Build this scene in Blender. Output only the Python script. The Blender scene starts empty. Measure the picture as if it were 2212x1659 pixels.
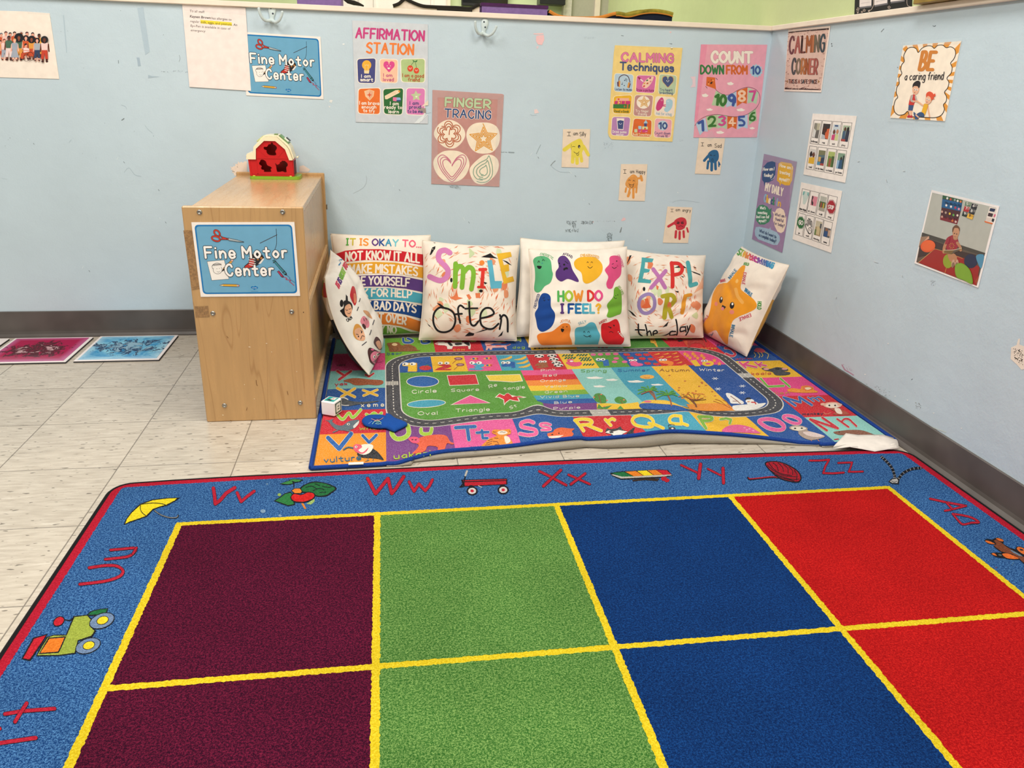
import bpy, bmesh, math, random
from mathutils import Vector, Matrix, noise
from mathutils.geometry import tessellate_polygon
random.seed(7)
sc = bpy.context.scene
COL = sc.collection

# ------------------------------------------------------------------ camera
FPX = 1689.64                      # focal length for a 2212 px wide frame
CAM = Vector((-1.55733,-3.24580,0.99908))
ROT = (Matrix.Rotation(-0.165362,3,'Z') @ Matrix.Rotation(1.205094,3,'X')
       @ Matrix.Rotation(0.0323726,3,'Z'))
cam_data = bpy.data.cameras.new('camera')
cam_data.sensor_width = 36.0
cam_data.lens = FPX / 2212 * 36.0
cam_data.clip_start = 0.05
cam = bpy.data.objects.new('camera', cam_data)
cam.matrix_world = Matrix.Translation(CAM) @ ROT.to_4x4()
COL.objects.link(cam)
sc.camera = cam

# ------------------------------------------------------------------ world, lamps, exposure
sc.view_settings.view_transform = 'Standard'
sc.view_settings.look = 'None'
sc.view_settings.gamma = 1.0
sc.view_settings.use_curve_mapping = False
sc.view_settings.exposure = 0.2
wd = bpy.data.worlds.new('room_ambient')
sc.world = wd
wd.use_nodes = True
bg = wd.node_tree.nodes['Background']
bg.inputs[0].default_value = (1.0,0.965,0.92,1)
bg.inputs[1].default_value = 0.20


def ceiling_lamp(x, y, sx, sy, power, z=2.75, col=(1.0,0.95,0.88)):
    d = bpy.data.lights.new('ceiling_lamp','AREA')
    d.shape = 'RECTANGLE'
    d.size, d.size_y = sx, sy
    d.energy = power
    d.color = col
    o = bpy.data.objects.new('ceiling_lamp', d)
    o.location = (x, y, z)
    COL.objects.link(o)
    return o


ceiling_lamp(-2.55,-1.55,0.6,1.2,34)
ceiling_lamp(-0.95,-1.75,0.6,1.2,30)
ceiling_lamp(-2.35,-3.9,0.6,1.2,40)
ceiling_lamp(-0.75,-3.9,0.6,1.2,36)
ceiling_lamp(-4.2,-2.6,0.6,1.2,26)
ceiling_lamp(-1.2,1.6,1.2,0.6,34)

# ------------------------------------------------------------------ helpers


def lin(h):
    if not isinstance(h, str):
        return h
    h = h.lstrip('#')
    if len(h) == 3:
        h = ''.join(c * 2 for c in h)
    r = []
    for i in (0,2,4):
        c = int(h[i:i + 2],16) / 255
        r.append(c / 12.92 if c <= .04045 else ((c + .055) / 1.055) ** 2.4)
    return (r[0], r[1], r[2],1.0)


def ray(px, py):
    return ROT @ Vector(((px - 1106) / FPX, -(py - 829.5) / FPX, -1.0))


def project(P):
    q = (P - CAM) @ ROT
    return 1106 + FPX * q.x / -q.z, 829.5 - FPX * q.y / -q.z


def on(px, py, axis, val):
    """point of the plane axis = val that the photograph shows at (px, py)"""
    d = ray(px, py)
    return CAM + d * ((val - CAM[axis]) / d[axis])


class Flat:
    cell = None

    def __init__(s, O, U, V):
        s.O, s.U, s.V = Vector(O), Vector(U).normalized(), Vector(V).normalized()
        s.N = s.U.cross(s.V)

    def P(s, a, b, h):
        return s.O + s.U * a + s.V * b + s.N * h

    def uv(s, px, py):
        d = ray(px, py)
        w = CAM + d * ((s.O - CAM).dot(s.N) / d.dot(s.N)) - s.O
        return (w.dot(s.U), w.dot(s.V))


class Curved:
    """any surface P(a, b, h); finds (a, b) seen at a photo point by Newton steps"""
    cell = 0.06
    start = (0.0,0.0)
    lim = None

    def uv(s, px, py):
        a, b = s.start
        for _ in range(9):
            x, y = project(s.P(a, b, 0))
            ex, ey = px - x, py - y
            if abs(ex) + abs(ey) < .02:
                break
            e = 1e-3
            xa, ya = project(s.P(a + e, b, 0))
            xb, yb = project(s.P(a, b + e, 0))
            j11, j12, j21, j22 = (xa - x) / e, (xb - x) / e, (ya - y) / e, (yb - y) / e
            D = j11 * j22 - j12 * j21
            if abs(D) < 1e-6:
                break
            da, db = (j22 * ex - j12 * ey) / D, (j11 * ey - j21 * ex) / D
            m = max(abs(da), abs(db), .35) / .35
            a += da / m
            b += db / m
            if s.lim:
                a = max(-s.lim, min(s.lim, a))
                b = max(-s.lim, min(s.lim, b))
        return (a, b)


def smooth(pts, closed, n=6):
    N = len(pts)
    if N < 3:
        return pts
    out = []
    for i in range(N if closed else N - 1):
        if closed:
            p0, p1, p2, p3 = pts[i - 1], pts[i], pts[(i + 1) % N], pts[(i + 2) % N]
        else:
            p0, p1, p2, p3 = pts[max(i - 1,0)], pts[i], pts[i + 1], pts[min(i + 2, N - 1)]
        for k in range(n):
            t = k / n
            out.append(tuple(.5 * (2 * p1[c] + (p2[c] - p0[c]) * t + (2 * p0[c] - 5 * p1[c] + 4 * p2[c] - p3[c]) * t * t
                                   + (3 * p1[c] - p0[c] - 3 * p2[c] + p3[c]) * t ** 3) for c in (0,1)))
    if not closed:
        out.append(pts[-1])
    return out


# stroke lettering: x digit, y digit (4 = baseline, A = x-height, E = cap height); ~ smooth, o closed smooth
GL = {
    'A': '04 3E 64;18 58','B': '04 0E;~0E 3E 4C 39 09;~09 39 57 56 34 04','C': '~5C 4E 2E 0B 07 24 44 56',
    'D': '04 0E;~0E 2E 5B 57 24 04','E': '5E 0E 04 54;09 49','F': '5E 0E 04;09 49',
    'G': '~5C 4E 2E 0B 07 24 44 56;56 59 39','H': '04 0E;54 5E;09 59','I': '04 0E','J': '~4E 46 34 14 06',
    '|': '04 24;14 1E;0E 2E','K': '04 0E;5E 08;19 54','L': '0E 04 44','M': '04 0E 38 6E 64','N': '04 0E 54 5E',
    'O': 'o3E 0B 07 34 67 6B','P': '04 0E;~0E 3E 5C 5A 38 08','Q': 'o3E 0B 07 34 67 6B;46 74',
    'R': '04 0E;~0E 3E 5C 5A 38 08;28 54','S': '~5D 3E 1D 0B 1A 48 56 44 24 05','T': '0E 6E;3E 34',
    'U': '~0E 08 14 34 58 5E','V': '0E 34 6E','W': '0E 24 4B 64 8E','X': '0E 54;04 5E','Y': '0E 39 6E;39 34',
    'Z': '0E 5E 04 54','a': '~49 2A 07 24 47;4A 44','b': '0E 04;~07 14 34 47 3A 1A 08','c': '~49 2A 07 24 45',
    'd': '4E 44;~48 3A 1A 07 14 34 46','e': '~07 47 3A 1A 07 14 34 45','f': '~4D 3E 2C 24;0A 3A',
    'g': '~48 3A 1A 07 14 34 46;~4A 42 20 01','h': '0E 04;~07 2A 48 44','i': '04 0A;0D 0D','j': '~1A 12 00;1D 1D',
    'k': '0E 04;3A 07;17 34','l': '04 0E','m': '0A 04;~07 1A 2A 38 34;~37 4A 5A 68 64','n': '0A 04;~07 2A 48 44',
    'o': 'o2A 07 24 47','p': '0A 00;~07 14 34 47 3A 1A 08','q': '4A 40;~48 3A 1A 07 14 34 46','r': '0A 04;~07 1A 3A',
    's': '~39 2A 0A 08 37 35 24 05','t': '~2D 25 34 44;0A 4A','u': '~0A 06 14 34 46;4A 44','v': '0A 24 4A',
    'w': '0A 14 39 54 6A','x': '0A 44;04 4A','y': '0A 24;4A 10','z': '0A 4A 04 44','0': 'o2E 0B 07 24 47 4B',
    '1': '0C 2E 24','2': '~0C 1E 3E 4B 26 04;04 44','3': '~0D 2E 4C 29;~29 47 24 05','4': '34 3E 07 57',
    '5': '4E 0E 0A;~0A 2A 47 34 04','6': '~4D 2C 06 14 34 47 29 07','7': '0E 5E 24','8': 'o2E 0C 29 4C;o29 06 24 46',
    '9': '~47 4B 2E 0B 28 4B;4B 34','?': '~0C 2E 4C 29 27;24 24','.': '04 04',',': '04 03', "'": '0E 0C','-': '08 38',
    '!': '0E 07;04 04',':': '05 05;09 09',
}
GLC = {}


def glyph(ch):
    if ch not in GLC:
        if ch not in GL:
            GLC[ch] = ([],2.5)
        else:
            ls, w = [],0
            for part in GL[ch].split(';'):
                f = part[0] if part[0] in '~o' else ''
                pts = [(int(q[0],16),(int(q[1],16) - 4) / 10) for q in part.lstrip('~o').split()]
                w = max(w, max(q[0] for q in pts))
                pts = [(q[0] / 10, q[1]) for q in pts]
                if f:
                    pts = smooth(pts, f == 'o',4)
                    if f == 'o':
                        pts.append(pts[0])
                ls.append(pts)
            GLC[ch] = (ls, w / 10)
    return GLC[ch]


TXC = {}


def typeset(s, bold):
    """print lettering as triangles, height of a capital = 1, starting at x = 0"""
    k = (s, bold)
    if k not in TXC:
        cu = bpy.data.curves.new('lettering','FONT')
        cu.body = s
        cu.offset = bold
        cu.resolution_u = 2
        o = bpy.data.objects.new('lettering', cu)
        me = o.to_mesh()
        me.calc_loop_triangles()
        v = [(p.co.x / .73, p.co.y / .73) for p in me.vertices]
        tr = [tuple(t.vertices) for t in me.loop_triangles]
        o.to_mesh_clear()
        bpy.data.objects.remove(o)
        bpy.data.curves.remove(cu)
        x0 = min(p[0] for p in v)
        x1 = max(p[0] for p in v)
        TXC[k] = ([(p[0] - x0, p[1]) for p in v], tr, x1 - x0)
    return TXC[k]


class Art:
    """coloured printing on a surface: every shape is real geometry laid on it in thin layers"""
    STEP = 0.00013

    def __init__(s, surf, crop=(0,0,1), h0=0.0, col2=None):
        s.surf, s.crop, s.h0 = surf, crop, h0
        s.V, s.F, s.C, s.C2 = [],[],[],[]
        s.occ, s.low, s.grid = {}, 0,.004
        s.up = None
        s.col2 = col2
        s.fz = 0

    def at(s, crop):
        s.crop = crop
        return s

    def m(s, x, y):
        ox, oy, k = s.crop
        return s.surf.uv(ox + x / k, oy + y / k)

    def tris(s, pts, tr, col, col2=None, raw=False, layer=None, off=None):
        """pts in crop pixels (or surface coordinates if raw); off = micro lift per point, keeps overlaps apart"""
        q = pts if raw else [s.m(*p) for p in pts]
        off = off or [0] * len(q)
        if layer is None:
            g = s.grid
            keys = set()
            for t in tr:
                A, B, D = q[t[0]], q[t[1]], q[t[2]]
                i0, i1 = int(min(A[0], B[0], D[0]) // g), int(max(A[0], B[0], D[0]) // g)
                j0, j1 = int(min(A[1], B[1], D[1]) // g), int(max(A[1], B[1], D[1]) // g)
                n = (i1 - i0 + 1) * (j1 - j0 + 1)
                if n <= 2:
                    keys.update((i, j) for i in range(i0, i1 + 1) for j in range(j0, j1 + 1))
                    continue
                k = max(1, int(max(i1 - i0, j1 - j0) * 1.5))
                for u in range(k + 1):
                    for v in range(k + 1 - u):
                        w = k - u - v
                        keys.add((int((A[0] * u + B[0] * v + D[0] * w) / k // g), int((A[1] * u + B[1] * v + D[1] * w) / k // g)))
            layer = max((s.occ.get(k, s.low) for k in keys), default=s.low) + 1
            for k in keys:
                s.occ[k] = layer
        h = s.h0 + layer * s.STEP
        c = lin(col)
        c2 = lin(col2) if col2 else (s.col2(c) if s.col2 else c)
        cell = s.surf.cell
        if cell is None:
            b = len(s.V)
            s.V += [s.surf.P(p[0], p[1], h + o * 8e-6) for p, o in zip(q, off)]
            for t in tr:
                A, B, D = q[t[0]], q[t[1]], q[t[2]]
                ar = (B[0] - A[0]) * (D[1] - A[1]) - (B[1] - A[1]) * (D[0] - A[0])
                s.F.append((b + t[0], b + t[1], b + t[2]) if ar > 0 else (b + t[0], b + t[2], b + t[1]))
                s.C.append(c)
                s.C2.append(c2)
        else:
            memo = {}

            def vid(p, o):
                k = (round(p[0],6), round(p[1],6), o)
                if k not in memo:
                    memo[k] = len(s.V)
                    s.V.append(s.surf.P(p[0], p[1], h + o * 8e-6))
                return memo[k]
            st = [(q[t[0]], q[t[1]], q[t[2]], off[t[0]]) for t in tr]
            fine = getattr(s.surf, 'fine', None)
            while st:
                A, B, D, o = st.pop()
                t = (A, B, D)
                L = [(t[i][0] - t[(i + 1) % 3][0]) ** 2 + (t[i][1] - t[(i + 1) % 3][1]) ** 2 for i in range(3)]
                i = L.index(max(L))
                lim = cell
                if fine and cell > L[i] ** .5 > 1e-3:
                    lim = fine((A[0] + B[0] + D[0]) / 3, (A[1] + B[1] + D[1]) / 3)
                if L[i] > lim * lim:
                    A, B, D = t[i], t[(i + 1) % 3], t[(i + 2) % 3]
                    M = ((A[0] + B[0]) / 2, (A[1] + B[1]) / 2)
                    st.append((A, M, D, o))
                    st.append((M, B, D, o))
                else:
                    ar = (B[0] - A[0]) * (D[1] - A[1]) - (B[1] - A[1]) * (D[0] - A[0])
                    if abs(ar) < 1e-12:
                        continue
                    s.F.append((vid(A, o), vid(B, o), vid(D, o)) if ar > 0 else (vid(A, o), vid(D, o), vid(B, o)))
                    s.C.append(c)
                    s.C2.append(c2)
        return layer

    @staticmethod
    def pairs(f):
        return [(f[i], f[i + 1]) for i in range(0, len(f),2)]

    def fuzz(s, pts, closed):
        if not s.fz:
            return pts
        out = []
        N = len(pts)
        for i in range(N if closed else N - 1):
            a, b = pts[i], pts[(i + 1) % N]
            n = max(1, int(math.hypot(b[0] - a[0], b[1] - a[1]) / (s.fz * 2.2)))
            for k in range(n):
                t = k / n
                out.append((a[0] + (b[0] - a[0]) * t + random.uniform(-1,1) * s.fz * .5,
                            a[1] + (b[1] - a[1]) * t + random.uniform(-1,1) * s.fz * .5))
        if not closed:
            out.append(pts[-1])
        return out

    def p(s, f, col, sm=0, layer=None, col2=None):
        pts = s.pairs(f)
        if sm:
            pts = smooth(pts, True, 6)
        pts = s.fuzz(pts, True)
        tr = tessellate_polygon([[Vector((a, b, 0)) for a, b in pts]])
        s.tris(pts, tr, col, col2, layer=layer)
        return s

    def q(s, f, r, col, layer=None, col2=None):
        """rounded quadrilateral"""
        P = s.pairs(f)
        out = []
        for i in range(4):
            a, b, c = Vector(P[i - 1]), Vector(P[i]), Vector(P[(i + 1) % 4])
            p0, p2 = b + (a - b).normalized() * r, b + (c - b).normalized() * r
            for k in range(7):
                t = k / 6
                v = p0 * (1 - t) ** 2 + b * 2 * t * (1 - t) + p2 * t * t
                out += [v.x, v.y]
        return s.p(out, col, layer=layer, col2=col2)

    def e(s, cx, cy, rx, ry, col, rot=0, n=22, layer=None):
        f = []
        c, d = math.cos(rot), math.sin(rot)
        for i in range(n):
            a = 2 * math.pi * i / n
            x, y = rx * math.cos(a), ry * math.sin(a)
            f += [cx + x * c - y * d, cy + x * d + y * c]
        return s.p(f, col, layer=layer)

    def strokes(s, lines, w, col, layer=None, col2=None):
        """ribbons with round ends; sharp corners split a ribbon, every piece gets its own micro lift"""
        V, T, O = [],[],[]
        lv = 0

        def disc(a):
            nonlocal lv
            b0 = len(V)
            V.append(a)
            O.append(lv)
            for k in range(10):
                an = k * math.pi / 5
                V.append((a[0] + w / 2 * math.cos(an), a[1] + w / 2 * math.sin(an)))
                O.append(lv)
                T.append((b0, b0 + 1 + k, b0 + 1 + (k + 1) % 10))
            lv += 1

        def ribbon(P):
            nonlocal lv
            n = len(P)
            b0 = len(V)
            for i in range(n):
                d0 = Vector(P[i]) - Vector(P[i - 1]) if i else Vector(P[1]) - Vector(P[0])
                d1 = Vector(P[i + 1]) - Vector(P[i]) if i < n - 1 else d0
                d = d0.normalized() + d1.normalized()
                d.normalize()
                k = w / 2 / max(.6, d.dot(d1.normalized()))
                j = random.uniform(-1,1) * s.fz * .35 if s.fz else 0
                j2 = random.uniform(-1,1) * s.fz * .35 if s.fz else 0
                V.append((P[i][0] - d.y * (k + j), P[i][1] + d.x * (k + j)))
                V.append((P[i][0] + d.y * (k + j2), P[i][1] - d.x * (k + j2)))
                O.extend((lv + i * .15, lv + i * .15))
                if i:
                    q = b0 + 2 * i
                    T.append((q - 2, q - 1, q + 1))
                    T.append((q - 2, q + 1, q))
            lv += 1 + n * .15
        for pts in lines:
            P = [pts[0]]
            for a in pts[1:]:
                if math.hypot(a[0] - P[-1][0], a[1] - P[-1][1]) > 1e-4:
                    P.append(a)
            if len(P) == 1:
                disc(P[0])
                continue
            cut = [0]
            for i in range(1, len(P) - 1):
                a, b = Vector(P[i]) - Vector(P[i - 1]), Vector(P[i + 1]) - Vector(P[i])
                if a.normalized().dot(b.normalized()) < .72:
                    cut.append(i)
            cut.append(len(P) - 1)
            for i in cut:
                disc(P[i])
            for a, b in zip(cut, cut[1:]):
                seg = P[a:b + 1]
                if s.fz:
                    seg = s.fuzz0(seg)
                ribbon(seg)
        return s.tris(V, T, col, col2, layer=layer, off=O)

    def fuzz0(s, P):
        out = []
        for a, b in zip(P, P[1:]):
            n = max(1, int(math.hypot(b[0] - a[0], b[1] - a[1]) / (s.fz * 2.2)))
            out += [(a[0] + (b[0] - a[0]) * k / n, a[1] + (b[1] - a[1]) * k / n) for k in range(n)]
        return out + [P[-1]]

    def s_(s, f, w, col, sm=1, closed=0, layer=None, col2=None):
        pts = s.pairs(f)
        if sm:
            pts = smooth(pts, closed, 5)
        if closed:
            pts = pts + [pts[0]]
        s.strokes([pts], w, col, layer, col2)
        return s

    def t(s, txt, x0, y0, x1, y1, h, col, w=.15, out=None, bend=0, up=None, gap=.24):
        """stroke lettering fitted between two baseline points; h = cap height"""
        adv, items = 0,[]
        for ch in txt:
            ls, gw = glyph(ch)
            if ch == ' ':
                adv += .32
                continue
            items.append((ch, adv, ls))
            adv += gw + gap
        W = adv - gap
        dx, dy = x1 - x0, y1 - y0
        L = math.hypot(dx, dy)
        u = up or s.up
        if u is None:
            u = (dy / L, -dx / L)
        cols = col if isinstance(col, list) else [col]
        groups = {}
        wpx = w * h
        for i, (ch, a, ls) in enumerate(items):
            for pts in ls:
                g = []
                for (gx, gy) in pts:
                    t = (a + gx) / max(W, 1e-6)
                    bd = bend * 4 * t * (1 - t)
                    g.append((x0 + dx * t + u[0] * (gy * h + bd), y0 + dy * t + u[1] * (gy * h + bd)))
                groups.setdefault(cols[i % len(cols)],[]).append(g)
        if out:
            for ocol, ow in ([out] if isinstance(out, tuple) else out):
                s.strokes([g for gl in groups.values() for g in gl], wpx + ow * 2, ocol)
        for c, gl in groups.items():
            s.strokes(gl, wpx, c)
        return s

    def b(s, txt, x0, y0, x1, y1, h, col, bold=.0, out=None, up=None, sk=0):
        """printed lettering fitted between two baseline points"""
        for c, o in (([(out[0], bold + out[1])] if out else []) + [(col, bold)]):
            v, tr, W = typeset(txt, o)
            v0, t0, W0 = typeset(txt, bold)
            dx, dy = x1 - x0, y1 - y0
            L = math.hypot(dx, dy)
            u = up or s.up or (dy / L, -dx / L)
            e = (W - W0) / 2
            s.tris([(x0 + dx * (p[0] - e + sk * p[1]) / W0 + u[0] * p[1] * h, y0 + dy * (p[0] - e + sk * p[1]) / W0 + u[1] * p[1] * h)
                    for p in v], tr, c)
        return s

    def sheet(s, f, col, thick=.0012, raw=False):
        """paper: front face, back face and edges"""
        q = s.pairs(f) if raw else [s.m(*p) for p in s.pairs(f)]
        n = len(q)
        ar = sum(q[i][0] * q[(i + 1) % n][1] - q[(i + 1) % n][0] * q[i][1] for i in range(n))
        if ar < 0:
            q = q[::-1]
        b = len(s.V)
        s.V += [s.surf.P(x, y, s.h0) for x, y in q] + [s.surf.P(x, y, s.h0 - thick) for x, y in q]
        fs = [tuple(range(b, b + n)), tuple(range(b + 2 * n - 1, b + n - 1,-1))]
        fs += [(b + i, b + n + i, b + n + (i + 1) % n, b + (i + 1) % n) for i in range(n)]
        s.F += fs
        s.C += [lin(col)] * len(fs)
        s.C2 += [lin(col)] * len(fs)
        return s

    def base(s, verts, faces, col):
        b = len(s.V)
        s.V += [Vector(v) for v in verts]
        s.F += [tuple(b + i for i in f) for f in faces]
        cs = col if isinstance(col, list) else [col] * len(faces)
        s.C += [lin(c) for c in cs]
        s.C2 += [lin(c) for c in cs]
        return s

    def build(s, name, mat, parent=None, smooth_faces=False):
        me = bpy.data.meshes.new(name)
        me.from_pydata([tuple(v) for v in s.V],[], s.F)
        for nm, src in (('Col', s.C),('Col2', s.C2)):
            if nm == 'Col2' and not s.col2:
                continue
            at = me.color_attributes.new(nm, 'FLOAT_COLOR','CORNER')
            buf = []
            for f, c in zip(me.polygons, src):
                buf += list(c) * f.loop_total
            at.data.foreach_set('color', buf)
        if smooth_faces:
            me.polygons.foreach_set('use_smooth',[True] * len(me.polygons))
        me.materials.append(mat)
        o = bpy.data.objects.new(name, me)
        COL.objects.link(o)
        o.parent = parent
        return o


class MB:
    """collects boxes, lofts and tubes into one mesh"""

    def __init__(s):
        s.V, s.F = [],[]

    def add(s, v, f):
        b = len(s.V)
        s.V += [Vector(p) for p in v]
        s.F += [tuple(b + i for i in q) for q in f]
        return s

    def box(s, x0, x1, y0, y1, z0, z1, bev=0):
        if bev:
            prof = [(x0 + bev, y0),(x1 - bev, y0),(x1, y0 + bev),(x1, y1 - bev),(x1 - bev, y1),(x0 + bev, y1),(x0, y1 - bev),(x0, y0 + bev)]
            sh = [(x0 + bev * 1.6, y0 + bev),(x1 - bev * 1.6, y0 + bev),(x1 - bev, y0 + bev * 1.6),(x1 - bev, y1 - bev * 1.6),
                  (x1 - bev * 1.6, y1 - bev),(x0 + bev * 1.6, y1 - bev),(x0 + bev, y1 - bev * 1.6),(x0 + bev, y0 + bev * 1.6)]
            rings = [(sh, z0),(prof, z0 + bev),(prof, z1 - bev),(sh, z1)]
            v = [(x, y, z) for r, z in rings for x, y in r]
            f = [tuple(range(7,-1,-1)), tuple(range(24,32))]
            for k in range(3):
                for i in range(8):
                    f.append((k * 8 + i, k * 8 + (i + 1) % 8, k * 8 + 8 + (i + 1) % 8, k * 8 + 8 + i))
            return s.add(v, f)
        v = [(x, y, z) for z in (z0, z1) for x, y in ((x0, y0),(x1, y0),(x1, y1),(x0, y1))]
        return s.add(v,[(3,2,1,0),(4,5,6,7),(0,1,5,4),(1,2,6,5),(2,3,7,6),(3,0,4,7)])

    def tube(s, pts, r, n=10, cap=True):
        pts = [Vector(p) for p in pts]
        rs = r if isinstance(r, list) else [r] * len(pts)
        v, f = [],[]
        ref = Vector((0.31,0.17,0.93))
        for i, p in enumerate(pts):
            d = (pts[min(i + 1, len(pts) - 1)] - pts[max(i - 1,0)]).normalized()
            a = d.cross(ref)
            if a.length < .1:
                a = d.cross(Vector((1,0,0)))
            a.normalize()
            b = d.cross(a)
            for k in range(n):
                t = 2 * math.pi * k / n
                v.append(p + (a * math.cos(t) + b * math.sin(t)) * rs[i])
        for i in range(len(pts) - 1):
            for k in range(n):
                f.append((i * n + k, i * n + (k + 1) % n, i * n + n + (k + 1) % n, i * n + n + k))
        if cap:
            f.append(tuple(range(n - 1,-1,-1)))
            f.append(tuple(range((len(pts) - 1) * n, len(pts) * n)))
        return s.add(v, f)

    def lathe(s, O, axis, prof, n=16):
        """profile (r, h) turned round an axis from O"""
        axis = Vector(axis).normalized()
        a = axis.cross(Vector((.3,.2,.93))).normalized()
        b = axis.cross(a)
        v, f = [],[]
        for r, h in prof:
            for k in range(n):
                t = 2 * math.pi * k / n
                v.append(Vector(O) + axis * h + (a * math.cos(t) + b * math.sin(t)) * max(r, 1e-5))
        for i in range(len(prof) - 1):
            for k in range(n):
                f.append((i * n + k, i * n + (k + 1) % n, i * n + n + (k + 1) % n, i * n + n + k))
        return s.add(v, f)

    def prism(s, poly, O, U, V, d0, d1, holes=None):
        """polygon in the U, V plane pushed along U x V from d0 to d1"""
        O, U, V = Vector(O), Vector(U), Vector(V)
        N = U.cross(V).normalized()
        loops = [poly] + (holes or [])
        flat = [q for l in loops for q in l]
        tr = tessellate_polygon([[Vector((a, b, 0)) for a, b in l] for l in loops])
        n = len(flat)
        v = [O + U * a + V * b + N * d1 for a, b in flat] + [O + U * a + V * b + N * d0 for a, b in flat]
        f = []
        for t in tr:
            A, B, D = (flat[i] for i in t)
            cw = (B[0] - A[0]) * (D[1] - A[1]) - (B[1] - A[1]) * (D[0] - A[0]) < 0
            t = tuple(t)[::-1] if cw else tuple(t)
            f.append(t)
            f.append(tuple(i + n for i in t[::-1]))
        b = 0
        for l in loops:
            m = len(l)
            for i in range(m):
                j = (i + 1) % m
                f.append((b + i, b + n + i, b + n + j, b + j))
            b += m
        return s.add(v, f)

    def build(s, name, mat, parent=None, sm=False):
        me = bpy.data.meshes.new(name)
        me.from_pydata([tuple(v) for v in s.V],[], s.F)
        if sm:
            me.polygons.foreach_set('use_smooth',[True] * len(me.polygons))
        me.materials.append(mat)
        o = bpy.data.objects.new(name, me)
        COL.objects.link(o)
        o.parent = parent
        return o


def tag(o, label, cat, group=None):
    o['label'] = label
    o['category'] = cat
    if group:
        o['group'] = group
    return o


def thing(name, label, cat, group=None, loc=(0,0,0)):
    o = bpy.data.objects.new(name, None)
    o.empty_display_size = .05
    COL.objects.link(o)
    return tag(o, label, cat, group)


def merge(a, b):
    """moves the printed marks of mesh b into mesh a (one part, two materials)"""
    bm = bmesh.new()
    bm.from_mesh(a.data)
    n = len(bm.faces)
    bm.from_mesh(b.data)
    bm.faces.ensure_lookup_table()
    for f in bm.faces[n:]:
        f.material_index = 1
    a.data.materials.append(b.data.materials[0])
    bm.to_mesh(a.data)
    bm.free()
    bpy.data.objects.remove(b)


def struct(o):
    o['kind'] = 'structure'
    return o


# ------------------------------------------------------------------ materials
class NT:
    def __init__(s, name):
        s.mat = bpy.data.materials.new(name)
        s.mat.use_nodes = True
        s.t = s.mat.node_tree
        s.bsdf = s.t.nodes['Principled BSDF']
        s.tc = s.n('ShaderNodeTexCoord')

    def n(s, kind, **kw):
        o = s.t.nodes.new(kind)
        for k, v in kw.items():
            setattr(o, k, v)
        return o

    def put(s, sock, v):
        if isinstance(v, bpy.types.NodeSocket):
            s.t.links.new(v, sock)
        else:
            sock.default_value = v

    def noise(s, scale, detail=2, rough=.5, stretch=None, rot=None, vec=None, dist=0):
        v = vec or s.tc.outputs['Object']
        if stretch or rot:
            mp = s.n('ShaderNodeMapping')
            s.put(mp.inputs[0], v)
            if rot:
                mp.inputs['Rotation'].default_value = rot
            if stretch:
                mp.inputs['Scale'].default_value = stretch
            v = mp.outputs[0]
        o = s.n('ShaderNodeTexNoise')
        s.put(o.inputs['Vector'], v)
        o.inputs['Scale'].default_value = scale
        o.inputs['Detail'].default_value = detail
        o.inputs['Roughness'].default_value = rough
        o.inputs['Distortion'].default_value = dist
        return o.outputs['Fac']

    def ramp(s, v, a, b, ca=0.0, cb=1.0):
        o = s.n('ShaderNodeMapRange')
        s.put(o.inputs[0], v)
        o.inputs[1].default_value = a
        o.inputs[2].default_value = b
        s.put(o.inputs[3], ca)
        s.put(o.inputs[4], cb)
        return o.outputs[0]

    def math(s, op, a, b=0.0):
        o = s.n('ShaderNodeMath', operation=op)
        s.put(o.inputs[0], a)
        s.put(o.inputs[1], b)
        return o.outputs[0]

    def mix(s, f, a, b, mode='MIX'):
        o = s.n('ShaderNodeMix', data_type='RGBA', blend_type=mode)
        s.put(o.inputs[0], f)
        s.put(o.inputs[6], a)
        s.put(o.inputs[7], b)
        return o.outputs[2]

    def scale(s, c, v):
        """colour times a value"""
        o = s.n('ShaderNodeVectorMath', operation='SCALE')
        s.put(o.inputs[0], c)
        s.put(o.inputs['Scale'], v)
        return o.outputs[0]

    def attr(s, nm):
        return s.n('ShaderNodeAttribute', attribute_name=nm).outputs['Color']

    def bump(s, h, dist, strength=1.0):
        o = s.n('ShaderNodeBump')
        s.put(o.inputs['Height'], h)
        o.inputs['Distance'].default_value = dist
        o.inputs['Strength'].default_value = strength
        s.put(s.bsdf.inputs['Normal'], o.outputs[0])

    def done(s, col, rough=.6, spec=.5, metal=0.0, sheen=0, coat=0):
        b = s.bsdf
        s.put(b.inputs['Base Color'], col)
        s.put(b.inputs['Roughness'], rough)
        b.inputs['Specular IOR Level'].default_value = spec
        b.inputs['Metallic'].default_value = metal
        b.inputs['Sheen Weight'].default_value = sheen
        b.inputs['Coat Weight'].default_value = coat
        return s.mat


def plain(name, col, rough=.6, spec=.5, metal=0.0, var=.06, nscale=60, bump=0):
    m = NT(name)
    f = m.noise(nscale, 2)
    if bump:
        m.bump(f, bump)
    return m.done(m.scale(lin(col)[:3], m.ramp(f, .3,.7,1 - var, 1 + var)), rough, spec, metal)


def printed(name, rough=.5, spec=.4, var=.05, nscale=40, bump=0.0, bscale=300, sheen=0):
    """colour comes from the printed shapes; faint fibre noise on top"""
    m = NT(name)
    f = m.noise(nscale, 3)
    if bump:
        m.bump(m.noise(bscale, 2), bump)
    return m.done(m.scale(m.attr('Col'), m.ramp(f, .3,.7,1 - var, 1 + var)), rough, spec, sheen=sheen)


PAPER = printed('printed_paper',.55,.3)
GLOSS = printed('laminated_print',.22,.5,.03)
FABRIC = printed('printed_cotton',.9,.15,.05,25,.0006,900,.15)
PRINTP = printed('printed_plastic',.3,.5)


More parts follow.
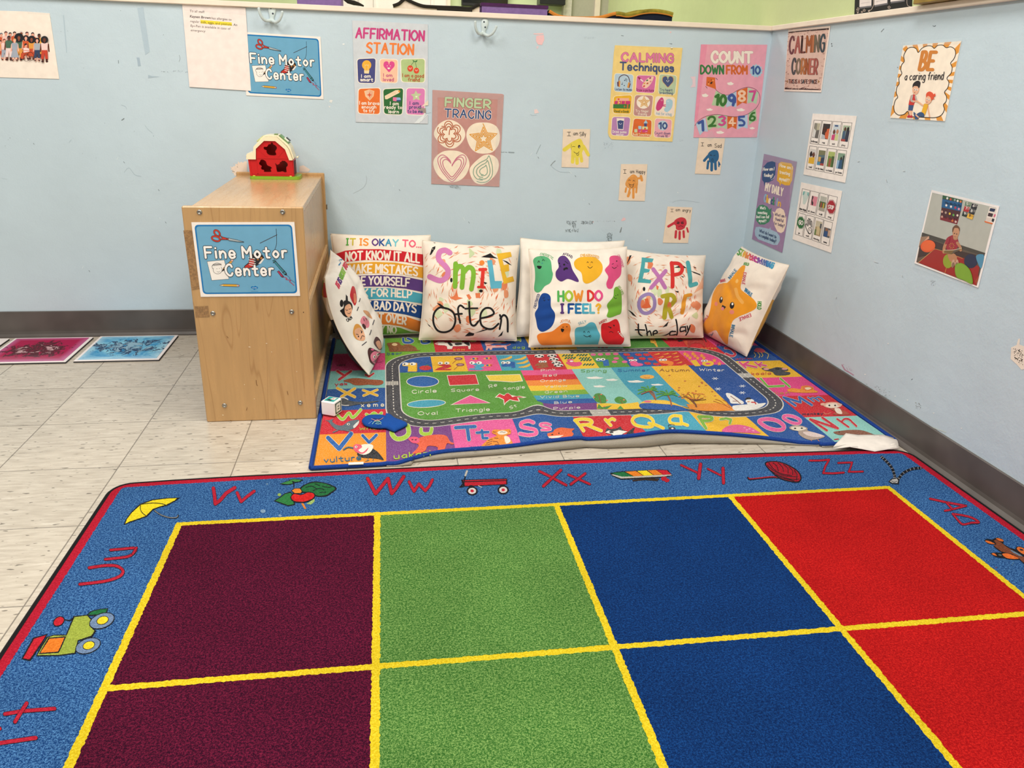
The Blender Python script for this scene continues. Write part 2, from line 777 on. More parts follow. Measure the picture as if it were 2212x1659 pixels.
def carpet_mat(name, sc_, lo, hi, amount, bump, rough=.95):
    m = NT(name)
    f = m.noise(sc_, 3,.62)
    f2 = m.noise(sc_ * .45,2,.6)
    big = m.noise(5,3)
    k = m.math('MULTIPLY', m.ramp(m.math('ADD', f, m.math('MULTIPLY', m.math('SUBTRACT', f2,.5), .6)), lo, hi), amount)
    c = m.mix(k, m.attr('Col'), m.attr('Col2'))
    c = m.scale(c, m.ramp(f2,.3,.7,.86,1.12))
    c = m.scale(c, m.ramp(big, .3,.7,.76,.93))
    m.bump(f, bump)
    return m.done(c, rough, .08)


PILE = carpet_mat('tufted_carpet_pile',560,.42,.64,1.0,.003)
FLATPILE = carpet_mat('printed_rug_pile',520,.45,.75,.8,.0012)
# ------------------------------------------------------------------ room shell
T = 0.3048


def floor_mat():
    m = NT('speckled_vinyl_tile')
    sx = m.n('ShaderNodeSeparateXYZ')
    m.put(sx.inputs[0], m.tc.outputs['Object'])
    u = m.math('DIVIDE', m.math('ADD', sx.outputs[0],2.59473 + 20 * T), T)
    v = m.math('DIVIDE', m.math('ADD', sx.outputs[1],0.60178 + 30 * T), T)
    iu, iv = m.math('FLOOR', u), m.math('FLOOR', v)
    par = m.math('MODULO', m.math('ADD', iu, iv),2.0)

    def edge(a):
        f = m.math('FRACT', a)
        return m.math('MINIMUM', f, m.math('SUBTRACT',1.0, f))
    seam = m.ramp(m.math('MINIMUM', edge(u), edge(v)), .0025,.0055,1,0)
    s1 = m.noise(30,3,.6, stretch=(.5,3.2,1))
    s2 = m.noise(30,3,.6, stretch=(.5,3.2,1), rot=(0,0,.95))
    mixn = m.n('ShaderNodeMix')
    m.put(mixn.inputs[0], par)
    m.put(mixn.inputs[2], s1)
    m.put(mixn.inputs[3], s2)
    s = mixn.outputs[0]
    comb = m.n('ShaderNodeCombineXYZ')
    m.put(comb.inputs[0], iu)
    m.put(comb.inputs[1], iv)
    wn = m.n('ShaderNodeTexWhiteNoise', noise_dimensions='2D')
    m.put(wn.inputs['Vector'], comb.outputs[0])
    c = m.mix(m.ramp(s, .35,.62), lin('#bdb2a2'), lin('#d2c8b8'))
    c = m.mix(m.ramp(s, .66,.74), c, lin('#e2dacb'))
    c = m.mix(m.math('MULTIPLY', m.ramp(s, .335,.27), .75), c, lin('#857a6c'))
    d1 = m.noise(70,1,.5, stretch=(.55,1.6,1), rot=(0,0,.3))
    c = m.mix(m.math('MULTIPLY', m.ramp(d1,.68,.72), .8), c, lin('#5a5147'))
    c = m.scale(c, m.ramp(wn.outputs['Value'],0,1,.95,1.04))
    c = m.scale(c, m.ramp(m.noise(3,3), .3,.7,.85,.96))
    c = m.mix(m.math('MULTIPLY', seam, .75), c, lin('#5a534b'))
    m.bump(m.math('SUBTRACT', m.noise(9,2), m.math('MULTIPLY', seam, .6)), .0012)
    return m.done(c, m.ramp(m.noise(14,3), .3,.7,.2,.34), .5)


FLOOR = floor_mat()
struct(MB().box(-6,0.12,-5.5,2.7,-.05,0).build('floor', FLOOR))


def wall_mat():
    m = NT('painted_plaster')
    big = m.noise(3.5,4,.6)
    c = m.scale(m.attr('Col'), m.ramp(big, .3,.7,.965,1.03))
    roll = m.noise(170,3,.6)
    lump = m.noise(14,3,.6)
    m.bump(m.math('ADD', m.math('MULTIPLY', roll, .35), m.math('MULTIPLY', lump, 1.6)), .0014,.8)
    return m.done(c, m.ramp(m.noise(25,3), .3,.7,.34,.5), .45)


WALL = wall_mat()
BLUE = '#c3d4dd'
GREEN = '#cdd9a0'
BACK = Flat((0,0,0),(1,0,0),(0,0,1))        # normal -y
RIGHT = Flat((0,0,0),(0,-1,0),(0,0,1))      # normal -x
assert BACK.N.y < 0 and RIGHT.N.x < 0


def box_vf(x0, x1, y0, y1, z0, z1):
    b = MB().box(x0, x1, y0, y1, z0, z1)
    return b.V, b.F


def speck(A, f, n, col, r=(1,3.5)):
    """worn-off tape glue: many small flecks inside a quadrilateral"""
    P = A.pairs(f)
    for _ in range(n):
        a, b = random.random(), random.random()
        top = Vector(P[0]).lerp(Vector(P[1]), a)
        bot = Vector(P[3]).lerp(Vector(P[2]), a)
        c = top.lerp(bot, b)
        q = []
        k = random.uniform(*r)
        for i in range(5):
            an = i * 1.257 + random.uniform(-.4,.4)
            rr = k * random.uniform(.5,1.1)
            q += [c.x + rr * math.cos(an), c.y + rr * math.sin(an) * .8]
        A.p(q, col, layer=1)


A = Art(BACK, (360,260,4.1475), .0004)
A.base(*box_vf(-6,0,0,.1,0,1.2304), BLUE)
A.base(*box_vf(-6,0,.1,.62,0,1.17), GREEN)
FLK = '#f1ddc9'
A.p([566,414,590,420,600,408,612,412,618,388,636,392,640,366,655,382,668,368,682,380,700,366,720,368,720,470,640,470,640,492,630,484,622,498,606,495,600,470,586,468,594,448,572,442,584,430], FLK)
speck(A,[560,400,640,370,640,480,580,470],26, FLK, (1,5))
A.p([1190,412,1225,402,1250,418,1285,440,1270,462,1190,462],'#ecd9cb')
A.at((1100,0,3.95))
A.p([205,285,290,282,292,292,262,296,210,294],'#efc6c6')
A.p([230,305,262,300,295,298,299,340,280,384,245,380,228,350],'#efc2c3')
A.p([232,396,252,392,244,416,234,415],'#e6cbd0')
A.p([212,935,236,930,254,962,216,970],'#ecd3d0')
A.p([1366,270,1385,270,1376,284],'#efc2c3')
A.p([1545,655,1588,652,1590,742,1546,746,1565,715,1562,680],'#e9cdd4')
A.p([1360,370,1390,370,1388,380],'#8b98a2')
speck(A,[640,315,735,318,735,328,640,332],25,'#8f9ea8',(1,3))
A.s_([955,303,974,306],3,'#4d545a')
A.s_([355,1412,372,1390,392,1372],6,'#8c979a')
A.s_([232,1312,250,1270,268,1235],4,'#96a7ac')
A.s_([0,1300,40,1302],9,'#8d9aa0')
A.s_([180,975,200,985,232,982],2,'#9fb3bd')
A.s_([360,1420,430,1465,520,1470],2,'#a5b7c0')
speck(A,[800,1210,900,1215,880,1280,810,1270],40,'#93a5b2',(1,4))
speck(A,[1230,1235,1330,1235,1325,1250,1240,1252],18,'#9babb6',(1,3))
speck(A,[1440,1190,1490,1190,1490,1205,1440,1205],12,'#9babb6',(1,3))
A.at((1200,260,5.925))
RES = '#7f8a8e'
for f, n in (([125,1285,200,1285,190,1345,150,1325],60),([200,1290,266,1285,258,1382,222,1378],110),([325,1290,486,1288,470,1330,325,1330],140),
             ([125,1392,296,1390,290,1432,125,1428],130),([662,1440,732,1440,716,1545,648,1545],150),([510,1282,800,1288,800,1294,510,1294],20)):
    speck(A, f, n, RES, (2,6))
A.p([838,1280,870,1240,898,1258,890,1280,850,1290],'#e7c3c6')
A.p([820,1430,842,1365,850,1370,838,1430,822,1440],'#858e90')
A.p([468,1300,488,1292,484,1310],'#eec6c6')
A.e(1176,1535,10,8,'#e6eef0')
A.e(1565,925,7,6,'#e6eef0')
A.s_([1495,1050,1560,1028,1650,1024,1840,1052],2,'#9cadb4')
A.at((920,190,7.539))
speck(A,[380,1580,570,1600,565,1655,390,1620],150,'#8d979b',(2,6))
speck(A,[1225,1038,1357,1042,1357,1054,1225,1052],45,'#8d989c',(2,6))
A.s_([0,415,85,402],4,'#98a6ab')
A.at((0,0,3.95))
A.p([1172,70,1222,60,1278,440,1240,470],'#b3c6d2')
A.p([1165,490,1190,492,1198,540,1202,562,1178,566,1172,520],'#a5b8c6')
A.p([1265,640,1300,650,1362,655,1310,660,1265,668],'#a9bcc8')
A.p([538,130,546,130,573,450,566,450],'#b3c6d1')
speck(A,[1375,600,1600,605,1600,618,1375,612],30,'#6f7a80',(1,4))
A.s_([1530,470,1536,500,1528,525],2.5,'#8d989e')
A.s_([1040,1025,1058,1012],8,'#7c878b')
A.s_([1010,515,1012,540],4,'#6f7a80')
for x, y in ((895,1050),(1145,1120),(70,1192),(520,270),(578,265),(1395,297),(1030,92),(715,580),(45,1245),(820,1348),(1310,1160),(85,1177),(705,1310)):
    A.e(x, y, random.uniform(1.5,4), random.uniform(1.5,3),'#7f8a8f', random.random() * 3, n=6)
for f in ([1035,895,1070,910,1082,932],[1060,1470,1100,1432,1150,1490,1205,1505],[1235,1065,1260,1100,1300,1135],[610,1190,590,1215],[15,1520,60,1530]):
    A.s_(f, 2,'#a8bbc4')
A.at((380,0,3.95))
A.p([1315,852,1338,855,1328,878,1308,868],'#e5e6e2')
A.p([1300,905,1318,905,1314,920],'#e5e6e2')
A.p([1420,372,1440,370,1438,382,1424,384],'#e8ecec')
A.s_([1515,1650,1600,1600,1628,1540,1622,1500],2,'#a0abaf')
A.p([2055,915,2130,920,2135,975,2100,960],'#9a8a80')
A.at((0,0,1))
for x, y in ((180,575),(330,400),(345,470),(255,340),(60,300),(1260,430),(1150,330),(1000,470),(1230,370),(850,400)):
    A.s_([x, y, x + random.uniform(-5,5), y + random.uniform(2,6)], .9,'#dfeaee', sm=0)
    A.s_([x + 12, y + 9, x + 14, y + 12], .9,'#7d8a90', sm=0)
struct(A.build('wall_back', WALL))

A = Art(RIGHT, (1600,720,3.606), .0004)
A.base(*box_vf(0,.1,-5.5,2.7,0,1.24), BLUE)
A.base(*box_vf(0,.1,-5.5,2.7,1.24,2.6), GREEN)
A.p([2108,110,2150,92,2163,45,2178,40,2174,88,2207,100,2260,130,2260,260,2190,285,2150,240,2104,200],'#efe2d2')
speck(A,[2125,120,2200,130,2200,260,2135,200],90,'#7c8591',(2,7))
A.s_([790,245,815,285,840,300,880,325],7,'#b98aa2')
speck(A,[780,235,860,260,880,330,800,300],30,'#bb7f9e',(1,4))
speck(A,[950,390,1150,420,1180,530,1040,470],40,'#a9b5b6',(2,6))
speck(A,[1350,540,1410,545,1405,590,1365,590],20,'#a3adab',(2,6))
for x, y in ((970,320),(1150,80),(1505,622),(1205,490),(1300,520),(1720,740)):
    A.e(x, y, 7,4,'#eef1f0', n=8)
A.s_([1330,362,1340,355],3,'#59636b')
A.s_([900,380,990,440,1100,490,1220,565,1400,690,1600,770],7,'#cfdad3')
A.at((1480,0,3.022))
A.s_([1280,208,1298,188],3,'#6b757c')
A.s_([1618,168,1628,172,1636,166],3,'#59636b')
A.e(957,286,3,5,'#4d545a', n=8)
A.e(959,300,3,4,'#4d545a', n=8)
A.e(1388,440,2,4,'#4d545a', n=8)
A.at((1600,220,3.614))
for f in ([910,465,925,462],[1265,540,1280,538],[1130,600,1140,625],[1040,1245,1070,1255],[1255,1350,1262,1365],[745,1520,740,1535]):
    A.s_(f, 3,'#e4ecef', sm=0)
    A.s_([f[0] + 6, f[1] + 6, f[2] + 6, f[3] + 5],2.4,'#8b979d', sm=0)
speck(A,[1480,1390,1520,1390,1520,1430,1490,1430],16,'#a9b4b8',(2,6))
struct(A.build('wall_right', WALL))

WHITE = plain('cream_gloss_paint','#f3e3d0',.4,.5, var=.04, nscale=20, bump=.0006)
struct(MB().box(-6,0,-.014,.115,1.2304,1.2485,.002).build('trim_1', WHITE))
m = MB().box(-.013,0,-5.5,-.0145,1.2304,1.2485,.002)
struct(m.build('trim_2', WHITE))
# bead of wrinkled caulk and clear tape where the two rails meet
RUBBER = plain('grey_vinyl_cove_base','#59534f',.42,.4, var=.16, nscale=9, bump=.002)


def cove(name, along, length, sgn):
    prof = [(0,.1035),(.004,.1035),(.0058,.1015),(.0062,.022),(.0085,.012),(.016,.004),(.022,.0022),(.022,0),(0,0)]
    m = MB()
    v = []
    for t in (0, length):
        for d, z in prof:
            v.append((-t, -d, z) if along == 'x' else (-d, -t, z))
    n = len(prof)
    f = [(i, (i + 1) % n, n + (i + 1) % n, n + i) for i in range(n)]
    if along == 'y':
        f = [q[::-1] for q in f]
    m.add(v, f + [tuple(range(n)), tuple(range(2 * n - 1, n - 1,-1))])
    return struct(m.build(name, RUBBER))


cove('baseboard_back','x',6,1)
cove('baseboard_right','y',5.5,1)

# ---- the room beyond the half wall
YF = 2.6
GREENP = plain('pale_green_paint','#d3e0ae',.6,.3, var=.03, nscale=8)
struct(MB().box(-6,0, YF, YF + .1,0,2.6).build('wall_far', GREENP))


def X(px, y=YF):
    return on(px, 18,1, y).x


DOORP = plain('warm_grey_door_paint','#b6b2a0',.5,.4, var=.03)
PURP = plain('purple_paint','#6d4f86',.5,.4)
DARKW = plain('dark_brown_metal','#4d4438',.4,.5)
CREAMD = plain('cream_door_paint','#f7eee4',.45,.4, var=.02)
CASE = plain('chipped_white_casing','#e2dacb',.5,.4, var=.14, nscale=50)
d = struct(MB().box(X(1228), X(1478), YF - .04, YF, 0,2.1).build('door_1', DOORP))
MB().box(X(1213), X(1230), YF - .07, YF, 0,2.15).build('casing', CASE, d)
MB().box(X(1489), X(1502), YF - .07, YF, 0,2.15).build('casing', WHITE, d)
MB().box(X(1477), X(1490), YF - .06, YF, 0,2.15).build('jamb', PURP, d)
m = MB()
for a, b in ((1281,1292),(1434,1440)):
    m.box(X(a), X(b), YF - .055, YF - .041,0,2.1)
m.build('panel_moulding', WHITE, d)
m = MB()
for a, b in ((1320,1332),(1382,1410)):
    m.box(X(a), X(b), YF - .07, YF - .041,0,2.1)
m.build('window_frame', DARKW, d)
SHINY = plain('foil_covered_glass','#cfc6b8',.2,.6, var=.2, nscale=30)
MB().box(X(1356), X(1382), YF - .06, YF - .041,0,2.1).build('window_cover', SHINY, d)
dp = Flat((0, YF - .062,0),(1,0,0),(0,0,1))
A = Art(dp, (1200,0,4.608))
A.sheet([600,-330,722,-330,718,118,600,116],'#e9e3d6')
for i in range(9):
    A.s_([635,-20 + i * 14,690 + (i * 37) % 24,-20 + i * 14],4,'#8a857c', sm=0)
A.build('door_notice', PAPER, d)
d = struct(MB().box(X(690), X(966), YF - .05, YF, 0,2.1).build('door_2', CREAMD))
m = MB()
for a, b in ((776,783),(808,812),(930,936)):
    m.box(X(a), X(b), YF - .062, YF - .051,0,2.05)
m.build('panel_moulding', CREAMD, d)
MB().box(X(964), X(971), YF - .075, YF, 0,2.15).build('casing', WHITE, d)
BLACK = plain('black_plastic','#17171a',.35,.5)
tv = thing('television','black flat screen on the green far wall, behind the purple bin','television')
zb = on(1045,14,1, YF - .06).z
MB().box(X(996), X(1094), YF - .06, YF - .001, zb, zb + .32,.004).build('housing', BLACK, tv)
MB().box(X(998), X(1092), YF - .063, YF - .0605, zb + .02, zb + .31).build('screen', plain('dark_glass','#0c0d10',.12,.6), tv)
sh = thing('wall_cabinet','black open cabinet on the far wall beside the chipped white door casing','cabinet')
zb = on(1185,11,1, YF - .06).z
MB().box(X(1159), X(1213), YF - .12, YF - .001, zb, zb + .3,.003).build('carcass', BLACK, sh)
MB().box(X(1162), X(1210), YF - .125, YF - .1205, zb + .035, zb + .045).build('shelf', plain('grey_edge','#c9c8c2',.5), sh)

# ---- fabric bins standing on the ledge behind the half wall
YB, ZB = .24,1.17
LILAC = plain('lilac_felt','#8a6ca6',.9,.2, var=.08, nscale=90)
DPURP = plain('dark_purple_binding','#4f2a55',.9,.2, var=.1)
NAVY = plain('navy_canvas','#1d2336',.9,.2)


def bin_box(name, label, px0, px1, topL, topR, depth, body, rim, rimh):
    t = thing(name, label, 'storage bin','fabric bins behind the half wall')
    a, b = on(px0, topL, 1, YB), on(px1, topR, 1, YB)
    zt = (a.z + b.z) / 2
    m = MB()
    w = .006
    m.box(a.x, b.x, YB, YB + w, ZB, zt - rimh).box(a.x, b.x, YB + depth - w, YB + depth, ZB, zt - rimh)
    m.box(a.x, a.x + w, YB + w, YB + depth - w, ZB, zt - rimh).box(b.x - w, b.x, YB + w, YB + depth - w, ZB, zt - rimh)
    m.box(a.x, b.x, YB, YB + depth, ZB, ZB + w)
    m.build('body', body, t)
    m = MB()
    e = .003
    m.box(a.x - e, b.x + e, YB - e, YB + w, zt - rimh, zt).box(a.x - e, b.x + e, YB + depth - w, YB + depth + e, zt - rimh, zt)
    m.box(a.x - e, a.x + w, YB + w, YB + depth - w, zt - rimh, zt).box(b.x - w, b.x + e, YB + w, YB + depth - w, zt - rimh, zt)
    m.build('rim', rim, t)
    return t


bin_box('fabric_bin','purple felt bin with a dark purple rim, upright behind the half wall',1041,1183,6,12,.2, LILAC, DPURP, .012)
bin_box('fabric_bin','purple bin behind the half wall above the first wall hook, top out of frame',640,736,-22,-18,.2, LILAC, DPURP, .012)
# sagging navy bin with a taped rim
t = thing('fabric_bin','sagging navy bin with a tattered orange and olive taped rim','storage bin','fabric bins behind the half wall')
rimp = [1186,22,1207,33,1240,37,1293,36,1330,27,1357,30,1389,23,1415,21.5,1440,25,1453,29]
rp = [on(rimp[i], rimp[i + 1],1, YB) for i in range(0, len(rimp),2)]
rp = [Vector((x, YB, z)) for x, z in smooth([(p.x, p.z) for p in rp], False, 5)]
dep = Vector((0,.2,0))
v = [p for p in rp] + [Vector((p.x, YB, ZB)) for p in rp] + [p + dep for p in rp] + [Vector((p.x, YB, ZB)) + dep for p in rp]
n = len(rp)
f = []
for i in range(n - 1):
    f += [(n + i, n + i + 1, i + 1, i),(3 * n + i + 1,3 * n + i, 2 * n + i, 2 * n + i + 1),(n + i + 1, n + i, 3 * n + i, 3 * n + i + 1)]
f += [(n, 0,2 * n, 3 * n),(n - 1,2 * n - 1,4 * n - 1,3 * n - 1)]
MB().add(v, f).build('body', NAVY, t)
ORANGE = plain('orange_cloth_tape','#dd8a3a',.8,.2)
OLIVE = plain('olive_cloth_tape','#9a8a35',.8,.2, var=.35, nscale=35)
k = next(i for i, p in enumerate(rp) if project(p)[0] > 1332)
MB().tube([p + Vector((0,-.002,-.004)) for p in rp[:k]], .007,6).build('rim', ORANGE, t)
m = MB()
m.tube([p + Vector((0,-.002,-.004)) for p in rp[k - 1:]], .008,6)
m.tube([p + dep * .5 + Vector((0,0,.001)) for p in rp[k + 2:]], .008,6)
m.build('rim', OLIVE, t)
MB().tube([p + Vector((0,-.006,-.012)) for p in rp[k - 1:]], .0025,5).build('seam', ORANGE, t)
# cream bag with black bound edges
t = thing('cloth_bag','cream cloth bag with slack black bound edges, left of the purple bin','bag')
pl = [849,13,862,8,874,-2,884,2,900,9,915,13.5,935,15,960,16,990,17,1015,19,1028,13,1036,10]
pp = [on(pl[i], pl[i + 1],1, YB) for i in range(0, len(pl),2)]
pp = [Vector((x, YB, z)) for x, z in smooth([(p.x, p.z) for p in pp], False, 4)]
m = MB()
n = len(pp)
v = [p for p in pp] + [Vector((p.x, YB, ZB)) for p in pp] + [Vector((p.x, YB + .12, max(ZB + .02, p.z - .02))) for p in pp] + [Vector((p.x, YB + .12, ZB)) for p in pp]
f = []
for i in range(n - 1):
    f += [(n + i, n + i + 1, i + 1, i),(3 * n + i + 1,3 * n + i, 2 * n + i, 2 * n + i + 1),(i, i + 1,2 * n + i + 1,2 * n + i)]
f += [(n, 0,2 * n, 3 * n),(n - 1,2 * n - 1,4 * n - 1,3 * n - 1)]
CANVAS = plain('cream_canvas','#efdccb',.9,.2)
m.add(v, f).build('body', CANVAS, t)
BIND = plain('black_binding','#2b2722',.8,.2)
MB().tube([p + Vector((0,-.004,0)) for p in pp], .0065,6).build('binding', BIND, t)
m = MB()
bx = [on(944,15.5,1, YB - .012), on(1020,18.5,1, YB - .012)]
m.box(bx[0].x, bx[1].x, YB - .014, YB - .008, bx[1].z - .015, bx[0].z)
m.build('strap', BIND, t)
# two loose straps at the left
st = [on(x, y, 1, YB) for x, y in ((742,-4),(752,3),(765,6),(776,9),(786,13))]
t = tag(MB().tube(st,[.006,.008,.009,.006,.003],7).build('bag_strap', BIND),'black strap hanging past the right end of the leftmost purple bin','strap')

# ---- things on the right wall above the rail
XR = -.004
t = thing('wall_chart','black paper chart with white panels, stars and arrows above the right rail','chart')
cs = Flat((XR, 0,0),(0,-1,0),(0,0,1))
A = Art(cs, (1820,0,5.643))
A.sheet([143,188,160,-300,850,-420,835,95,700,112],'#1b1b1d',.003)
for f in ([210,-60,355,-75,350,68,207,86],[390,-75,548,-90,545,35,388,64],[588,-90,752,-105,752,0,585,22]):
    A.p([f[0] + 6, f[1] + 12, f[2] + 6, f[3] + 12, f[4] + 6, f[5] + 18, f[6] + 2, f[7] + 20],'#6f6c70')  # grey drop shadow of each white panel, drawn into the sheet's colour
    A.p(f, '#eee2dc')
    for k in (.35,.7):
        a = (f[0] * (1 - k) + f[6] * k, f[1] * (1 - k) + f[7] * k)
        b = (f[2] * (1 - k) + f[4] * k, f[3] * (1 - k) + f[5] * k)
        A.s_([a[0] + 20, a[1], b[0] - 20, b[1]],3,'#a7a0a8', sm=0)


def star_out(A, cx, cy, r, w, col, fill=None, rot=-math.pi / 2, k=.45, n=5):
    f = []
    for i in range(2 * n):
        a = rot + math.pi * i / n
        q = r if i % 2 == 0 else r * k
        f += [cx + q * math.cos(a), cy + q * math.sin(a)]
    if fill:
        A.p(f, fill)
    if w:
        A.s_(f, w, col, sm=0, closed=1)


CH = '#d8c3b4'
for x, y, r in ((237,146,11),(266,126,18),(568,90,19)):
    star_out(A, x, y, r, 3.5, CH)
A.s_([172,118,188,92,204,105,196,130,178,128,172,118,196,112],4, CH, sm=0)
A.s_([176,140,186,164,198,142,184,150],4, CH, sm=0)
A.s_([378,0,378,60,352,115,312,135],5, CH)
A.s_([330,122,312,135,332,146],5, CH, sm=0)
A.s_([785,0,786,40,798,70,828,80],4, CH)
A.build('chart_sheet', PAPER, t)
t = thing('bulletin_board','wood framed bulletin board resting on the right wall rail','bulletin board')
GOLDW = plain('varnished_oak','#94762f',.35,.5, var=.2, nscale=30)
c0 = on(1969,21.5,0,-.035)
y0, z0 = c0.y, 1.2495
y1, z1 = -2.4,2.05
m = MB()
m.box(-.035,-.002, y1, y0, z0, z0 + .018,.002).box(-.028,-.002, y1 + .018, y0 - .018, z0 + .018, z0 + .04,.002)
m.build('frame', GOLDW, t, )
m = MB().box(-.035,-.002, y0 - .018, y0, z0 + .018, z1,.002).box(-.028,-.002, y0 - .04, y0 - .018, z0 + .04, z1,.002)
m.build('frame', GOLDW, t)
MB().box(-.012,-.002, y1 + .02, y0 - .04, z0 + .04, z1).build('cork', plain('cork','#c89a5a',.9,.2, var=.2, nscale=90), t)
for a, b, nm, cc in ((y0 - .045, y0 - .115,'note','#ee7f8d'),(y0 - .118, y0 - .3,'note','#f0c445')):
    MB().box(-.0145,-.0125, b, a, z0 + .041, z0 + .2).build(nm, plain('coloured_card', cc, .7), t)
MB().lathe((-.035, y0 - .33, z0 + .012),(-1,0,0),[(.006,0),(.006,.004),(0,.006)],8).build('push_pin', plain('blue_pin','#7d95b5',.3), t)
# ------------------------------------------------------------------ large alphabet carpet
BIGF = Flat((0,0,.012),(1,0,0),(0,1,0))


def speckcol(c):
    """colour of the second yarn in the pile"""
    return tuple(min(1, x * 1.25 + .012) for x in c[:3]) + (1.0,)


TOPY = [(-2.27,-1.326),(-2.183,-1.322),(-1.95,-1.314),(-1.64,-1.309),(-1.2,-1.304),(-.86,-1.303),(-.49,-1.312),(-.154,-1.321),(-.028,-1.329)]


def topy(x):
    for (a, ya),(b, yb) in zip(TOPY, TOPY[1:]):
        if x <= b:
            return ya + (yb - ya) * (x - a) / (b - a)
    return TOPY[-1][1]


def outline(ins, rad, yend=-3.5):
    """carpet outline inset by ins, corner radius rad"""
    l, r = -2.27 + ins, -.027 - ins * 1.15
    pts = [(l, yend)]
    y0 = topy(l) - ins
    for k in range(8):
        a = math.pi - k * math.pi / 14
        pts.append((l + rad + rad * math.cos(a), y0 - rad + rad * math.sin(a)))
    n = 24
    for i in range(1, n):
        x = l + rad + (r - l - 2 * rad) * i / n
        pts.append((x, topy(x) - ins))
    y1 = topy(r) - ins
    for k in range(8):
        a = math.pi / 2 - k * math.pi / 14
        pts.append((r - rad + rad * math.cos(a), y1 - rad + rad * math.sin(a)))
    pts.append((r, yend))
    return pts


rug = thing('area_rug','large blue bordered alphabet carpet with purple, green, navy and red squares, in the foreground','rug')
A = Art(BIGF, col2=speckcol)
A.STEP = .00012
A.grid = .008
OUT = outline(.006,.05)


def flat_poly(A, pts, col, col2=None, layer=None, fz=0):
    A.low += 1 if layer is None else 0
    layer = A.low if layer is None else layer
    if fz:
        q = []
        N = len(pts)
        for i in range(N):
            a, b = pts[i], pts[(i + 1) % N]
            n = max(1, int(math.hypot(b[0] - a[0], b[1] - a[1]) / .004))
            for k in range(n):
                t = k / n
                q.append((a[0] + (b[0] - a[0]) * t + random.uniform(-fz, fz), a[1] + (b[1] - a[1]) * t + random.uniform(-fz, fz)))
        pts = q
    tr = tessellate_polygon([[Vector((a, b, 0)) for a, b in pts]])
    A.tris(pts, tr, col, col2, raw=True, layer=layer)


RED1 = '#b81a30'
A.sheet([c for p in OUT for c in p], RED1,.011, raw=True)
for i in range(len(A.C2)):
    A.C2[i] = lin('#cf2a42')
flat_poly(A, outline(.031,.012),'#14407f','#5a90c8', fz=.0012)
CX = [-2.055,-1.597,-1.152,-.688,-.234]
RY = [-1.553,-2.092,-2.631,-3.17,-3.5]
flat_poly(A,[(-2.063,-3.5),(-2.063,-1.545),(-.226,-1.545),(-.226,-3.5)],'#e9c716','#f7e040', fz=.0012)
CELL = [('#330925','#7a1c3c'),('#34702a','#8bb062'),('#08295f','#174a8d'),('#b00d14','#d92621')]
for i in range(4):
    for j in range(4):
        x0, x1, y1, y0 = CX[i] + .0075, CX[i + 1] - .0075, RY[j] - .0075, RY[j + 1] + .0075
        flat_poly(A,[(x0, y0),(x0, y1),(x1, y1),(x1, y0)], CELL[i][0], CELL[i][1], fz=.0014, layer=4)
A.low = 4
A.fz = 1.6
R2, DK, GRN, YEL = '#b71f36','#1b1d24','#1f6b3c','#f4d824'
# crop of the left side
A.at((0,1020,2.596))
_s = A.s_


def red_s(f, w, col, sm=1, **k):
    if col == R2:
        _s(f, w + 5, DK, sm=sm)
    return _s(f, w, col, sm=sm, **k)


A.s_ = red_s
A.s_([500,538,590,525,655,528,690,555,672,585,610,608,540,620,448,630],15, R2)
A.s_([620,438,690,432,760,428,745,460,700,478,590,490],13, R2)
A.s_([745,460,766,426],12, R2)
A.s_([28,1358,120,1342,306,1328],20, R2, sm=0)
A.s_([85,1402,120,1345,150,1298],20, R2)
A.s_([-60,1530,60,1512,200,1492],22, R2, sm=0)
A.s_([-60,1445,-20,1430,0,1440],18, R2)
# toy tractor
A.p([200,1035,225,985,262,925,300,912,370,912,395,850,412,808,490,800,520,830,515,870,540,890,520,925,440,950,425,1020,330,1032], DK)
A.p([120,1050,185,930,268,908,240,960,170,1062], DK)
A.p([210,1028,232,988,268,930,302,918,374,918,402,852,418,814,488,806,512,832,508,870,530,892,512,918,436,944,418,1014,330,1026],'#9aa842')
A.p([218,1022,272,930,372,922,345,985,330,1015], DK)
A.p([226,1016,278,936,362,930,338,984,326,1008],'#e87c27')
A.p([130,1046,192,936,258,916,232,958,166,1052],'#c3202f')
A.e(330,838,36,26, DK, -.6)
A.e(330,838,31,21,'#c3202f', -.6)
A.s_([365,830,395,832,415,816],7, DK)
A.p([485,806,505,782,560,768,608,764,600,792,560,806,510,808], DK)
A.p([495,802,512,786,560,773,602,769,594,788,556,800],'#1f6b3c')
for cx, cy in ((572,836),(494,976)):
    A.e(cx, cy, 75,43, DK, -.35)
    A.e(cx, cy, 70,38,'#6f86a8', -.35)
    A.e(cx + 4, cy - 2,36,23, DK, -.35)
    A.e(cx + 4, cy - 2,32,20,'#f0cf2a', -.35)
# umbrella
A.at((220,980,3.95))
A.p([188,610,205,560,250,500,325,430,430,392,560,378,670,376,640,400,560,444,500,460,440,482,385,540,300,570,240,590], DK)
A.p([200,600,215,560,258,505,332,438,435,400,560,385,640,382,620,402,552,436,495,452,434,474,378,532,296,562,240,580], YEL)
A.s_([330,436,330,480,350,512,380,534],7,'#46431c')
A.s_([330,436,420,424,500,428,556,444],7,'#46431c')
A.s_([450,488,505,525,580,548,640,548,652,528],13, DK)
A.s_([450,488,505,525,580,548,638,545,648,530],5,'#9c9a98')
# V v
A.s_([952,296,962,360,968,430,1010,400,1060,340,1135,292],28, R2, sm=0)
A.s_([1155,335,1188,412,1230,375,1300,322],24, R2, sm=0)
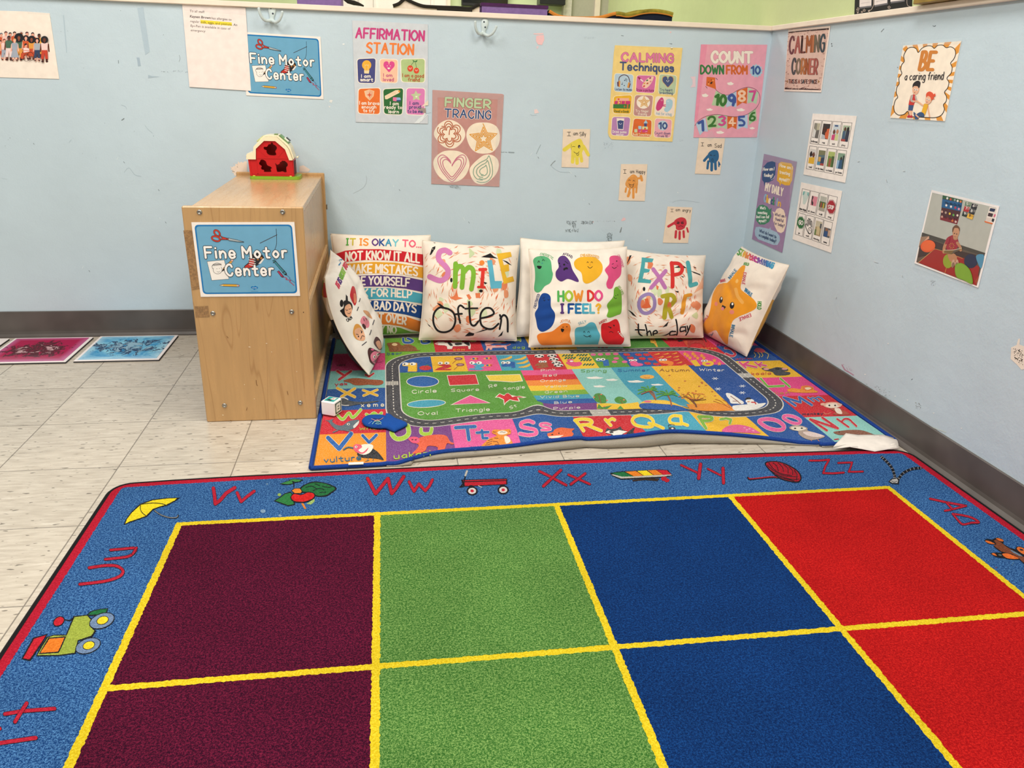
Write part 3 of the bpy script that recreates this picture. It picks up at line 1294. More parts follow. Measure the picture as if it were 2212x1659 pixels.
# vegetables
A.p([1680,310,1720,270,1800,240,1880,245,1960,268,2005,300,1960,340,1920,365,1840,370,1780,340,1700,335], DK, 1)
A.p([1695,310,1730,275,1800,250,1880,253,1950,275,1990,300,1950,332,1910,355,1840,360,1780,332,1705,325],'#23693b',1)
for f in ([1740,290,1790,280,1830,300],[1800,320,1850,300,1900,310],[1880,280,1930,290,1960,285],[1820,260,1860,275],[1860,335,1910,330]):
    A.s_(f, 6, DK)
A.p([1465,405,1520,370,1560,340,1610,325,1640,360,1650,440,1590,450,1530,430], DK)
A.p([1480,403,1525,376,1565,346,1612,335,1630,365,1638,432,1592,442,1535,422],'#2e7a40')
A.e(1515,352,16,12,'#8fae5a')
for f in ([1515,260,1580,235,1625,225,1640,258,1590,270,1550,268],[1590,225,1640,215,1720,225,1690,245,1650,250]):
    A.p(f, DK)
A.p([1530,257,1585,238,1620,232,1630,255,1588,263],'#3f8a4a')
A.p([1600,228,1642,220,1705,227,1680,240,1650,243],'#3f8a4a')
A.s_([1640,250,1638,290],8, DK)
A.p([1615,320,1640,298,1690,296,1715,325,1700,345,1640,345], DK)
A.p([1622,320,1645,303,1688,301,1706,325,1695,340,1645,340],'#e8842f')
A.p([1745,430,1790,400,1815,385,1815,410,1785,436],'#9cb76a')
A.p([1700,425,1720,425,1745,470,1730,475],'#d9822f')
A.p([1610,370,1640,340,1690,350,1720,345,1760,328,1810,340,1822,368,1790,400,1720,422,1650,418,1618,400], DK, 1)
A.p([1618,372,1645,348,1690,358,1722,352,1760,336,1805,346,1812,368,1785,394,1718,414,1652,410,1625,395],'#cf2222',1)
for cx, cy, r in ((1375,492,22),(1520,530,14),(1410,260,8)):
    A.e(cx, cy, r, r * .7,'#7e9cb8')
# W w, wagon, X x
A.at((760,960,3.456))
A.s_([118,256,178,370,270,256,298,368,330,330,388,242],24, R2, sm=0)
A.s_([428,280,465,352,500,296,548,348,580,310,602,265],20, R2, sm=0)
A.p([815,265,1160,255,1162,300,840,318,825,300], DK)
A.p([838,285,1152,274,1152,298,845,312],'#b92031')
A.p([830,270,1155,262,1155,268,832,278],'#b92031')
A.s_([812,318,835,290,848,235],9, DK, sm=0)
A.s_([805,320,830,318,838,290],8, DK, sm=0)
A.s_([848,234,860,202],14,'#b9b6ae', sm=0)
A.e(890,318,20,12, DK)
A.e(1125,312,20,12, DK)
for cx, cy in ((898,350),(1130,342)):
    A.e(cx, cy, 42,33, DK)
    A.e(cx, cy, 30,23,'#d3ccca')
    A.e(cx, cy, 13,11,'#c22a3e')
A.s_([945,310,970,322],5,'#cfc9bf')
A.s_([1400,202,1470,236,1600,306],18, R2, sm=0)
A.s_([1560,194,1430,314],20, R2, sm=0)
A.s_([1618,228,1776,298],16, R2, sm=0)
A.s_([1742,220,1635,300],18, R2, sm=0)
# xylophone
A.p([1925,215,2000,203,2212,192,2280,188,2360,192,2395,235,2330,250,2100,262,2010,265,1945,238], DK)
A.p([1935,228,2010,256,2100,252,2330,241,2388,233,2385,225,2100,240,2015,242,1950,225],'#b9b6ae')
for f, c in (([1940,215,2030,207,2100,240,2015,243],'#1f6b3c'),([2040,206,2120,201,2175,236,2105,240],'#e27f27'),([2130,200,2200,197,2250,232,2180,236],'#f0d024'),
             ([2208,196,2270,193,2320,228,2255,232],'#e27f27'),([2276,193,2350,196,2384,226,2322,229],'#c3202f')):
    A.p(f, c)
A.s_([2100,272,2200,262,2290,262],12,'#3a2b22')
A.s_([2160,262,2280,272],8,'#3a2b22')
A.e(2330,258,22,16,'#b92031')
A.e(2352,270,20,14,'#b92031')
A.e(2360,240,6,4, DK)
A.at((1380,960,3.456))
A.s_([315,156,440,214],14, R2, sm=0)
A.s_([460,150,446,255],24, R2, sm=0)
A.s_([515,184,610,232],13, R2, sm=0)
A.s_([628,180,632,290],22, R2, sm=0)
# ball of wool
A.s_([815,250,830,262,900,255,990,246,1050,250],15, DK)
A.s_([820,252,835,258,900,252,990,243,1050,248],8,'#a51c2c')
A.p([940,150,965,128,1040,128,1120,155,1190,200,1215,250,1195,285,1130,282,1050,258,985,205], DK, 1)
A.p([950,152,970,135,1040,135,1115,162,1182,205,1205,250,1188,277,1130,274,1055,250,992,202],'#a51c2c',1)
for f in ([1000,140,1030,165,1040,200],[1040,140,1070,170,1080,205],[1080,152,1110,180,1115,218],[1120,170,1145,195,1148,228],[960,160,1010,200,1080,235,1180,245],
          [985,200,1050,235,1130,262,1195,262],[1010,225,1080,255,1160,275],[970,140,1000,180,1060,220,1140,235],[1160,195,1180,230,1175,270]):
    A.s_(f, 5, DK)
A.s_([1272,122,1345,122,1420,116,1392,165,1376,216,1450,218,1530,212],13, R2, sm=0)
A.s_([1488,140,1592,136,1580,175,1566,206,1620,206,1672,204],12, R2, sm=0)
# zip fastener
for f in ([1812,95,1850,130,1890,180,1910,240,1905,260],[2105,178,2040,185,1975,215,1935,262]):
    A.s_(f, 20, DK)
    n = 10
    P = smooth(A.pairs(f), False, 5)
    for i in range(0, len(P) - 1,2):
        dx, dy = P[i + 1][0] - P[i][0], P[i + 1][1] - P[i][1]
        L = math.hypot(dx, dy)
        A.s_([P[i][0] - dy / L * 9, P[i][1] + dx / L * 7, P[i][0] + dy / L * 9, P[i][1] - dx / L * 7],5,'#8f9096', sm=0)
A.p([1862,280,1885,258,1930,250,1945,270,1940,300,1890,298], DK)
A.p([1872,280,1890,264,1925,258,1935,272,1930,292,1890,290],'#b3b2b0')
A.s_([1885,275,1905,285,1925,280],4, DK)
A.at((1600,720,3.606))
A.s_([1475,1290,1600,1318,1755,1346],15, R2, sm=0)
A.s_([1755,1346,1620,1380,1590,1384],14, R2, sm=0)
A.s_([1600,1320,1645,1368],13, R2, sm=0)
A.s_([1650,1408,1720,1418,1800,1438,1855,1475,1790,1480,1730,1490,1690,1455,1655,1412],14, R2)
A.s_([1855,1475,1790,1478],14, R2, sm=0)
# brown figure with orange wings by the right edge
A.at((2080,1100,10.371))
A.p([475,700,540,665,660,685,720,650,780,640,880,665,915,720,905,780,1050,870,1170,900,1200,840,1280,835,1400,880,1500,950,1500,1300,1360,1230,1270,1140,1100,1140,880,1100,740,1080,600,1000,680,975,870,975,740,890,680,830,720,800,560,780], DK)
A.p([500,710,560,710,640,740,715,785,600,775,530,745],'#e0702f',1)
A.p([740,665,800,655,890,690,905,720,860,725,790,700],'#e0702f',1)
A.p([690,705,730,690,800,715,880,770,960,840,1060,900,1170,960,1300,1050,1500,1130,1500,1260,1330,1180,1230,1080,1080,1000,960,985,860,950,760,880,690,820,750,790],'#7e4630')
A.p([1040,910,1110,930,1300,1030,1340,1070,1260,1050,1120,980],'#6f7f90')
A.p([645,1000,700,990,760,1050,680,1030],'#e0702f',1)
A.p([880,1010,1010,1000,1120,1040,1250,1110,1100,1120,960,1090],'#e8702f',1)
A.p([1210,900,1250,850,1400,900,1500,960,1500,1050,1330,1000],'#e0702f',1)
A.e(830,1035,40,20,'#5f6a66',.2)
A.e(1310,915,45,18,'#2a2c33',.3)
# stains and lint on the squares
for f, c in (([717,1305,735,1298,752,1308,770,1300,752,1312,735,1306],'#8e4a62'),([735,1340,744,1322,750,1310],'#8e4a62'),([716,1358,730,1362,740,1368],'#8e4a62'),
             ([1110,1240,1098,1256],'#a9c788'),([1136,1200,1124,1216],'#a9c788')):
    A.s_(f, 4, c)
for x, y, c in ((770,1455,'#c9a9b5'),(1068,1556,'#d5e3c8'),(1446,1103,'#c98a5a'),(1595,1136,'#c7cede'),(1805,1070,'#f0b9a5'),(1748,1085,'#f0b9a5'),(880,1186,'#c8dcae'),(1542,1012,'#c98f68'),
                (680,1192,'#b04a5a'),(655,1214,'#b04a5a'),(815,1205,'#e9e3d3'),(1794,1136,'#f3bba5'),(250,1170,'#c0c8cc')):
    A.e(x, y, 2.2,1.6, c, n=6)
A.fz = 0
A.s_ = _s
A.build('pile', PILE, rug)
BINDB = plain('black_carpet_binding','#0f0f11',.9,.2)
m = MB()
O1, O0 = outline(.012,.046), outline(0,.055)
v, f = [],[]
for (a, b),(c, d) in zip(O0, O1):
    v += [(a, b, 0),(a, b, .008),((a + c) / 2, (b + d) / 2,.0128),(c, d, .0126)]
for i in range(len(O0) - 1):
    for k in range(3):
        f.append((i * 4 + k, i * 4 + k + 1, i * 4 + 5 + k, i * 4 + 4 + k)[::-1])
m.add(v, f).build('binding', BINDB, rug)

# ------------------------------------------------------------------ small printed play rug, rumpled


def sstep(a, b, x):
    t = max(0, min(1, (x - a) / (b - a)))
    return t * t * (3 - 2 * t)


def seg_d(x, y, x0, y0, x1, y1):
    dx, dy = x1 - x0, y1 - y0
    t = max(0, min(1, ((x - x0) * dx + (y - y0) * dy) / (dx * dx + dy * dy)))
    return math.hypot(x - x0 - t * dx, y - y0 - t * dy), t


LFLOOR = [(-1.56,-1.275),(-1.51,-1.266),(-1.374,-1.248),(-1.16,-1.232),(-1.037,-1.222),(-.99,-1.214),(-.932,-1.226),(-.805,-1.228),(-.712,-1.212),(-.617,-1.222),(-.411,-1.244),(-.287,-1.267),(-.24,-1.272)]
LEDGE = [(835,1001),(859,1000),(898.6,988),(958,975),(1060,967),(1112,962),(1180,953),(1246,946),(1275,948),(1356,942),(1440,932),(1526,935),(1617,942),(1707,953),(1762,962),(1800,965)]


def lut(tab, x):
    if x <= tab[0][0]:
        return tab[0][1]
    for (a, ya),(b, yb) in zip(tab, tab[1:]):
        if x <= b:
            return ya + (yb - ya) * (x - a) / (b - a)
    return tab[-1][1]


def front(x):
    """y of the front edge of the flat part"""
    if x < -1.5:
        return -1.283 + (x + 1.77) * .03
    if x > -.27:
        return -1.27
    return lut(LFLOOR, x) + .008


edge3 = []
for px, py in smooth([(float(a), float(b)) for a, b in LEDGE], False, 8):
    y = -1.23
    for _ in range(5):
        q = on(px, py, 1, y)
        y = front(q.x) + .002
    edge3.append(q)
LIPZ = [(p.x, max(0.0, p.z - .007)) for p in edge3]


def hump(x, y):
    m = sstep(-1.5,-1.22, x) * (1 - sstep(-.72,-.4, x)) * (1 - sstep(-1.03,-.72, y))
    z = .021 * m
    d, t = seg_d(x, y, -1.25,-.74,-1.10,-.98)
    z += .015 * math.exp(-(d / .04) ** 2) * sstep(0,.5, t + .1)
    d, t = seg_d(x, y, -1.10,-.98,-1.12,-1.2)
    z += .012 * math.exp(-(d / .05) ** 2)
    d, t = seg_d(x, y, -.66,-.9,-.58,-1.2)
    z += .010 * math.exp(-(d / .05) ** 2)
    d, t = seg_d(x, y, -.35,-1.06,-.5,-1.2)
    z += .006 * math.exp(-(d / .06) ** 2)
    z += (noise.noise(Vector((x * 3.1, y * 3.1,2.7))) + .3) * .0035 * (1 - sstep(-.5,-.1, y)) + .001
    z = max(z, 0)
    d = y - front(x)
    if d < .12:
        z += (lut(LIPZ, x) - z) * (1 - sstep(.0,.11, d))
    return z


class PlayRug(Curved):
    cell = .04
    start = (-.9,-.75)

    def fine(s, a, b):
        d = min(seg_d(a, b, -1.25,-.74,-1.10,-.98)[0], seg_d(a, b, -1.10,-.98,-1.12,-1.2)[0])
        if d < .11:
            return .0045
        if b < front(a) + .13 and -1.6 < a < -.2:
            return .0055
        return .01 if b < -.7 else .04

    def P(s, a, b, h):
        return Vector((a, b, .007 + hump(a, b) + h))

    def uv(s, px, py):
        q = on(px, py, 2,.01)
        for _ in range(6):
            q = on(px, py, 2,.007 + hump(q.x, q.y))
        return (q.x, q.y)


RUGS = PlayRug()
def faded(c):
    return tuple(x * .72 + .22 for x in c[:3]) + (1.0,)


play = thing('play_rug','rumpled printed play rug with animal alphabet, road, shapes and seasons, under the cushions','rug')
A = Art(RUGS, col2=faded)
A.STEP = .00015
A.grid = .006


def grid_cell(x0, x1, y0, y1, col, nx=None):
    """a printed square (y0 is the near side); follows the front edge where it reaches it"""
    n = max(1, int((x1 - x0) / .04))
    pts = []
    for i in range(n + 1):
        x = x0 + (x1 - x0) * i / n
        pts.append((x, front(x) if y0 is None else y0))
    pts += [(x1, y1),(x0, y1)]
    flat_poly(A, pts, col, layer=2)


C9 = [-1.769,-1.574,-1.379,-1.187,-.995,-.807,-.613,-.415,-.218,-.030]
R6 = [-.135,-.327,-.521,-.703,-.886,-1.068]
# base cloth
A.low = 0
pts = []
n = 60
for i in range(n + 1):
    x = C9[0] - .010 + (C9[-1] + .008 - C9[0] + .010) * i / n
    pts.append((x, front(x) - .002))
pts += [(C9[-1] + .008, R6[0] + .01),(C9[0] - .01, R6[0] + .01)]
OR, RE, BL, TE, PK, GR, PU, YE, LB = '#ee9420','#cf1f30','#1d559f','#86c7c1','#e4558c','#74ae2c','#7b3f86','#f2bd2b','#45a3bd'
for i, (y0, y1, c) in enumerate(((None, R6[5], OR),(R6[5], R6[4], RE),(R6[4], R6[3], BL),(R6[3], R6[2], TE),(R6[2], R6[1],'#d8437f'),(R6[1], R6[0], TE))):
    grid_cell(C9[0], C9[1], y0, y1, c)
for i, c in enumerate((GR, RE, BL, YE, TE, '#4f9336','#d3222e')):
    grid_cell(C9[i + 1], C9[i + 2], R6[1] - .15, R6[0], c)
for y0, y1, c in ((R6[1], R6[0],'#e8458a'),(R6[2], R6[1], BL),(R6[3], R6[2], YE),(R6[4], R6[3],'#e8478a'),(R6[5], R6[4],'#d0222f'),(None, R6[5],'#93d0c6')):
    grid_cell(C9[8], C9[9], y0, y1, c)
for i, c in enumerate((PU, '#e85fa0', BL, '#d0252f', LB, YE, BL)):
    grid_cell(C9[i + 1], C9[i + 2], None, -.9, c)


def rrect(x0, x1, y0, y1, r, n=9):
    out = []
    for cx, cy, a0 in ((x1 - r, y1 - r, 0),(x0 + r, y1 - r, 90),(x0 + r, y0 + r, 180),(x1 - r, y0 + r, 270)):
        for k in range(n + 1):
            a = math.radians(a0 + 90 * k / n)
            out.append((cx + r * math.cos(a), cy + r * math.sin(a)))
    return out


XA, XB, YA, YB2 = -1.575,-.219,-1.053,-.329
ASP, WL = '#45454b','#dcd7cf'
A.low = 3
flat_poly(A, rrect(XA, XB, YA, YB2,.165), WL)
flat_poly(A, rrect(XA + .004, XB - .004, YA + .004, YB2 - .004,.161), ASP)
flat_poly(A, rrect(XA + .049, XB - .049, YA + .049, YB2 - .049,.118), WL)
A.low += 1
INN = rrect(XA + .053, XB - .053, YA + .053, YB2 - .053,.114)


def clip(poly, x0, x1, y0, y1):
    for ax, lim, sg in ((0, x0,1),(0, x1,-1),(1, y0,1),(1, y1,-1)):
        out = []
        for i in range(len(poly)):
            a, b = poly[i], poly[(i + 1) % len(poly)]
            da, db = (a[ax] - lim) * sg, (b[ax] - lim) * sg
            if da >= 0:
                out.append(a)
            if da * db < 0:
                t = da / (da - db)
                out.append((a[0] + (b[0] - a[0]) * t, a[1] + (b[1] - a[1]) * t))
        poly = out
    return poly


N10 = [-1.53,-1.401,-1.273,-1.148,-1.028,-.9,-.776,-.656,-.532,-.405,-.26]
GN = '#5a9a37'
SP = '#8fcbc4'
for i, c in enumerate((BL, YE, '#e8578f', LB, '#cc2531','#f0c438', GN, BL, '#cf2b2b','#e8478f')):
    flat_poly(A, clip(INN, N10[i], N10[i + 1], -.557,-.3), c, layer=A.low)
flat_poly(A, clip(INN, -1.6,-1.078,-1.2,-.557), GN, layer=A.low)
for i, c in enumerate(('#e8588f','#d22a31','#ee8a35','#f3c234','#7fb23a', LB, '#2259a5','#7a3f85')):
    y = -.557 - i * .0535
    flat_poly(A, clip(INN, -1.078,-.884, y - .0535 if i < 7 else -1.1, y), c, layer=A.low)
for a, b, c in ((-.884,-.732, SP),(-.732,-.573, LB),(-.573,-.427,'#f0ba35'),(-.427,-.2,'#1f509b')):
    flat_poly(A, clip(INN, a, b, -1.2,-.557), c, layer=A.low)


def mline(pts, w, col):
    A.tris([p for q in pts for p in q],[t for i in range(len(pts)) for t in ((4 * i, 4 * i + 1,4 * i + 2),(4 * i, 4 * i + 2,4 * i + 3))], col, raw=True, layer=A.low + 1)


# dashes along the middle of the road
mid = rrect(XA + .0265, XB - .0265, YA + .0265, YB2 - .0265,.14,16)
mid.append(mid[0])
quads, acc, on_ = [],0, True
seglen = .0125
for a, b in zip(mid, mid[1:]):
    L = math.hypot(b[0] - a[0], b[1] - a[1])
    if L < 1e-6:
        continue
    d = ((b[0] - a[0]) / L, (b[1] - a[1]) / L)
    s_ = 0
    while s_ < L:
        e = min(s_ + seglen - acc, L)
        if on_:
            n_ = (-d[1] * .0017, d[0] * .0017)
            p, r = (a[0] + d[0] * s_, a[1] + d[1] * s_),(a[0] + d[0] * e, a[1] + d[1] * e)
            quads.append([(p[0] + n_[0], p[1] + n_[1]),(p[0] - n_[0], p[1] - n_[1]),(r[0] - n_[0], r[1] - n_[1]),(r[0] + n_[0], r[1] + n_[1])])
        acc += e - s_
        if acc >= seglen - 1e-6:
            acc, on_ = 0, not on_
        s_ = e
mline(quads, 0, WL)


def zebra(x0, x1, y0, y1, n, vert):
    q = []
    for i in range(n):
        if vert:
            w = (x1 - x0) / n
            a, b, c, d = x0 + i * w, x0 + i * w + w * .6, y0, y1
        else:
            w = (y1 - y0) / n
            a, b, c, d = x0, x1, y0 + i * w, y0 + i * w + w * .6
        q.append([(a, c),(b, c),(b, d),(a, d)])
    mline(q, 0,'#e9e4da')


zebra(-1.572,-1.528,-.683,-.645,8,1)
zebra(-.268,-.223,-.70,-.655,8,1)
zebra(-.905,-.845,-.379,-.334,8,0)
zebra(-.93,-.87,-1.049,-1.004,8,0)

A.low += 1
# printed letters and pictures, traced square by square
OLW = '#f3ead8'
A.at((660,700,5.0275))


def letters(lines, w, col):
    for f in lines:
        A.s_(f, w + 7, OLW, sm=len(f) > 8)
    for f in lines:
        A.s_(f, w, col, sm=len(f) > 8)


letters([[245,1240,365,1360,495,1195]],46,'#1f5ea8')
letters([[620,1215,690,1290,770,1210]],32,'#1f5ea8')
letters([[345,990,405,1040,470,970,515,1020,600,935],[660,985,700,1000,745,970,790,1000,825,970]],28,'#9bc53a')
letters([[345,700,440,750,535,795],[535,705,390,795]],26,'#f2be35')
letters([[625,722,780,780],[780,718,630,782]],22,'#f2be35')
letters([[345,515,415,560],[495,515,365,608]],26,'#c92434')
letters([[650,555,690,575,740,540]],18,'#c92434')
# vulture
A.p([560,1420,600,1365,690,1340,760,1375,800,1410,850,1480,790,1470,700,1460,620,1455],'#23262b',1)
A.p([590,1330,640,1310,720,1315,735,1345,700,1400,640,1425,580,1410,565,1385],'#f3ecdc',1)
A.p([515,1345,545,1310,600,1318,612,1345,575,1375,620,1400,680,1350,665,1385,620,1415,560,1400,530,1375],'#e2586f',1)
A.e(550,1340,14,11,'#f6efe6')
A.e(551,1340,6,6,'#222')
A.s_([515,1352,460,1345,415,1370],16,'#46606b')
A.s_([680,1460,672,1490],6,'#46606b')
A.s_([735,1460,735,1488],6,'#46606b')
A.s_([650,1495,690,1485],5,'#46606b')
A.t('vulture',205,1508,600,1478,52,'#2c6683',.2)
# whale
A.p([215,1045,250,1050,275,1040,305,1035,290,1060,330,1095,400,1105,470,1060,540,1045,580,1048,570,1090,520,1140,430,1160,340,1150,285,1110,250,1065],'#5c6c78',1)
A.p([520,1110,580,1055,572,1092,530,1135],'#dcdcd8',1)
A.e(466,1092,16,11,'#efe9df')
A.e(468,1093,8,7,'#222')
A.s_([300,1180,350,1158],14,'#6a6f77')
A.s_([430,1158,485,1168],14,'#6a6f77')
A.t('whale',590,1155,850,1145,40,'#a7b93a',.2)
# xeme (gull)
A.p([370,840,400,815,440,812,470,835,600,850,800,838,700,865,560,880,470,895,400,885],'#4d5258',1)
A.s_([365,810,420,806,460,825],12,'#e9e6e0')
A.s_([370,870,410,888,470,888],8,'#e9e6e0')
A.t('xeme',605,905,850,900,42,'#efe6d0',.18, gap=.5)
# yak
A.p([410,622,470,598,560,590,700,605,830,615,840,650,780,668,690,662,600,668,530,665,480,640],'#a5572f',1)
for i in range(14):
    x = 490 + i * 24
    A.s_([x, 612 + (i % 3) * 8, x + 14,632 + (i % 4) * 6],5,'#8a4627')
A.t('yak',322,670,450,664,26,'#c92434',.3)
A.s_([700,430,740,412,800,420,840,405],6,'#b33a68')
A.t('zebra',340,460,430,455,20,'#7a2f4c',.25)
# bear
letters([[1060,160,1070,200,1130,205,1165,185,1110,160]],24,'#1f5ea8')
letters([[1260,160,1262,205,1310,212,1350,195,1300,175]],20,'#1f5ea8')
A.p([885,215,930,205,1010,203,1045,235,1110,222,1190,250,1215,282,1250,290,1180,298,1080,300,960,304,915,300,900,250],'#8f5527',1)
A.e(968,226,30,15,'#efcf98')
A.s_([940,262,945,285,965,290],5,'#5d3315')
A.s_([1000,262,1000,285,980,295],5,'#5d3315')
A.s_([1060,262,1120,252,1180,262],4,'#6d3f1c')
A.t('bear',890,338,1045,332,26,'#2c6683',.2)
# cow
letters([[1640,160,1590,165,1600,185,1690,190]],16,'#f0cf45')
letters([[1840,165,1780,170,1800,190,1845,185]],14,'#f0cf45')
A.p([1400,215,1440,195,1500,195,1520,205,1640,205,1780,200,1795,235,1790,275,1770,275,1765,240,1600,245,1590,275,1540,275,1535,245,1510,235,1440,232],'#f6efe4')
A.p([1400,215,1440,205,1440,228,1420,230],'#e9a0a5')
for f in ([1540,205,1570,205,1600,235,1570,240],[1620,215,1680,208,1700,225,1640,235],[1720,205,1775,203,1780,240,1740,225]):
    A.p(f, '#1f2023',1)
A.t('cow',1605,294,1730,290,26,'#f0a63a',.22)
# number squares 1 2 3
A.p([1050,440,1120,425,1205,425,1205,520,1110,520,1115,462,1055,458],'#f2c235')
A.p([1205,425,1213,430,1213,515,1205,520],'#d79323')
for x in (1085,1165):
    A.e(x, 437,34,17,'#f6f2ea')
    A.e(x - 10,440,10,8,'#22252a')
A.e(1302,480,66,26,'#c92a32')
A.s_([1300,458,1320,448,1340,455],6,'#4f8a36')
A.p([1425,450,1500,440,1570,445,1585,465,1540,485,1500,492,1590,490,1570,505,1400,505,1440,480,1500,462],'#c92a32')
for x in (1465,1535):
    A.e(x, 428,28,15,'#f6f2ea')
    A.e(x - 4,430,9,7,'#22252a')
for x, y in ((1660,380),(1680,445)):
    A.s_([x - 15, y + 8, x - 65, y + 52],6,'#a55230')
    A.e(x, y, 46,16,'#8a4a5c')
    A.e(x, y, 28,9,'#b98a93')
A.p([1790,440,1860,425,1940,440,1935,465,1900,475,1940,490,1900,505,1775,500,1780,485,1850,482,1820,465,1860,455],'#43a2c4')
for x in (1810,1885):
    A.e(x, 425,30,16,'#f6f2ea')
    A.e(x - 6,428,9,7,'#22252a')
for x, y in ((1840,380),(1985,375),(1990,452)):
    A.p([x - 60, y + 10, x - 10, y - 15, x + 40, y - 10, x + 20, y + 12],'#f0b13a')
    A.e(x - 15, y, 14,9,'#2d5aa0')
    A.e(x + 25, y, 12,10,'#c9413b')
# shapes
for fn in (0,):
    A.e(1272,628,178,62, OLW, n=40)
    A.e(1272,628,170,56,'#215fa8', n=40)
    A.p([1533,560,1850,548,1885,660,1562,674], OLW)
    A.p([1541,565,1845,554,1876,655,1567,668],'#cf2531')
    A.e(1312,868,212,44, OLW, -.06, n=40)
    A.e(1312,868,204,38, LB, -.06, n=40)
    A.p([1573,883,1790,774,2012,862], OLW)
    A.p([1596,877,1790,782,1990,860],'#e85d96')
    A.p([1955,558,2330,548,2362,625,2250,637,2120,628,1995,622], OLW)
    A.p([1964,563,2326,554,2350,620,2250,630,2120,622,2000,616],'#f0cf45')
LW = '#ece7d8'
A.t('Circle',1160,758,1420,745,36, LW, .17)
A.t('Square',1582,738,1882,728,30, LW, .17)
A.t('Oval',1225,992,1430,988,36, LW, .17)
A.t('Triangle',1632,960,1998,946,34, LW, .17)
# uakari
letters([[945,1150,940,1200,990,1250,1070,1240,1120,1190,1110,1110]],46,'#a9cc3e')
letters([[1255,1145,1258,1185,1300,1200,1355,1190,1370,1140]],36,'#a9cc3e')
A.p([1190,1290,1240,1240,1330,1215,1450,1205,1530,1220,1570,1280,1615,1300,1590,1312,1540,1300,1520,1340,1500,1390,1440,1390,1430,1340,1330,1330,1300,1380,1230,1408,
     1160,1410,1200,1370,1230,1320],'#e8613f',1)
A.p([1115,1250,1150,1230,1215,1235,1240,1270,1215,1300,1160,1295,1130,1270],'#e9567a',1)
A.e(1162,1262,12,7,'#7a2b3d')
A.e(1196,1265,12,7,'#7a2b3d')
A.t('uakari',965,1470,1355,1432,54,'#a9c63a',.22)
letters([[1630,1130,1840,1118],[1755,1125,1775,1260]],38,'#2a69b0')
letters([[1860,1185,1985,1178],[1915,1160,1925,1245,1975,1245]],28,'#2a69b0')
A.at((1040,720,5.53))
# rectangle word, star
A.t('Re',95,660,185,632,36, LW, .17)
A.t('tangle',265,680,515,660,32, LW, .17)
A.p([160,772,215,722,275,745,320,715,375,765,450,750,540,768,440,778,460,820,380,812,340,800,295,835,270,868,262,800,205,772], OLW)
A.p([178,767,217,730,272,752,320,724,370,772,450,757,500,768,425,775,446,812,380,804,340,792,290,828,276,850,270,794,210,764],'#d0242c')
A.t('St',345,912,420,880,34, LW, .17)
# colour names
for i, (tx, x0, x1, y) in enumerate((('Pink',712,880,462),('Red',738,898,526),('Orange',708,1005,586),('Yellow',755,1022,656),('Green',762,1022,722),('Vivid Blue',700,1165,780),('Blue',872,1080,848),('Purple',862,1178,915))):
    A.t(tx, x0, y, x1, y - 14,27, LW, .17)
# season words
A.t('Spring',1190,468,1490,465,32,'#5a9a45',.2)
A.t('Summer',1630,462,2005,458,30,'#2763a0',.2)


def cloud(A, x, y, w, h, c='#f4f1ea'):
    f = []
    for i in range(24):
        a = math.pi * 2 * i / 24
        k = 1 + (.16 * math.cos(5 * a + .6) if math.sin(a) < .3 else 0)
        f += [x + w * k * math.cos(a), y + h * (k * math.sin(a) if math.sin(a) < 0 else .7 * math.sin(a))]
    A.p(f, c)


for x, y, w, h in ((1350,538,95,16),(1555,562,68,14),(1405,640,68,14),(1840,582,95,16),(2095,620,70,12)):
    cloud(A, x, y, w, h)
A.p([1340,770,1360,728,1420,722,1480,760,1490,830,1440,840,1370,820],'#4b8f3c',1)
A.s_([1400,740,1430,850],9,'#8b5a35')
A.p([1590,790,1640,760,1710,780,1735,825,1680,845,1610,830],'#4b8f3c',1)
A.s_([1660,800,1690,850],7,'#8b5a35')
A.p([1380,910,1375,845,1500,840,1640,850,1780,840,1870,825,1905,905,1650,915],'#f0c438')
A.p([1380,905,1400,850,1440,890,1560,865,1500,912],'#4b8f3c')
A.p([1620,910,1660,870,1700,912],'#4b8f3c')
for x, y in ((1430,735),(1345,768),(1500,805),(1470,880),(1700,800)):
    A.e(x, y, 12,7,'#e8735e')
# sun, palms, beach
A.e(1978,524,86,26,'#f0b04a')
A.s_([1945,528,1978,540,2010,528],4,'#b8653a')
A.p([1890,850,1960,808,2100,802,2240,815,2400,880,2460,905,1930,860],'#f2c440',1)
A.p([1925,905,1890,852,1990,840,2150,850,2300,862,2420,895,2460,930,2200,920],'#2156a0',1)
A.e(1985,822,45,12,'#e8708a')
for bx, by, tx, ty in ((2080,800,2000,695),(2270,870,2225,745)):
    A.s_([bx, by, (bx + tx) / 2 + 8, (by + ty) / 2, tx, ty],17,'#a5613f')
    for dx, dy in ((-130,-10),(-90,-45),(-130,35),(90,-25),(70,-50),(110,10),(-20,-55)):
        A.s_([tx, ty, tx + dx * .5, ty + dy * .5 - 15, tx + dx, ty + dy],13,'#5aa53f')
A.s_([2080,790,2030,700,1910,735],12,'#a5613f')
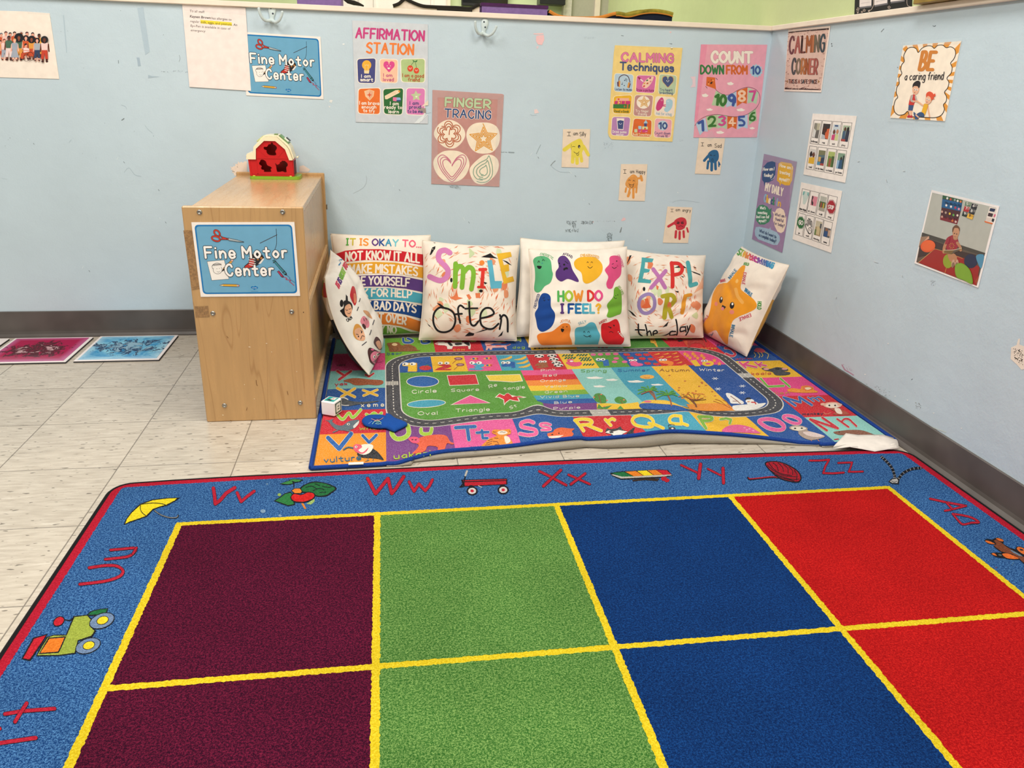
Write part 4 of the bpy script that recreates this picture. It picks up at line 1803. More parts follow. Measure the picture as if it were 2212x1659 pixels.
# numbers 3..10 row
for x, y in ((295,298),(465,300),(490,345),(515,390)):
    A.p([x - 75, y + 18, x, y + 2, x + 60, y - 24, x + 68, y - 2, x + 20, y + 20, x - 40, y + 24],'#f0bd4a',1)
A.p([235,390,260,355,330,340,400,345,405,415,360,418,355,400,250,404],'#205fa8')
for x in (262,318):
    A.e(x, 355,28,16,'#f3efe8')
    A.e(x - 8,358,9,7,'#22252a')
A.p([640,390,690,355,780,355,790,385,800,405,720,418,650,412,720,395],'#a3633f',1)
for x in (708,755):
    A.e(x, 342,26,13,'#f3efe8')
    A.e(x - 3,345,8,6,'#22252a')
for x, y in ((690,275),(842,272),(865,314),(895,354),(920,388)):
    A.e(x, y, 58,20,'#efece6')
    for dx in (-36,0,36):
        A.e(x + dx, y + (6 if dx else -3),15,8,'#26272b')
for x, y in ((1035,270),(1205,265),(1065,300),(1235,302),(1255,325),(1285,378)):
    for k in range(4):
        A.s_([x - 66 + k * 34, y + 6, x - 46 + k * 34, y - 8],15,'#22684f')
A.p([1010,355,1060,330,1100,345,1130,350,1180,345,1200,370,1160,395,1090,398,1040,380],'#e4537f',1)
A.e(1060,328,40,14,'#e4537f')
A.e(1075,340,22,9,'#f3efe8')
for x, y in ((1335,258),(1420,256),(1510,252),(1605,250),(1610,304),(1590,344),(1710,344)):
    A.e(x, y, 34,15,'#e5689b')
A.p([1370,330,1440,318,1515,318,1528,390,1460,395,1450,340,1375,340],'#2a6ab5')
for x in (1395,1450):
    A.e(x, 316,30,15,'#f3efe8')
    A.e(x + 2,318,10,8,'#22252a')
for x, y in ((1735,257),(1875,259),(1970,258),(1780,298),(1920,305),(2025,310),(1985,362),(2090,372)):
    A.e(x, y, 42,17,'#cf2a35',.1)
    A.s_([x - 20, y - 14, x + 6, y - 12],6,'#4d8a3a')
A.e(1815,352,50,18,'#e85d96')
A.e(1855,378,76,20,'#e85d96')
for x in (1785,1835):
    A.e(x, 326,26,12,'#f3efe8')
    A.e(x - 2,328,8,6,'#22252a')
# dog, elephant, fox
letters([[175,60,185,90,250,95,300,70,260,45]],18,'#9bc53a')
letters([[460,45,465,95],[455,80,400,92,385,70,440,55]],16,'#9bc53a')
A.p([40,130,45,105,90,100,160,108,255,112,235,126,150,124,100,140,130,150,290,148,345,130,350,140,300,158,305,195,290,198,270,172,130,178,125,200,100,202,90,175,70,205,50,205,60,165],'#f2b5b0')
for x, y in ((90,150),(200,150),(265,118)):
    A.e(x, y, 36,6,'#cf4a3f')
A.s_([20,100,45,103],8,'#a8333a')
A.s_([300,150,345,132],8,'#a8333a')
A.t('dog',375,186,515,182,28,'#9bc53a',.2)
A.t('elephant',628,190,890,184,18,'#1f2023',.22)
A.t('fox',1390,182,1508,178,17,'#c93038',.25)
# tiger
A.p([125,1195,140,1160,180,1155,240,1160,330,1150,352,1170,345,1210,300,1225,330,1250,365,1300,365,1340,240,1345,0,1372,20,1330,90,1270,150,1245,180,1225],'#f0922f',1)
A.p([195,1185,250,1168,300,1180,310,1200,260,1218,205,1212],'#f6e7d3',1)
A.p([275,1235,330,1250,345,1300,300,1325,280,1290],'#f6e7d3',1)
for f in ([80,1290,130,1270],[60,1320,130,1295],[45,1345,120,1325],[150,1260,200,1262],[140,1300,190,1305,200,1325],[160,1340,210,1335],[140,1185,175,1190],[330,1170,345,1185]):
    A.s_(f, 7,'#7a3a1b')
A.s_([225,1190,245,1185,262,1192,285,1188],5,'#4a2a1a')
A.t('tiger', -130,1388,0,1378,34,'#2c5a9a',.2)
# S s, squirrel
letters([[620,1072,560,1052,480,1075,480,1120,560,1140,640,1160,650,1205,560,1222,460,1205]],42,'#e9629d')
letters([[825,1098,770,1080,705,1090,720,1115,800,1130,820,1155,720,1160]],28,'#e9629d')
A.p([790,1200,850,1185,880,1150,950,1130,1040,1140,1110,1145,1080,1175,1100,1210,1060,1245,980,1260,900,1280,820,1285,830,1255,795,1235],'#e8683a',1)
A.p([795,1238,870,1230,985,1222,920,1255,810,1255],'#f6e3cf')
A.e(845,1215,14,7,'#2b1d16')
A.e(925,1200,8,8,'#2b1d16')
A.s_([520,1315,620,1295,720,1285,770,1290],8,'#c94a7a')
# R r, raccoon
letters([[1120,1045,1220,1170],[1115,1045,1200,1030,1290,1040,1320,1070,1280,1095,1200,1100],[1260,1100,1430,1170]],36,'#f2d234')
letters([[1480,1035,1545,1105],[1510,1055,1560,1025,1590,1040]],34,'#f2d234')
A.p([1480,1170,1500,1135,1540,1150,1620,1140,1660,1115,1680,1150,1740,1180,1690,1205,1680,1245,1600,1245,1560,1240,1540,1205,1490,1200],'#3a3a3e')
A.p([1478,1190,1520,1165,1570,1180,1640,1160,1745,1178,1690,1205,1650,1240,1590,1242,1560,1210],'#efece4')
A.p([1520,1180,1560,1170,1580,1195,1540,1200],'#3a3a3e')
A.p([1740,1235,1735,1200,1780,1160,1830,1130,1815,1180,1830,1225],'#2b2b2f',1)
A.t('on',1450,1250,1515,1246,30,'#f0b23a',.2)
A.at((1400,700,5.53))
# Q q, bird
letters([[-165,1115,-190,1160,-150,1210,-40,1235,50,1225,60,1165,10,1115,-90,1095,-165,1115],[10,1190,90,1210,180,1250]],34,'#f2d234')
letters([[385,1105,300,1100,255,1140,280,1190,400,1200],[390,1105,400,1190,470,1215]],34,'#f2d234')
A.e(285,1255,42,24,'#3a4046')
A.e(290,1252,14,10,'#e9dfd6')
A.s_([250,1240,240,1215,280,1205,315,1212],6,'#2b2b2f')
# P p, pig
letters([[605,1112,690,1250],[600,1112,700,1112,760,1122,755,1150,690,1162,650,1160]],34,'#7fb23a')
letters([[865,1142,930,1130,990,1145,975,1190]],28,'#7fb23a')
A.p([890,1290,920,1240,1000,1212,1110,1210,1230,1240,1300,1280,1330,1310,1100,1300],'#e8629a',1)
for x, y in ((1150,1245),(1210,1258),(1255,1280),(1180,1270)):
    A.e(x, y, 14,7,'#f3a9c8')
# O o, owl
letters([[1345,1150,1330,1175,1420,1240,1530,1270,1610,1260,1615,1215,1540,1160,1430,1140,1345,1150]],44,'#e8629f')
letters([[1620,1105,1625,1135,1720,1185,1800,1190,1815,1155,1750,1115,1670,1098,1620,1105]],36,'#e8629f')
A.p([1685,1245,1720,1220,1820,1218,1900,1245,1905,1275,2000,1305,2105,1340,2080,1365,1960,1390,1870,1370,1800,1320,1790,1285,1720,1270],'#b5a092',1)
A.p([1705,1245,1740,1232,1850,1235,1885,1258,1800,1280,1730,1268],'#efe3cf',1)
A.p([1850,1295,1960,1295,2100,1342,2000,1355,1900,1335],'#e9d3cc',1)
A.e(1755,1252,13,9,'#2a2320')
A.e(1835,1250,13,9,'#2a2320')
A.s_([1940,1388,1970,1420],6,'#e08a5a')
A.s_([2025,1385,2060,1425],6,'#e08a5a')
# autumn, winter
A.t('Autumn',140,570,490,572,32,'#7c4122',.2)
A.t('Winter',612,560,905,570,30,'#efece6',.2)
A.p([495,1020,455,962,600,958,800,950,960,965,1045,1036,800,1042],'#ee9433')
A.s_([500,900,560,960,575,995],20,'#7d4a2b')
for tx, ty in ((400,840),(470,830),(540,840),(620,850),(660,890),(420,870),(580,905),(690,910)):
    A.s_([545,925, (545 + tx) / 2 + 10, (925 + ty) / 2, tx, ty],6,'#7d4a2b')
for i in range(46):
    a, r = random.uniform(0,6.28), random.uniform(.2,1) ** .5
    A.e(530 + 165 * r * math.cos(a),865 + 45 * r * math.sin(a),13,6, random.choice(['#e08a35','#d9702f','#e9a23a']), n=6)
for f in ([1000,1020,900,970,780,925],[950,1000,870,930,800,905],[980,1010,940,940,890,910]):
    A.s_(f, 5,'#b5622c')
for x, y in ((255,618),(370,765),(440,685),(640,700),(645,712),(690,735),(365,795),(610,748),(765,812),(800,862),(570,805)):
    A.e(x, y, 15,7,'#c06a35', n=8)
A.p([1005,990,1060,975,1200,965,1330,955,1405,952,1350,1000,1250,1030,1045,1040],'#f3efe9',1)
A.p([930,830,985,835,1060,880,1095,905,1140,935,1130,960,1060,955,990,950,970,905,940,870],'#f3efe9',1)
A.s_([985,865,1060,920,1105,960],8,'#8d4a35')
A.s_([1010,925,1070,925],6,'#8d4a35')
A.e(1215,925,52,26,'#f3efe9')
A.e(1245,955,66,22,'#f3efe9')
A.s_([1160,900,1225,898],12,'#26262a', sm=0)
A.s_([1180,890,1215,888],14,'#26262a', sm=0)
A.s_([1235,942,1275,945,1285,962],14,'#cf2f33')
A.e(1200,935,16,5,'#e88a35')
for x, y in ((800,655),(1125,745),(835,780),(1125,825)):
    for a in (0,1.05,2.1):
        A.s_([x - 36 * math.cos(a), y - 17 * math.sin(a), x + 36 * math.cos(a), y + 17 * math.sin(a)],6,'#e4e8f0', sm=0)
# 9,10
A.p([125,450,170,430,240,440,300,460,290,495,220,505,240,485,160,470],'#f0862f',1)
for x in (155,200):
    A.e(x, 432,26,13,'#f3efe8')
    A.e(x + 2,434,8,6,'#22252a')
for x, y in ((110,360),(220,358),(320,352),(160,395),(250,395),(340,392),(345,430),(380,462),(430,492)):
    A.p([x - 50, y + 12, x + 20, y - 10, x + 32, y - 2, x + 10, y + 8],'#f0a63a')
A.p([500,440,570,430,630,505,560,508],'#f2c235')
A.e(715,475,70,34,'#f2c235')
A.e(715,478,30,10,'#e8478f')
for x in (655,690):
    A.e(x, 444,24,12,'#f3efe8')
    A.e(x, 446,8,6,'#22252a')
for x, y in ((440,362),(535,358),(640,380),(470,382),(560,385),(500,410),(590,412),(665,410),(790,440),(850,478)):
    star_out(A, x, y, 30,0, None, '#f3a33a')
# giraffe, horse, letters behind the cushions
A.t('giraffe', -110,158,65,152,18,'#b5402f',.25) if False else None
A.p([20,175,50,170,80,178,100,230,118,275,100,278,70,235,30,225],'#f2b83f')
for x, y in ((40,185),(65,200),(85,225)):
    A.e(x, y, 10,7,'#e0702f')
A.p([380,200,470,190,560,165,640,175,670,220,690,275,660,270,620,235,520,240,500,282,470,280,455,230],'#b8362f',1)
A.p([420,205,470,200,470,280,440,240],'#d9542f')
A.s_([600,150,660,165,695,215],9,'#26262a')
A.p([345,200,400,190,420,205,370,215],'#26262a')
A.s_([180,165,225,185],16,'#f2d234')
A.s_([300,165,330,180],16,'#f2d234')
A.s_([400,168,440,172,520,172],12,'#f2d234')
A.t('horse',635,302,815,302,22,'#f0a63a',.2)
A.t('igu',805,250,880,262,20,'#3a2f6a',.25)
# J, jellyfish
letters([[920,290,985,300,1040,360,1000,385,930,360]],26,'#c9304a')
A.p([1270,330,1290,292,1350,295,1400,325,1370,345],'#e4576a',1)
for f in ([1265,345,1285,375,1270,400],[1310,345,1335,375,1325,405],[1350,345,1370,375,1355,395],[1385,335,1435,365,1425,415]):
    A.s_(f, 8,'#f0cf6a')
A.t('jellyfish',1040,430,1245,425,20,'#c93a4a',.22)
# K k, koala
letters([[1090,460,1165,525],[1195,458,1130,495],[1150,490,1295,520]],22,'#e24a84')
letters([[1275,460,1345,515],[1355,465,1320,490],[1330,490,1410,502]],17,'#e24a84')
A.p([1355,535,1400,525,1450,540,1530,520,1600,525,1660,535,1670,560,1620,570,1690,580,1690,605,1600,618,1520,612,1480,575,1400,560],'#46474c',1)
A.e(1410,542,34,13,'#e8a3a5')
A.e(1630,540,34,12,'#e8a3a5')
A.e(1545,540,26,12,'#222327')
A.t('koala',1238,612,1465,606,32,'#d0503f',.2)
# L l, lion
letters([[1345,655,1430,752,1620,742]],22,'#6fae33')
letters([[1580,655,1690,752]],22,'#6fae33')
A.p([1660,790,1720,770,1820,780,1830,750,1900,738,1970,760,1980,790,2020,805,2010,822,1850,825,1700,815],'#f0962f',1)
A.p([1850,755,1900,742,1960,760,1965,785,1900,800,1850,785],'#e8763a',1)
A.p([1870,768,1920,760,1950,775,1900,790],'#f6dfb5',1)
A.t('lion',1520,845,1690,838,32,'#c9a23a',.2)
# M m, monkey
A.at((1620,770,6.506))
letters([[640,695,470,580],[470,580,712,652],[712,652,690,578],[690,578,868,690]],30,'#2a5fae')
letters([[815,580,895,635],[850,598,880,585,915,595,970,632],[915,595,960,575,1000,590,1045,630]],18,'#2a5fae')
A.at((1600,720,3.606))
A.e(715,562,72,24,'#f0b9a0')
A.e(715,566,55,19,'#f6e3d0')
A.e(640,556,20,10,'#f0b9a0')
A.e(770,560,20,10,'#f0b9a0')
A.e(690,565,8,6,'#2a2320')
A.e(735,565,8,6,'#2a2320')
A.p([690,590,760,588,840,625,830,638,720,636,740,615],'#b5543f',1)
A.p([730,590,770,590,790,630,750,625],'#f6e3d0',1)
A.s_([645,618,665,632,700,622],5,'#e08a6a')
A.t('monkey',480,640,640,634,16,'#2a2a4a',.25)
# N n, animal
A.at((1620,770,6.506))
letters([[845,888,1080,1045],[845,888,1235,1018],[1015,866,1235,1018]],32,'#c92a3a')
letters([[1225,885,1385,998],[1290,920,1330,885,1390,890,1440,935,1495,985]],26,'#c92a3a')
A.at((1600,720,3.606))
A.p([722,772,780,762,850,755,940,758,1010,780,1050,800,980,800,900,790,800,795,750,790],'#8b5a45',1)
A.s_([1020,790,1070,802,1120,808],8,'#6a4434')
A.e(768,772,5,4,'#222')
A.s_([730,830,760,826],8,'#c92a3a')
A.build('printed_face', FLATPILE if False else carpet_mat('printed_rug_face',520,.40,.75,.55,.0012), play, True)
# sewn border, stays with the rug
EDGE = plain('royal_blue_overlock','#1b3f8c',.9,.2, var=.25, nscale=420, bump=.002)
m = MB()
bp = [Vector((-.030 + .009, R6[0], .008)), Vector((-.021,-.5,.008)), Vector((-.021,-1.0,.008)), Vector((-.022,-1.268,.008))]
m.tube(bp, .0065,7)
lp = [Vector((-1.779, R6[0], .008)), Vector((-1.779,-.5,.008)), Vector((-1.778,-1.0,.008)), Vector((-1.777,-1.283,.008))]
m.tube(lp, .0065,7)
# raised lip of the front edge: underside towards the room
lip, foot = [],[]
X0, X1 = -1.56,-.24
n = 90
fr = [Vector((x, front(x), .008)) for x in [-1.777 + (.217 * i / 8) for i in range(9)]]
top = [Vector((p.x, front(p.x), .008 + hump(p.x, front(p.x)))) for p in edge3]
fr2 = [Vector((x, -1.27,.008)) for x in (-.18,-.12,-.06,-.022)]
path = [p for p in fr if p.x < top[0].x - .01] + top + [p for p in fr2 if p.x > top[-1].x + .01]
m.tube(path, .006,7)
m.build('sewn_edge', EDGE, play)
BACKING = NT('woven_grey_backing')
sx = BACKING.n('ShaderNodeSeparateXYZ')
BACKING.put(sx.inputs[0], BACKING.tc.outputs['Object'])
wv = BACKING.math('MULTIPLY', BACKING.math('SINE', BACKING.math('MULTIPLY', sx.outputs[0],1500)), BACKING.math('SINE', BACKING.math('MULTIPLY', sx.outputs[2],1700)))
BACKING.bump(wv, .0008)
BACKM = BACKING.done(BACKING.mix(BACKING.ramp(wv, -.7,.7), lin('#8f867a'), lin('#cfc6b6')), .9,.15)
v, f = [],[]
K = 7
for p in top:
    y0 = front(p.x) - .006
    for k in range(K):
        t = k / (K - 1)
        bulge = math.sin(t * math.pi) * .010 * min(1, p.z / .03)
        v.append((p.x, y0 - bulge + (p.y + .004 - y0) * t, .002 + (p.z - .002) * t))
    for k in range(K):
        t = 1 - k / (K - 1)
        bulge = math.sin(t * math.pi) * .010 * min(1, p.z / .03)
        v.append((p.x, y0 - bulge + (p.y + .004 - y0) * t + .005,.002 + (p.z - .002) * t))
r = 2 * K
for i in range(len(top) - 1):
    for k in range(r):
        f.append((i * r + k, (i + 1) * r + k, (i + 1) * r + (k + 1) % r, i * r + (k + 1) % r))
MB().add(v, f).build('backing', BACKM, play, True)
tg = [on(752,1010,2,.016), on(785,1007,2,.016)]
MB().box(tg[0].x, tg[1].x, front(-1.67) - .008, front(-1.67) + .004,.0145,.0165).build('care_tag', plain('white_tag','#e9e4d8',.7), play)
# ------------------------------------------------------------------ storage shelf seen from its end


def wood_mat(name, base, dark, axis_scale, contrast=1.0, rough=.3):
    m = NT(name)
    fine = m.noise(60,3,.6, stretch=axis_scale)
    cont = m.noise(1.5,2,.45, stretch=tuple(.75 + .25 * q if q > 1 else q * 5.5 for q in axis_scale), dist=.9)
    band = m.math('PINGPONG', m.math('MULTIPLY', cont, 13.0), .5)
    line = m.ramp(band, .0,.07,1,0)
    c = m.mix(m.ramp(fine, .35,.65), lin(base), m.scale(lin(base)[:3], .9))
    c = m.mix(m.math('MULTIPLY', line, .42 * contrast), c, lin(dark))
    c = m.scale(c, m.ramp(m.noise(4,2), .3,.7,.94,1.05))
    m.bump(fine, .0003)
    return m.done(c, m.ramp(fine, .3,.7, rough - .05, rough + .07), .5)


WZ = wood_mat('birch_ply_panel','#c39a68','#94683c',(1.0,1.0,.09))
WY = wood_mat('birch_ply_board','#d0a878','#a87c4c',(1.0,.09,1.0), .7,.24)
EDG = plain('ply_edge','#cfa877',.45,.4, var=.12, nscale=90)
STEEL = plain('steel_bolt','#a8a49c',.25,.5, metal=.9)
SX0, SX1, SY0, SY1, SZ = -2.118,-1.789,-.927,-.026,.655
shelf = thing('storage_shelf','birch plywood storage shelf standing end-on against the blue wall','shelf')


def panel(y0, y1, name):
    m = MB().box(SX0, SX1, y0, y1,.0, SZ, .003)
    return m.build(name, WZ, shelf)


endp = panel(SY0, SY0 + .019,'end_panel')
endb = panel(SY1 - .019, SY1,'end_panel')
MB().box(SX0 + .006, SX1 - .010, SY0 + .0195, SY1 - .0195,.624,.643,.001).build('top_board', WY, shelf)
MB().box(SX1 - .016, SX1 - .0105, SY0 + .0195, SY1 - .0195,.06,.6235).build('back_panel', WZ, shelf)
MB().box(SX0 + .01, SX1 - .004, SY0 + .0195, SY1 - .0195,.357,.376,.001).build('shelf_board', EDG, shelf) if False else None
m = MB().box(SX1 - .0103, SX1 - .0015, SY0 + .0195, SY1 - .0195,.355,.378,.001)
m.build('shelf_edge', EDG, shelf)
MB().box(SX0 + .012, SX1 - .0165, SY0 + .0195, SY1 - .0195,.355,.374).build('shelf_board', WY, shelf)
MB().box(SX0 + .012, SX1 - .0015, SY0 + .0195, SY1 - .0195,.04,.0595,.001).build('bottom_board', EDG, shelf)
FRONT = Flat((0, SY0,0),(1,0,0),(0,0,1))
for px, py in ((431,458.5),(610.5,458),(460,677),(630,673.5),(485,876),(648.5,870)):
    q = on(px, py, 1, SY0)
    m = MB().lathe((q.x, SY0 + .0005, q.z),(0,-1,0),[(.0075,0),(.0075,.0012),(.006,.0035),(.0028,.0036),(.0026,.0016),(0,.0015)],16)
    m.build('bolt', STEEL, endp, True)
MB().box(SX1 + .0003, SX1 + .006, SY1 - .016, SY1 - .002,.515,.535,.002).build('bolt', STEEL, endb)
# tape left on the end panel
TAPE = NT('brown_parcel_tape')
tn = TAPE.noise(160,4,.7)
TAPE_M = TAPE.done(TAPE.mix(TAPE.ramp(tn, .42,.6), lin('#8a6a49'), lin('#a98257')), .3,.4)
A = Art(FRONT, (360,260,4.1475), .0006)
A.p([150,985,285,985,340,1500,225,1520],'#9a7a55')
A.build('parcel_tape', TAPE_M, endp)
A = Art(FRONT, (360,580,4.607), .0006)
A.p([278,378,412,372,428,482,290,486],'#8f7150')
A.build('parcel_tape', TAPE_M, endp)
A = Art(FRONT, (360,580,4.607), .0006)
for x, y, w in ((825,780,14),(995,745,10),(1300,705,5),(560,1458,10),(1295,1025,6),(873,1297,5),(775,1155,5),(1045,830,5)):
    A.p([x - w, y - 2, x, y - 5, x + w, y + 1, x, y + 4],'#ead9bb')
for f in ([890,1110,895,1150,903,1165],[1200,1220,1208,1255],[600,675,612,690],[635,1512,648,1520],[800,1385,795,1410]):
    A.s_(f, 5,'#7d5531')
A.e(1362,435,5,5,'#2b2118', n=8)
merge(endp, A.build('chips', printed('chipped_veneer',.6)))


def fine_motor(surf, crop, name, label, h0, tf, dx=0):
    """printed sign: pictures in a 940 x 690 design frame placed by tf"""
    t = thing(name, label, 'sign')
    A = Art(surf, crop, h0)
    A.m = lambda x, y: surf.uv(*tf(x, y))
    A.grid = .003
    A.sheet([0,0,940,0,940,690,0,690],'#f4ece4')
    A.q([24,22,916,22,916,664,24,664],40,'#1b76b5')
    A.q([38,36,902,36,902,650,38,650],32,'#6fa9c9')
    K = '#2c2a2c'
    # scissors
    for cx, cy, rx, ry, r in ((222,98,33,24,.9),(206,148,40,24,.25)):
        A.e(cx, cy, rx + 6, ry + 6, K, r)
        A.e(cx, cy, rx + 3, ry + 3,'#c63b2e', r)
        A.e(cx, cy, rx - 9, ry - 9, K, r)
        A.e(cx, cy, rx - 12, ry - 12,'#6fa9c9', r)
    A.p([238,110,270,130,325,145,322,160,270,158,238,160,262,142], K)
    A.p([244,118,272,134,320,148,318,157,272,154,246,156,268,140],'#c63b2e')
    A.p([318,140,400,158,462,176,458,182,400,178,320,166], K)
    A.p([322,144,400,162,452,176,400,174,322,162],'#a9b3b7')
    A.e(305,151,7,6,'#8c2a22')
    A.s_([608,190,770,115],6,'#46474c', sm=0)
    A.s_([768,60,765,130,758,200,738,250],4, K)
    # shoe
    A.p([430,440,440,400,480,370,500,310,560,270,620,300,632,325,600,372,560,398,520,410,470,430], K)
    A.p([436,432,446,404,484,378,500,330,530,330,540,400,500,412,470,425],'#c3352c')
    for y in (322,344,366,388):
        A.s_([488, y, 545, y + 14],8,'#d8d2cb', sm=0)
    A.p([572,382,620,330,632,336,596,380],'#eee6dd')
    A.p([590,316,616,322,602,342],'#d98a3a')
    A.e(572,340,9,8,'#d98a3a')
    # drawing of a face, pencil
    A.p([98,355,262,342,285,524,120,535], K)
    A.p([101,358,259,345,282,521,123,532],'#f5efe8')
    A.s_([150,420,148,450,170,470,205,468,228,440,224,408],3, K)
    A.s_([145,425,140,400,165,378,200,372,228,392],3, K)
    for i in range(9):
        A.s_([148 + i * 9,398 - i * 1.4,152 + i * 9,384 - i, 158 + i * 9,396 - i],2.5, K)
    A.e(182,425,3,3, K)
    A.e(206,422,3,3, K)
    A.s_([180,450,194,456,206,448],2.5, K)
    A.p([225,452,240,420,330,336,346,350,258,436], K)
    A.p([242,424,318,352,332,364,256,434],'#d9a24a')
    A.e(332,348,10,10,'#e9b5a8')
    # crayons
    A.p([705,352,726,342,830,470,832,494,808,488], K)
    A.p([710,354,724,348,824,472,808,482],'#3f8794')
    A.s_([712,372,738,356],6, K)
    A.s_([792,466,814,450],6, K)
    A.p([740,455,760,445,800,500,796,514,776,508], K)
    A.p([745,456,758,450,794,502,778,504],'#b23a58')
    A.s_([800,506,830,520,816,530,862,540,850,552,868,565,890,588],6,'#b23a58', sm=0)
    A.s_([832,492,858,516,850,524,900,560],4,'#3f6d94', sm=0)
    A.p([185,580,222,568,360,572,376,580,374,594,360,598,222,592], K)
    A.p([222,572,350,575,350,593,222,588],'#e0a83c')
    A.p([350,575,362,576,362,594,350,593],'#b9b9b5')
    A.e(367,585,6,8,'#d98f84')
    A.p([190,580,222,573,222,588],'#e8cfa0')
    # maker's cloud mark
    A.p([480,606,492,592,510,596,522,588,536,596,548,602,542,616,524,620,510,628,500,618],'#1b76b5',1)
    A.t('twinkl',494,610,534,612,8,'#e8f2f8',.2)
    A.s_([482,640,546,641],3,'#3a7fa8', sm=0)
    for tx, x0, x1, y in (('Fine Motor',84,850,322),('Center',258,712,486)):
        A.t(tx, x0 + 8, y, x1 - 8, y, 98,'#f8f3ee',.2, (K, 5), gap=.3)
    A.build('sign_sheet', GLOSS, t)
    return t


def quad_tf(q, W=940, H=690):
    """design frame to photo pixels by the four corners (projective)"""
    (x0, y0),(x1, y1),(x2, y2),(x3, y3) = q
    dx1, dx2, dx3 = x1 - x2, x3 - x2, x0 - x1 + x2 - x3
    dy1, dy2, dy3 = y1 - y2, y3 - y2, y0 - y1 + y2 - y3
    D = dx1 * dy2 - dx2 * dy1
    g, h = (dx3 * dy2 - dx2 * dy3) / D, (dx1 * dy3 - dx3 * dy1) / D
    a, b, c = x1 - x0 + g * x1, x3 - x0 + h * x3, x0
    d, e, f = y1 - y0 + g * y1, y3 - y0 + h * y3, y0

    def tf(x, y):
        u, v = x / W, y / H
        w = g * u + h * v + 1
        return ((a * u + b * v + c) / w, (d * u + e * v + f) / w)
    return tf


fine_motor(FRONT, (0,0,1),'centre_sign','blue Fine Motor Center sign taped to the end of the plywood shelf',.0016,
           quad_tf([(413.5,480),(636,479.5),(648.5,639),(434,641)]))
BACKP = Flat((0,-.0022,0),(1,0,0),(0,0,1))
fine_motor(BACKP, (0,0,1),'centre_sign','blue Fine Motor Center sign on the wall, partly under the staff notice',0,
           quad_tf([(519,68.5),(692.5,79.5),(699,214.5),(532,206)]))

# ------------------------------------------------------------------ toy barn on the shelf
PR = plain('red_toy_plastic','#c41a1f',.3,.5, var=.03)
PC = plain('cream_toy_plastic','#f2e6c4',.32,.5, var=.02)
PG = plain('green_toy_plastic','#87b02c',.32,.5, var=.02)
PDK = plain('dark_inside','#3a0a0c',.6)
ZT = .6435
barn = thing('toy_barn','red plastic toy barn with cream roof and animal cut-outs on the plywood shelf','toy')
BX, BY = -2.049,-.172                  # left front of the base
SC = .179 / 1480                        # metres per crop pixel across the front
bw, bd = .180,.112


def bp2(f):
    return [((x - 185) * SC, (1490 - y) * SC) for x, y in Art.pairs(f)]


def bprism(f, d0, d1, mat, name, parent, holes=None, sm=False):
    m = MB().prism(bp2(f),(BX, BY, ZT),(1,0,0),(0,0,1), -d1, -d0,[bp2(h) for h in holes] if holes else None)
    return m.build(name, mat, parent, sm)


base = MB()
bpts = []
for cx, cy, a0 in ((bw - .022,.022,-90),(bw - .022, bd - .022,0),(.01, bd - .01,90),(.01,.01,180)):
    for k in range(6):
        a = math.radians(a0 + 18 * k)
        r = .022 if cx > .05 else .01
        bpts.append((cx + r * math.cos(a), cy + r * math.sin(a)))
base.prism(bpts, (BX, BY, ZT),(1,0,0),(0,1,0),0,.011)
base.build('base', PG, barn)
DUCK = [800,480,830,450,870,452,895,405,940,410,960,455,1010,480,1050,530,1050,590,1000,665,1020,720,1010,775,930,790,820,780,760,740,735,690,735,640,690,625,660,590,665,545,700,530,760,530]
HORSE = [545,920,600,905,660,925,705,970,725,1050,770,1090,830,1110,865,1160,825,1190,830,1275,620,1275,620,1225,560,1210,535,1160,560,1105,500,1060,490,1010,520,970]
COW = [960,1015,985,1010,1010,1045,1060,1040,1095,1015,1110,975,1150,960,1175,925,1220,935,1265,930,1285,960,1320,985,1340,1040,1330,1090,1290,1140,1290,1270,1230,1280,1160,1255,1100,1270,1010,1270,990,1200,985,1110]
WALLF = [205,1395,180,910,420,905,440,600,700,365,1020,365,1290,600,1380,905,1470,905,1500,1395]
fw = bprism(WALLF, .006,.010, PR, 'front_wall', barn,[DUCK, HORSE, COW])
for f in (DUCK, HORSE, COW):
    pts = smooth(bp2(f), True, 3)
    pts.append(pts[0])
    MB().tube([(BX + x, BY + .006, ZT + z) for x, z in pts], .0008,5, False).build('cutout_rim', PR, fw)
bprism(WALLF, bd - .012, bd - .008, PR, 'rear_wall', barn)
for x0, x1 in ((195,235),(1470,1505)):
    v = bp2([x0,1395, x1,1395, x1,910, x0,910])
    sw = MB().prism(v, (BX, BY, ZT),(1,0,0),(0,0,1), -(bd - .0121), -.0101).build('side_wall', PR, barn)
q = bp2([1506,1360,1506,950])
MB().box(BX + q[0][0], BX + q[0][0] + .0012, BY + .024, BY + bd - .03, ZT + q[0][1], ZT + q[1][1]).build('door_window', PDK, sw)
m = MB()
for f, d in (([430,835,1365,835,1365,880,430,880], .0015),([185,915,235,915,262,1395,212,1395], .0015),([1425,915,1470,915,1490,1395,1445,1395], .0015),
             ([490,620,520,600,770,820,735,835], .001),([1040,830,1250,600,1275,615,1075,832], .001),([235,920,430,920,430,945,240,945], .001),
             ([420,920,440,920,445,1390,425,1390], .001),([270,1320,1450,1320,1450,1345,270,1345], .001),([240,1370,1490,1370,1490,1395,245,1395], .0012)):
    m.prism(bp2(f),(BX, BY, ZT),(1,0,0),(0,0,1), -.0059,-.0059 + d)
m.build('boards', PR, fw)
ROOFO = [130,905,165,745,345,700,370,560,680,225,790,180,1110,180,1380,430,1440,470,1540,745,1560,800,1500,915]
ROOFI = [410,905,440,600,700,365,1020,365,1290,600,1390,915]
roofp = ROOFO + [1390,915,1290,600,1020,365,700,365,440,600,410,905]
